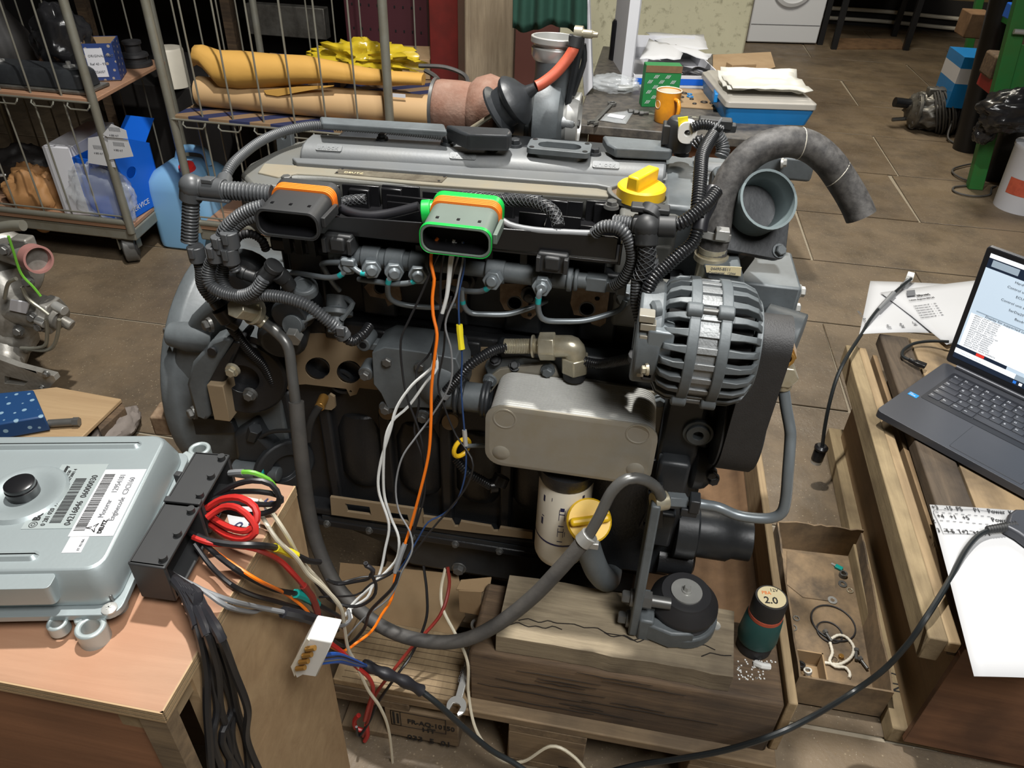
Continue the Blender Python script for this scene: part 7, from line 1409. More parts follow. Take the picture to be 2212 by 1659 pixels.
# blue canister
CAN = thing('blue_canister', 'light blue plastic canister with a red screw cap beside the cage', 'canister', V3((-1.66, 2.68, 0)))
cx0, cx1, cy0, cy1 = -1.93, -1.66, 2.58, 2.83
b = MB(); b.loft([[V3((x, y, z)) for x, y in rrect(cx0+g, cx1-g, cy0+g, cy1-g, .04)] for z, g in ((.0, .012), (.01, .002), (.03, 0), (.25, 0), (.29, .006), (.32, .03), (.345, .07))]); b.build('canister_body', 'canister_blue', CAN)
b = MB(); b.tube([V3((cx0+.09, cy1-.1, .34)), V3((cx0+.12, cy1-.1, .385)), V3((cx1-.06, cy1-.1, .385)), V3((cx1-.04, cy1-.1, .33))], .016, 12); b.build('canister_handle', 'canister_blue', CAN)
b = MB(); q = AY(398, 345, 2.64); b.lathe(V3((q.x, 2.66, .31)), (0, -.4, 1), [(0, .03), (.012, .03), (.012, .033), (.045, .031), (.047, .025)], 18); b.build('screw_cap', 'red_plastic', CAN)
# goods on the middle cage
RZ = .603
b = MB(); ra_, rb_ = AY(432, 196, 2.62), AY(960, 226, 2.62)
b.cyl(V3((ra_.x, 2.62, .655)), V3((rb_.x+.08, 2.62, .655)), .053, n=32); o = tag(b.build('paper_roll', 'paper_tan'), 'long roll of tan paper lying on the shelf below the yellow bag', 'paper roll')
q = MB(); p_ = AY(855, 206, 2.575); q.box(p_, (.07, .002, .012)); q.build('sticker', 'white_card', o)
st_ = [(418, 135, 8), (424, 118, 26), (440, 122, 36), (475, 148, 54), (520, 152, 54), (590, 152, 46), (660, 150, 40), (720, 155, 32), (790, 165, 24), (850, 168, 18), (915, 172, 18)]
b = MB(); rings = []
for i, (px, py, hp_) in enumerate(st_):
    c_ = AY(px, py, 2.60); hh = hp_*.00115; ring = []
    for j in range(20):
        a = 2*math.pi*j/20; nz = .006*MN.fractal(V3((i*.9, math.cos(a)*1.5, math.sin(a)*1.5)), 1, 2, 3); ring.append(c_+V3((0, math.cos(a)*(hh*.75+.012+nz), math.sin(a)*(hh+nz))))
    rings.append(ring)
b.loft(rings); YB_ = tag(b.build('yellow_paper_bag', 'paper_yellow', None, ang=70), 'long crumpled yellow paper bag on top of the tan paper roll', 'bag')
b = MB(); b.py([(570, 196), (640, 188), (720, 186), (640, 200), (600, 208), (575, 204)], 2.565, 2.575); b.build('loose_fold', 'paper_yellow', YB_)
b = blob(AY(790, 128, 2.85), (.19, .1, .055), 41, .6, 3.2); tag(b.build('yellow_film', 'film_yellow', None, ang=60), 'crumpled translucent yellow plastic film behind the yellow bag', 'film')
for pts, lb in (([(905, 142, 2.75), (960, 145, 2.75), (1000, 160, 2.75), (1010, 178, 2.72), (995, 192, 2.7), (960, 205, 2.68)], 'black ribbed drive belt curving out of the middle cage, upper loop'), ([(918, 152, 2.7), (940, 165, 2.68), (955, 185, 2.66), (965, 205, 2.65)], 'black drive belt hanging beside the upper loop')):
    bb = MB(); bb.tube(pts, .008, 6); tag(bb.build('drive_belt', 'rubber'), lb, 'belt')
T, P, L_, u, v = wallbox('kraft_carton', 'flat brown carton behind the yellow film in the middle cage', 'box', (860, 170), (930, 172), RZ, .25, .08, 'cardboard')
b = MB(); b.bx(-1.55, -1.2, 2.75, 3.1, RZ, RZ+.09); tag(b.build('striped_tray', 'card_stripe', None, .003), 'striped flat carton behind the yellow bag', 'box')
T, P, L_, u, v = wallbox('low_carton', 'brown carton standing under the shelf of the middle cage', 'box', (410, 330), (520, 340), .17, .3, .22, 'cardboard')
# dark machinery behind the cages
MC = thing('parts_rack', 'dark rack with pale panels in the shadows behind the cages', 'rack', V3((-1.9, 3.9, 0)))
for x in (-2.9, -2.1, -1.45): b = MB(); b.bx(x, x+.05, 3.75, 3.8, 0, 2.0); b.build('upright', 'wood_old', MC)
for z in (.35, .85, 1.4): b = MB(); b.bx(-2.95, -1.35, 3.7, 4.2, z, z+.03); b.build('shelf', 'dark_thing', MC)
b = MB(); b.bx(-1.95, -1.55, 3.72, 3.78, .62, .76); b.build('pale_panel', 'dirty_alu', MC, .004)
b = MB(); b.bx(-3.6, 0.0, 4.6, 4.7, 0, 2.4); tag(b.build('partition_panel', 'dark_thing'), 'dark partition panel behind the cages', 'partition')
b = MB(); b.bx(-1.38, -.99, 3.55, 3.62, 0, 1.9); RC = tag(b.build('maroon_cabinet', 'maroon', None, .004), 'dark maroon perforated metal cabinet behind the middle cage', 'cabinet')
for i in range(9):
    for j in range(4): q = MB(); q.box(V3((-1.34+i*.04, 3.549, .62+j*.1)), (.007, .002, .01)); q.build('slot', 'dark_hole', RC)
b = MB(); b.bx(-.885, -.765, 3.2, 3.4, 0, 2.2); tag(b.build('red_column', 'red_paint', None, .004), 'red steel column left of the wooden post', 'column')
b = MB(); pw0, pw1 = AY(1003, 120, 2.95), AY(1108, 120, 2.95); b.loft([[V3((x, y, z)) for x, y in ((pw0.x+.0, 2.95), (pw1.x, 2.95), (pw1.x, 3.12), (pw0.x, 3.12))] for z in (0, .5, 1.0, 1.6, 2.3)]); tag(b.build('wooden_post', 'post_wood', None, .008), 'thick grey wooden post between the red column and the turbocharger', 'post')
b = MB(); b.bx(-.50, -.33, 3.0, 3.05, 0, 1.02); tag(b.build('rusty_plate', 'rust_red', None, .003), 'dark red rusty plate below the green cloth', 'plate')
# green cloth hanging above the turbo
b = MB(); rws = []; cl = [(1112, 0), (1268, 0), (1262, 62), (1118, 60)]
for i in range(13):
    r_ = []
    for j in range(33):
        s, t = j/32, i/12; p = AY(1110+158*s-4*t*(1-s), -160+ (62+160+8*math.sin(s*9))*t, 2.62); r_.append(p+V3((0, .018*math.sin(s*26+t)+.012*math.sin(s*11), 0)))
    rws.append(r_)
b.grid(rws); tag(b.build('green_cloth', 'green_cloth', None, ang=180, solid=.004), 'dark green cloth hanging above the turbocharger', 'cloth')
b = MB(); b.py([(1240, -60), (1270, -60), (1280, 190), (1262, 210)], 2.75, 2.8); tag(b.build('white_upright', 'white_card', None, .002), 'narrow white upright board at the left end of the bench', 'board')
# cream wall pier behind the bench
b = MB(); b.bx(-.75, .47, 4.0, 4.25, 0, 3.8); struct(b.build('wall_bench', 'wall_cream', None, .01))
b = MB(); b.bx(.35, .47, 4.25, 8.9, 0, 3.8); struct(b.build('wall_bench_return', 'wall_ochre'))
# ================================================================ bench with its things
BNZ = .72
BN = thing('work_bench', 'low black workbench behind the engine covered with parts', 'bench', V3((.2, 2.8, 0)))
b = MB(); b.bx(-.19, .485, 2.4, 3.55, BNZ-.03, BNZ); b.build('bench_top', 'bench_black', BN, .004)
b = MB(); b.bx(-.15, .46, 2.46, 3.5, .2, BNZ-.031); b.build('bench_body', 'ply_brown', BN, .003)
for x in (-.17, .45):
    for y in (2.43, 3.5): b = MB(); b.bx(x-.018, x+.018, y, y+.036, 0, BNZ-.03); b.build('bench_leg', 'bench_black', BN)
b = MB(); b.bx(-.03, .30, 2.57, 2.585, BNZ, BNZ+.003); SR = tag(b.build('slotted_strip', 'galv', None, .0005), 'perforated steel strip lying along the middle of the bench', 'strip')
for k in range(14): q = MB(); q.box(V3((-.018+k*.024, 2.5775, BNZ+.003)), (.01, .005, .0006)); q.build('slot', 'dark_hole', SR)
# white box with blue stripe and upright lid
T, P, L_, u, v = wallbox('white_blue_carton', 'open white carton with a blue stripe holding gaskets on the bench', 'box', (1366, 189), (1557, 193), BNZ, .46, .045, 'white_card', open_top=True)
bb = MB(); bb.poly([P(0, .456), P(L_, .456), P(L_, .456, .09), P(0, .456, .09)], v*.004); bb.build('rear_wall', 'white_card', T)
for a0, a1 in ((.02, .17), (.34, .95)): bb = MB(); bb.poly([P(L_*a0, -.0005, .012), P(L_*a1, -.0005, .012), P(L_*a1, -.0005, .034), P(L_*a0, -.0005, .034)], -v*.0006); bb.build('blue_stripe', 'blue_card', T)
bb = MB(); bb.poly([P(-.004, 0, .0), P(-.004, .46, .0), P(-.004, .46, .42), P(-.004, 0, .42)], -u*.005); bb.build('lid', 'white_card', T); bb = MB(); bb.poly([P(-.004, 0, 0), P(-.004, 0, .42), P(-.045, 0, .42), P(-.045, 0, 0)], v*.004); bb.build('lid_rim', 'white_card', T)
bb = MB(); bb.poly([P(-.004, .456, .0), P(-.004, .456, .42), P(.05, .456, .42), P(.05, .456, .0)], v*.004); bb.build('lid_rim', 'white_card', T)
def sheet(name, label, pts, z, m_='paper_white', cat='paper', bend=.01, n=6, grp=None):
    P4 = [AZ(x, y, z) for x, y in pts]; bb = MB(); rws = [[P4[0].lerp(P4[1], j/n).lerp(P4[3].lerp(P4[2], j/n), i/n)+V3((0, 0, bend*math.sin(math.pi*j/n)*math.sin(math.pi*i/n)+.3*bend*math.sin(i*2.1+j*1.3))) for j in range(n+1)] for i in range(n+1)]
    bb.grid(rws); return tag(bb.build(name, m_, None, ang=60, solid=.0008), label, cat, grp)
sheet('paper_sheet', 'white sheet lying on top of the white carton, upper one', [(1395, 70), (1520, 76), (1530, 108), (1440, 106)], BNZ+.075)
sheet('paper_sheet', 'white sheet with print drooping over the green carton', [(1400, 92), (1460, 98), (1538, 118), (1528, 130)], BNZ+.085)
sheet('paper_sheet', 'creased white sheet leaning on the lid side of the white carton', [(1382, 128), (1402, 85), (1480, 104), (1470, 128)], BNZ+.085)
for i in range(4):
    bb = MB(); c_ = P(L_*(.5+.13*i), .09+.05*(i % 2), .01+.004*i); bb.tube([c_+V3((-.05, 0, 0)), c_+V3((-.02, .05, .006)), c_+V3((.03, .03, .0)), c_+V3((.05, -.02, .006)), c_+V3((.0, -.05, .004))], .006, 6); tag(bb.build('gasket_piece', 'rubber_dark'), 'dark rubber gasket in the white carton, '+('leftmost of four', 'second from left', 'third from left', 'rightmost of four')[i], 'gasket', 'gaskets in the white carton')
# green carton with slanted marks
T, P, L_, u, v = wallbox('green_carton', 'green patterned carton standing upright behind the orange mug', 'box', (1385, 231), (1461, 233), BNZ, .05, .135, 'box_green')
bb = MB(); bb.poly([P(0, -.0006, .113), P(L_, -.0006, .113), P(L_, -.0006, .135), P(0, -.0006, .135)], -v*.0006); bb.build('brown_strip', 'cardboard_dk', T)
rn = random.Random(2)
for r_ in range(6):
    for c_ in range(3):
        x = L_*(.08+.32*c_+(.16 if r_ % 2 else 0)); z = .012+.0165*r_
        if x > L_-.02: continue
        bb = MB()
        for k in range(3): bb.poly([P(x+k*.005, -.0006, z), P(x+k*.005+.002, -.0006, z), P(x+k*.005+.009, -.0006, z+.011), P(x+k*.005+.007, -.0006, z+.011)], -v*.0004)
        bb.build('print_mark', 'white_card', T)
# mug with handle and a spoon tip
q = AZ(1436, 262, BNZ); MUG = thing('orange_mug', 'orange enamel mug on the bench in front of the green carton', 'mug', q)
b = MB(); b.lathe(q, (0, 0, 1), [(0, .033), (.004, .036), (.05, .038), (.095, .0405), (.098, .041), (.098, .0385), (.06, .036), (.012, .033), (.012, .001)], 36, True); b.build('mug_body', 'orange_mug', MUG)
b = MB(); b.torus(q+V3((0, 0, .098)), (0, 0, 1), .0395, .0018, 32, 8); b.build('mug_rim', 'ceramic', MUG)
b = MB(); b.lathe(q+V3((0, 0, .014)), (0, 0, 1), [(0, .033), (.08, .0378)], 32, False); b.build('mug_lining', 'ceramic', MUG)
b = MB(); d = V3((.55, -.83, 0)).normalized(); b.tube([q+d*.038+V3((0, 0, .078)), q+d*.058+V3((0, 0, .076)), q+d*.066+V3((0, 0, .05)), q+d*.056+V3((0, 0, .024)), q+d*.036+V3((0, 0, .018))], .006, 10); b.build('mug_handle', 'orange_mug', MUG)
b = MB(); d2 = V3((-.8, -.6, 0)); b.torus(q+d2*.0385+V3((0, 0, .058)), d2, .012, .0008, 24, 5); b.build('mug_logo', 'ceramic', MUG)
# spanner, bags, tube, gaskets
spanner('spanner', 'grey combination spanner lying on the left front of the bench', AZ(1322, 226, BNZ+.004), AZ(1280, 268, BNZ+.004), .016, (0, 0, 1), 'steel_dark', th=.008)
b = blob(AZ(1325, 180, BNZ+.03), (.09, .06, .03), 51, .2, 2.5); tag(b.build('clear_bag', 'film_clear', None, ang=180), 'clear plastic bag with small metal parts on the bench left of the white carton', 'bag')
b = MB(); q = AZ(1335, 190, BNZ+.012); b.cyl(q, q+V3((.05, .01, .0)), .012, n=12); tag(b.build('bushing_in_bag', 'steel'), 'steel bushing inside the clear bag on the bench', 'bushing')
sheet('label_bag', 'flat clear bag with a white label in front of the mug', [(1308, 246), (1372, 236), (1352, 268), (1296, 260)], BNZ+.003, 'film_clear', 'bag', .002); b = MB(); b.pz([(1318, 245), (1352, 250), (1345, 257), (1311, 251)], BNZ+.006, BNZ+.0055); tag(b.build('bag_label', 'white_card'), 'small white label on the flat clear bag', 'label')
b = MB(); q = AZ(1336, 128, BNZ); b.lathe(q, (0, 0, 1), [(0, .042), (.14, .042), (.15, .036), (.152, .02), (.17, .02), (.171, .005)], 24); tag(b.build('black_can', 'pipe_black'), 'black round can standing at the back left of the bench', 'can')
for k in range(3):
    b = MB(); q = AZ(1357+k*12, 240+k*2, BNZ+.008); b.cyl(q, q+V3((.012, .004, 0)), .008, n=6); b.cyl(q+V3((.012, .004, 0)), q+V3((.03, .01, 0)), .005, n=10); tag(b.build('bench_bolt', 'steel_dark'), 'small bolt beside the flat bag, '+('leftmost', 'middle', 'rightmost')[k]+' of three', 'bolt', 'bolts on the bench')
b = MB(); b.pz([(1462, 190), (1560, 196), (1556, 236), (1464, 230)], BNZ+.004, BNZ+.001); tag(b.build('gasket_card', 'cardboard'), 'brown card with small black rings between mug and blue case', 'cardboard')
rn = random.Random(4)
for k in range(14):
    b = MB(); q = AZ(1470+rn.uniform(0, 84), 200+rn.uniform(0, 30), BNZ+.006); R_ = rn.choice((.006, .008, .011)); b.torus(q, (rn.uniform(-.1, .1), .05, 1), R_, .0018, 18, 6); tag(b.build('seal_ring', 'rubber_dark' if k % 4 else 'case_blue'), 'small seal ring on the brown card beside the mug' if k % 4 else 'small blue seal ring on the brown card beside the mug', 'ring', 'seal rings on the brown card' if k % 4 else 'blue seal rings on the brown card')
b = MB(); b.pz([(1540, 118), (1665, 112), (1675, 145), (1600, 165), (1540, 160)], BNZ+.006, BNZ+.001); tag(b.build('bench_cardboard', 'cardboard', None), 'sheet of brown cardboard at the right rear of the bench', 'cardboard')
T, P, L_, u, v = wallbox('small_tan_box', 'small tan box behind the blue case on the bench', 'box', (1580, 152), (1632, 150), BNZ+.007, .05, .02, 'cardboard')
# blue organiser case with grey lid
a, c_ = AZ(1562, 268, BNZ), AZ(1752, 274, BNZ); u = (c_-a).normalized(); v = V3((-u.y, u.x, 0)); L_ = (c_-a).length; D_ = .38
CS = thing('organiser_case', 'blue parts case with grey lid under plastic bags at the right end of the bench', 'case', a.lerp(c_, .5)+v*D_/2); Pc = lambda x, y, z=0: a+u*x+v*y+V3((0, 0, z))
b = MB(); b.loft([[Pc(x, y, z) for x, y in rrect(g, L_-g, g, D_-g, .015)] for z, g in ((0, .012), (.04, .002), (.052, 0))]); b.build('case_bottom', 'case_blue', CS)
b = MB(); b.loft([[Pc(x, y, z) for x, y in rrect(g, L_-g, g, D_-g, .015)] for z, g in ((.052, -.004), (.07, -.003), (.074, .006), (.08, .012))]); b.build('case_lid', 'case_lid', CS, .002)
b = MB(); b.box(Pc(L_*.9, D_*.45, .075), (.05, .05, .02)); b.box(Pc(.0, D_*.4, .05), (.015, .08, .03)); b.build('case_latch', 'case_blue', CS, .003)
for k in range(2):
    b = MB(); rws = []
    for i in range(9):
        rws.append([Pc(L_*(.02+.04*k)+(L_*.9)*j/10, D_*(.12-.04*k)+D_*(.42+.08*k)*i/8, .085+.012*(1-k)+.02*k+.012*MN.fractal(V3((i*.5, j*.5, k*5)), 1, 2, 3)+(.02 if i == 8 else 0)) for j in range(11)])
    b.grid(rws); tag(b.build('parts_bag', 'film_milky', None, ang=70, solid=.003), ('lower crumpled white plastic bag on the blue case', 'upper milky plastic bag on the blue case')[k], 'bag')
# ================================================================ far right: washing machine, stand, pipes
WM = thing('washing_machine', 'white front-loading washing machine at the back of the workshop', 'washing machine', V3((1.22, 7.95, 0)))
wa_, wb_ = AZ(1612, 93, 0), AZ(1763, 97, 0); wu = (wb_-wa_).normalized(); wv = V3((-wu.y, wu.x, 0)); WP = lambda x, y, z: wa_+wu*x+wv*y+V3((0, 0, z)); WL_ = (wb_-wa_).length
b = MB(); b.poly([WP(0, 0, .01), WP(WL_, 0, .01), WP(WL_, .55, .01), WP(0, .55, .01)], (0, 0, .84)); b.build('washer_body', 'washer_white', WM, .01)
b = MB(); b.poly([WP(.01, -.004, .16), WP(WL_-.01, -.004, .16), WP(WL_-.01, -.004, .163), WP(.01, -.004, .163)], wv*.004); b.build('plinth_gap', 'ink_grey', WM)
b = MB(); b.lathe(WP(WL_*.5, -.002, .5), -wv, [(0, .2), (.02, .19), (.03, .16), (.02, .14)], 36); b.build('door_ring', 'washer_white', WM); b = MB(); b.lathe(WP(WL_*.5, -.012, .5), -wv, [(0, .145), (.02, .1), (.025, .01)], 32); b.build('door_glass', 'pipe_black', WM)
ST = thing('steel_stand', 'black steel stand with legs beside the washing machine', 'stand', V3((2.0, 7.9, 0)))
for (px, py), z in (((1770, 96), 0), ((1800, 106), 0), ((1930, 78), 0), ((1955, 108), 0)):
    q = AZ(px, py, 0); b = MB(); b.bx(q.x-.025, q.x+.025, q.y-.025, q.y+.025, 0, .9); b.build('stand_leg', 'pipe_black', ST, .003)
q0, q1 = AZ(1800, 106, 0), AZ(1930, 78, 0); b = MB(); b.bx(q0.x-.05, q1.x+.2, q0.y-.03, q1.y+.1, .86, .92); b.build('stand_top', 'pipe_black', ST, .004)
b = MB(); b.lathe(V3((1.95, 8.15, .42)), (0, 0, 1), [(0, .1), (.03, .26), (.3, .3), (.42, .28)], 28); b.build('stand_tank', 'dark_thing', ST)
b = MB(); b.pz([(1805, 82), (1945, 84), (1956, 104), (1800, 104)], .012, .001); tag(b.build('floor_cardboard', 'cardboard_dk', None), 'sheet of brown cardboard on the floor under the steel stand', 'cardboard')
for z, lb in ((.14, 'upper pale pipe along the foot of the rear wall'), (.05, 'lower pale pipe along the foot of the rear wall')):
    b = MB(); b.tube([V3((.9, 8.8, z)), V3((2.2, 8.8, z+.015)), V3((3.2, 8.8, z-.01)), V3((4.4, 8.8, z))], .018, 8); tag(b.build('wall_pipe', 'off_white'), lb, 'pipe')
b = MB(); b.bx(.48, 4.6, 8.86, 8.9, 0, .28); struct(b.build('baseboard_back', 'wall_dark'))
# black pipe, green rack
pp = AZ(2082, 326, 0); b = MB(); b.cyl(pp+V3((.02, .03, 0)), pp+V3((-.28, .05, 2.4)), .075, n=28); tag(b.build('black_pipe', 'pipe_black'), 'thick black pipe leaning upright beside the green rack', 'pipe')
RK = thing('green_rack', 'green painted steel rack on the right loaded with boxes and timber', 'rack', V3((2.3, 5.0, 0)))
def lean(x0, x1, y, z1, wd): bb = MB(); bb.loft([[V3((x+dx, y+dy, z)) for dx, dy in ((0, 0), (wd, 0), (wd, .05), (0, .05))] for x, z in ((x0, 0), (x1, z1))]); return bb
lean(1.81, 1.60, 4.22, 1.5, .075).build('upright', 'green_paint', RK, .004)
lean(2.31, 2.14, 6.2, 1.2, .05).build('upright', 'green_paint', RK, .004)
for y_ in (4.3, 6.2): lean(2.95, 2.85, y_, 1.5, .06).build('upright', 'green_paint', RK, .004)
for z_, x_ in ((.36, 2.0), (.72, 1.9), (1.1, 1.8)): b = MB(); b.bx(x_, 2.95, 4.26, 5.0, z_, z_+.03); b.build('rack_shelf', 'green_paint', RK, .003)
q = MB(); q.poly([V3((1.8, 4.235, .42)), V3((1.78, 4.235, .72)), V3((2.1, 4.235, .72))], (0, .01, 0)); q.build('gusset', 'green_paint', RK)
def rackbox(name, label, cat, px0, px1, y, z1, dep, m_, bev=.006):
    """box whose front face spans the given pixels on the plane y (top-left px0, bottom-right px1)"""
    zt_, zb_ = AY(*px0, y).z, AY(px0[0], px1[1], y).z; xl = AY(px0[0], px1[1], y).x; xr = AY(px1[0], px1[1], y).x; b = MB(); b.bx(xl, xr, y, y+dep, zb_, zt_); return tag(b.build(name, m_, None, bev), label, cat)
rackbox('wrapped_box', 'brown box wrapped in film hanging between the green rack and the black pipe', 'box', (2080, 28), (2132, 82), 5.6, 0, .2, 'cardboard_dk')
rackbox('wood_block', 'rough wooden block on the green rack', 'block', (2134, 120), (2225, 172), 4.3, 0, .16, 'wood_old', .012)
rackbox('wood_offcut', 'small pale wood offcut on the rough block', 'block', (2170, 102), (2206, 118), 4.32, 0, .08, 'wood_light')
rackbox('red_toolbox', 'red metal box below the rough wooden block', 'box', (2138, 172), (2240, 206), 4.26, 0, .22, 'red_box')
rackbox('blue_bin', 'blue bin high on the green rack at the right edge', 'bin', (2194, 18), (2250, 52), 4.35, 0, .2, 'blue_card')
b = MB(); q = AY(2190, 68, 4.2); b.cyl(q, q+V3((.12, 0, .0)), .012, n=12); tag(b.build('chrome_tool', 'silver'), 'chrome tool lying on the rack below the blue bin', 'tool')
# blue-white carton standing on the floor
q0, q1 = AY(2044, 232, 5.15), AY(2116, 232, 5.15)
BW = thing('tall_blue_carton', 'tall blue and white carton standing behind the gearbox', 'box', V3((q0.x+.12, 5.3, q0.z)))
zz = q0.z; bh = AY(2060, 122, 5.15).z-zz
for k, (f0, f1, m_) in enumerate(((0, .48, 'case_blue'), (.48, .78, 'white_card'), (.78, 1, 'case_blue'))):
    b = MB(); b.bx(q0.x, q1.x+.03, 5.15, 5.45, zz+bh*f0, zz+bh*f1); b.build('carton_band', m_, BW)
b = MB(); b.bx(q0.x+.06, q1.x+.06, 5.24, 5.45, 0, zz); tag(b.build('black_crate', 'dark_thing', None, .006), 'black plastic crate under the tall blue carton', 'crate')
# gearbox on the floor wound with cable
GX = thing('gearbox_unit', 'oily gearbox wound with grey cable on the floor left of the black pipe', 'gearbox', AZ(2010, 295, 0))
g0 = AZ(2010, 295, 0)+V3((0, .15, .12))
b = blob(g0, (.15, .12, .12), 61, .3, 3.4, 40, 26); b.build('gear_case', 'dirty_alu', GX, ang=180)
for k in range(9):
    a = k*.7; bolt(g0+V3((-.1, -.1*math.cos(a)*.6-.04, .09*math.sin(a))), (-.6, -.8, .1), .016, GX, 'steel_dark')
b = MB(); b.lathe(g0+V3((-.09, -.02, 0)), (-1, 0, 0), [(0, .11), (.02, .11), (.03, .08), (.05, .06)], 28); b.build('end_cover', 'dirty_alu', GX, .003)
b = MB(); b.box(g0+V3((-.02, -.02, .12)), (.1, .06, .05)); b.build('top_housing', 'brass', GX, .008).data.materials[0] = MATS['dirty_alu']
b = MB(); b.cyl(g0+V3((.08, 0, 0)), g0+V3((.26, .03, 0)), .12, n=28)
for k in range(6): b.ring(g0+V3((.12+k*.02, 0, 0)), g0+V3((.128+k*.02, 0, 0)), .128, .1, 24)
b.build('motor_drum', 'dark_thing', GX)
b = MB(); b.cyl(g0+V3((-.12, 0, .03)), g0+V3((-.24, -.02, .04)), .03, n=16); b.build('output_shaft', 'pipe_black', GX)
b = MB(); b.cyl(g0+V3((-.12, 0, -.06)), g0+V3((-.22, -.02, -.07)), .012, n=10); b.build('lower_shaft', 'steel_dark', GX)
for k in range(7): b = MB(); a = -.3+k*.1; b.torus(g0+V3((.02+k*.012, 0, 0)), V3((math.cos(a), math.sin(a)*.5, .35)), .14+.006*(k % 3), .006, 28, 6); b.build('cable_turn', 'rubber', GX)
b = MB(); b.tube([g0+V3((.1, -.13, -.02)), g0+V3((.08, -.22, -.1)), g0+V3((.14, -.3, -.113)), g0+V3((.22, -.26, -.113)), g0+V3((.26, -.16, -.05))], .006, 8); b.build('cable_loop', 'rubber', GX)
# black bag, boot, wires, bucket
b = blob(AY(2188, 240, 4.05), (.15, .1, .1), 71, .22, 2.4); tag(b.build('black_plastic_bag', 'film_black', None, ang=180), 'shiny black plastic bag hanging on the green rack', 'bag')
b = blob(AY(2128, 285, 4.1), (.055, .045, .06), 73, .22, 2.4); tag(b.build('black_plastic_bag', 'film_black', None, ang=180), 'drooping corner of black film at the foot of the green rack', 'bag')
b = MB(); q = AZ(2158, 398, 0); b.loft([[q+V3((x, y+.08, z)) for x, y in rrect(-.07-g, .12+g, -.05, .14, .02)] for z, g in ((0, 0), (.3, .01), (.42, .02))]); tag(b.build('dark_bin', 'dark_thing'), 'dark bin under the black plastic bag', 'bin')
cable('floor_cable', [(2150, 352, 'z', .012), (2110, 352, 'z', .012), (2065, 362, 'z', .012), (2058, 372, 'z', .012), (2075, 384, 'z', .012), (2095, 392, 'z', .012), (2090, 400, 'z', .008), (2062, 404, 'z', .008), (2060, 412, 'z', .008), (2080, 420, 'z', .008), (2110, 424, 'z', .008), (2138, 420, 'z', .008), (2142, 406, 'z', .008), (2152, 402, 'z', .008)], .005, 'rubber', 'thin cable curled on the floor in front of the dark bin')
q = AZ(2206, 462, 0)+V3((.02, .09, 0)); BK = thing('paint_bucket', 'white and orange paint bucket on the floor at the right edge', 'bucket', q)
b = MB(); b.lathe(q, (0, 0, 1), [(0, .12), (.3, .135), (.305, .138), (.32, .138), (.322, .12)], 36); b.build('bucket_body', 'white_card', BK)
for z0, z1, m_ in ((.09, .17, 'hose_orange'), (.2, .235, 'ink_blue')):
    rws = [[q+V3(((.1205+.05*z+.0008)*math.sin(-1.2+2*k/12), -(.1205+.05*z+.0008)*math.cos(-1.2+2*k/12), z)) for k in range(13)] for z in (z0, z1)]
    if m_ != 'ink_blue': b = MB(); b.grid(rws); b.build('print_band', m_, BK)
text('LUMAR', .05, q+V3((-.085, -.105, .2)), (.75, -.65, 0), (0, 0, 1), 'ink_blue', BK)
# ================================================================ lower left: injection pump heap, pallet corner
LP = thing('small_pallet', 'corner of a small plywood-topped pallet on the floor behind the control unit', 'pallet', V3((-1.6, 1.4, 0)))
b = MB(); b.pz([(-60, 880), (0, 850), (120, 836), (262, 862), (170, 950), (-60, 950)], .11, .098); b.build('ply_top', 'ply_light', LP, .002)
b = MB(); b.pz([(205, 906), (262, 866), (270, 880), (215, 930)], .095, .06); b.build('side_board', 'wood_old', LP, .003); b = MB(); b.pz([(100, 870), (235, 880), (180, 940), (60, 940)], .06, .0); b.build('block', 'wood_old', LP)
mat('rag_grey', (120, 112, 106), .9, 0, .2, 20, .4, 60); b = blob(AZ(250, 925, .04), (.05, .09, .04), 81, .2); tag(b.build('grey_rag', 'rag_grey'), 'grey rag lying beside the small pallet', 'rag')
b = MB(); q = [AZ(0, 880, .115), AZ(85, 872, .115), AZ(110, 930, .115), AZ(0, 950, .115)]; b.poly(q, (0, 0, .05)); tag(b.build('blue_patterned_box', 'bag_blue', None, .004), 'blue patterned carton corner behind the control unit', 'box')
b = MB(); q = AZ(105, 915, .125); b.cyl(q, q+V3((.06, .02, .0)), .011, n=12); b.cyl(q+V3((.06, .02, 0)), q+V3((.075, .024, 0)), .013, n=6); tag(b.build('injector_tip', 'steel_dark'), 'small dark injector nozzle lying beside the blue carton', 'injector')
HEAP = thing('water_pump', 'grey cast engine pump assembly with pipes standing at the left edge', 'engine part', V3((-1.9, 1.75, .11)))
hy = 1.62
def hl_(px, py, y=hy): return AY(px, py, y)
mat('heap_alu', (150, 148, 142), .4, .35, .25, 14, .3, 90, dirt=(96, 92, 84), dirt_amt=.7, dscale=12)
b = MB(); b.lathe(hl_(0, 575, 1.72), (.55, -.75, .25), [(-.03, .09), (0, .115), (.03, .118), (.05, .1), (.06, .07), (.075, .05)], 36); b.build('volute', 'heap_alu', HEAP, .003)
b = MB(); b.cyl(hl_(15, 540, 1.68), hl_(76, 558, 1.61), .036, n=28); b.build('outlet_pipe', 'heap_alu', HEAP); a, c_ = hl_(70, 556, 1.617), hl_(84, 561, 1.60)
b = MB(); b.ring(a, c_, .039, .033, 32); b.build('outlet_ring', 'pink', HEAP); b = MB(); d = (c_-a).normalized(); b.cyl(a-d*.002, a+d*.003, .034, n=24); b.build('outlet_bore', 'maroon', HEAP)
b = MB(); b.box(hl_(52, 525, 1.66), (.05, .04, .04)); b.build('outlet_boss', 'heap_alu', HEAP, .006)
b = MB(); b.tube([hl_(-30, 500), hl_(0, 492), hl_(25, 488), hl_(50, 487)], .015, 14); b.build('bent_tube', 'galv', HEAP)
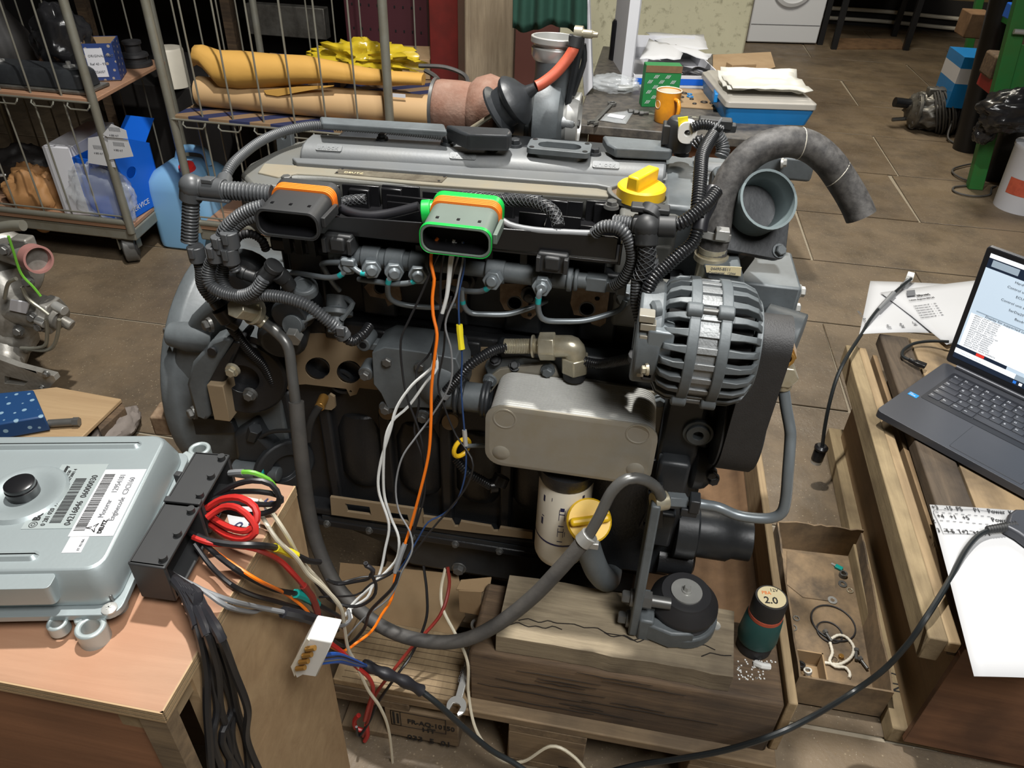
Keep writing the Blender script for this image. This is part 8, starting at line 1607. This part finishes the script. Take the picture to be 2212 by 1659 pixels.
b = MB(); b.tube([hl_(0, 600, 1.66), hl_(20, 640, 1.64), hl_(30, 680, 1.63), hl_(20, 740, 1.62), hl_(5, 800, 1.58)], [.075, .055], 20); b.build('neck_casting', 'heap_alu', HEAP)
b = MB(); b.cyl(hl_(5, 655), hl_(112, 680), .052, n=28); b.build('pump_body', 'heap_alu', HEAP, .004)
b = MB(); b.cyl(hl_(98, 676), hl_(120, 683), .058, n=6); b.cyl(hl_(118, 682), hl_(136, 690), .036, n=20); b.cyl(hl_(130, 690), hl_(156, 704), .017, n=14); b.build('pump_end', 'heap_alu', HEAP, .004)
b = MB(); b.cyl(hl_(118, 660, hy-.03), hl_(140, 672, hy-.04), .014, n=12); b.cyl(hl_(80, 690, hy-.05), hl_(98, 700, hy-.055), .013, n=12); b.build('pump_port', 'steel', HEAP, .001)
b = MB(); b.py([(22, 648), (62, 655), (56, 678), (20, 670)], hy-.056, hy-.05); b.build('sticker', 'white_card', HEAP)
b = blob(hl_(15, 720), (.085, .07, .085), 91, .12, 2); b.build('casting', 'heap_alu', HEAP, ang=180)
b = MB(); b.py([(-20, 770), (40, 792), (116, 812), (121, 822), (96, 850), (-20, 852)], hy-.12, hy-.10, [[(10, 812), (60, 824), (52, 832), (10, 828)]]); b.build('foot_bracket', 'heap_alu', HEAP, .003)
b = MB(); b.tube([hl_(15, 740, hy-.02), hl_(15, 775, hy-.06), hl_(10, 800, hy-.1)], [.06, .04], 16); b.build('bracket_arm', 'heap_alu', HEAP)
for px, py in ((100, 808), (92, 838)): bolt(hl_(px, py, hy-.121), (0, -1, 0), .008, HEAP, 'steel_dark')
for px, py in ((10, 540), (25, 775), (60, 608), (70, 685), (85, 705), (40, 715)): bolt(hl_(px, py, hy-.05), (.2, -1, .2), .012, HEAP, 'steel_dark')
for pts in ([(100, 690), (102, 720), (98, 745), (75, 752), (45, 752)], [(128, 690), (125, 720), (115, 748), (95, 757), (60, 754)], [(10, 645), (18, 612), (35, 602)], [(48, 620), (60, 645), (90, 668), (105, 680)]):
    b = MB(); b.tube([hl_(*p, hy-.06) for p in pts], .0055, 8); b.build('pump_line', 'galv', HEAP)
b = MB(); b.tube([hl_(18, 510, hy-.1), hl_(28, 540, hy-.1), hl_(45, 590, hy-.1), hl_(72, 620, hy-.1), hl_(88, 640, hy-.1)], .0035, 6); b.build('green_string', 'w_green', HEAP)
bpy.context.view_layer.update()
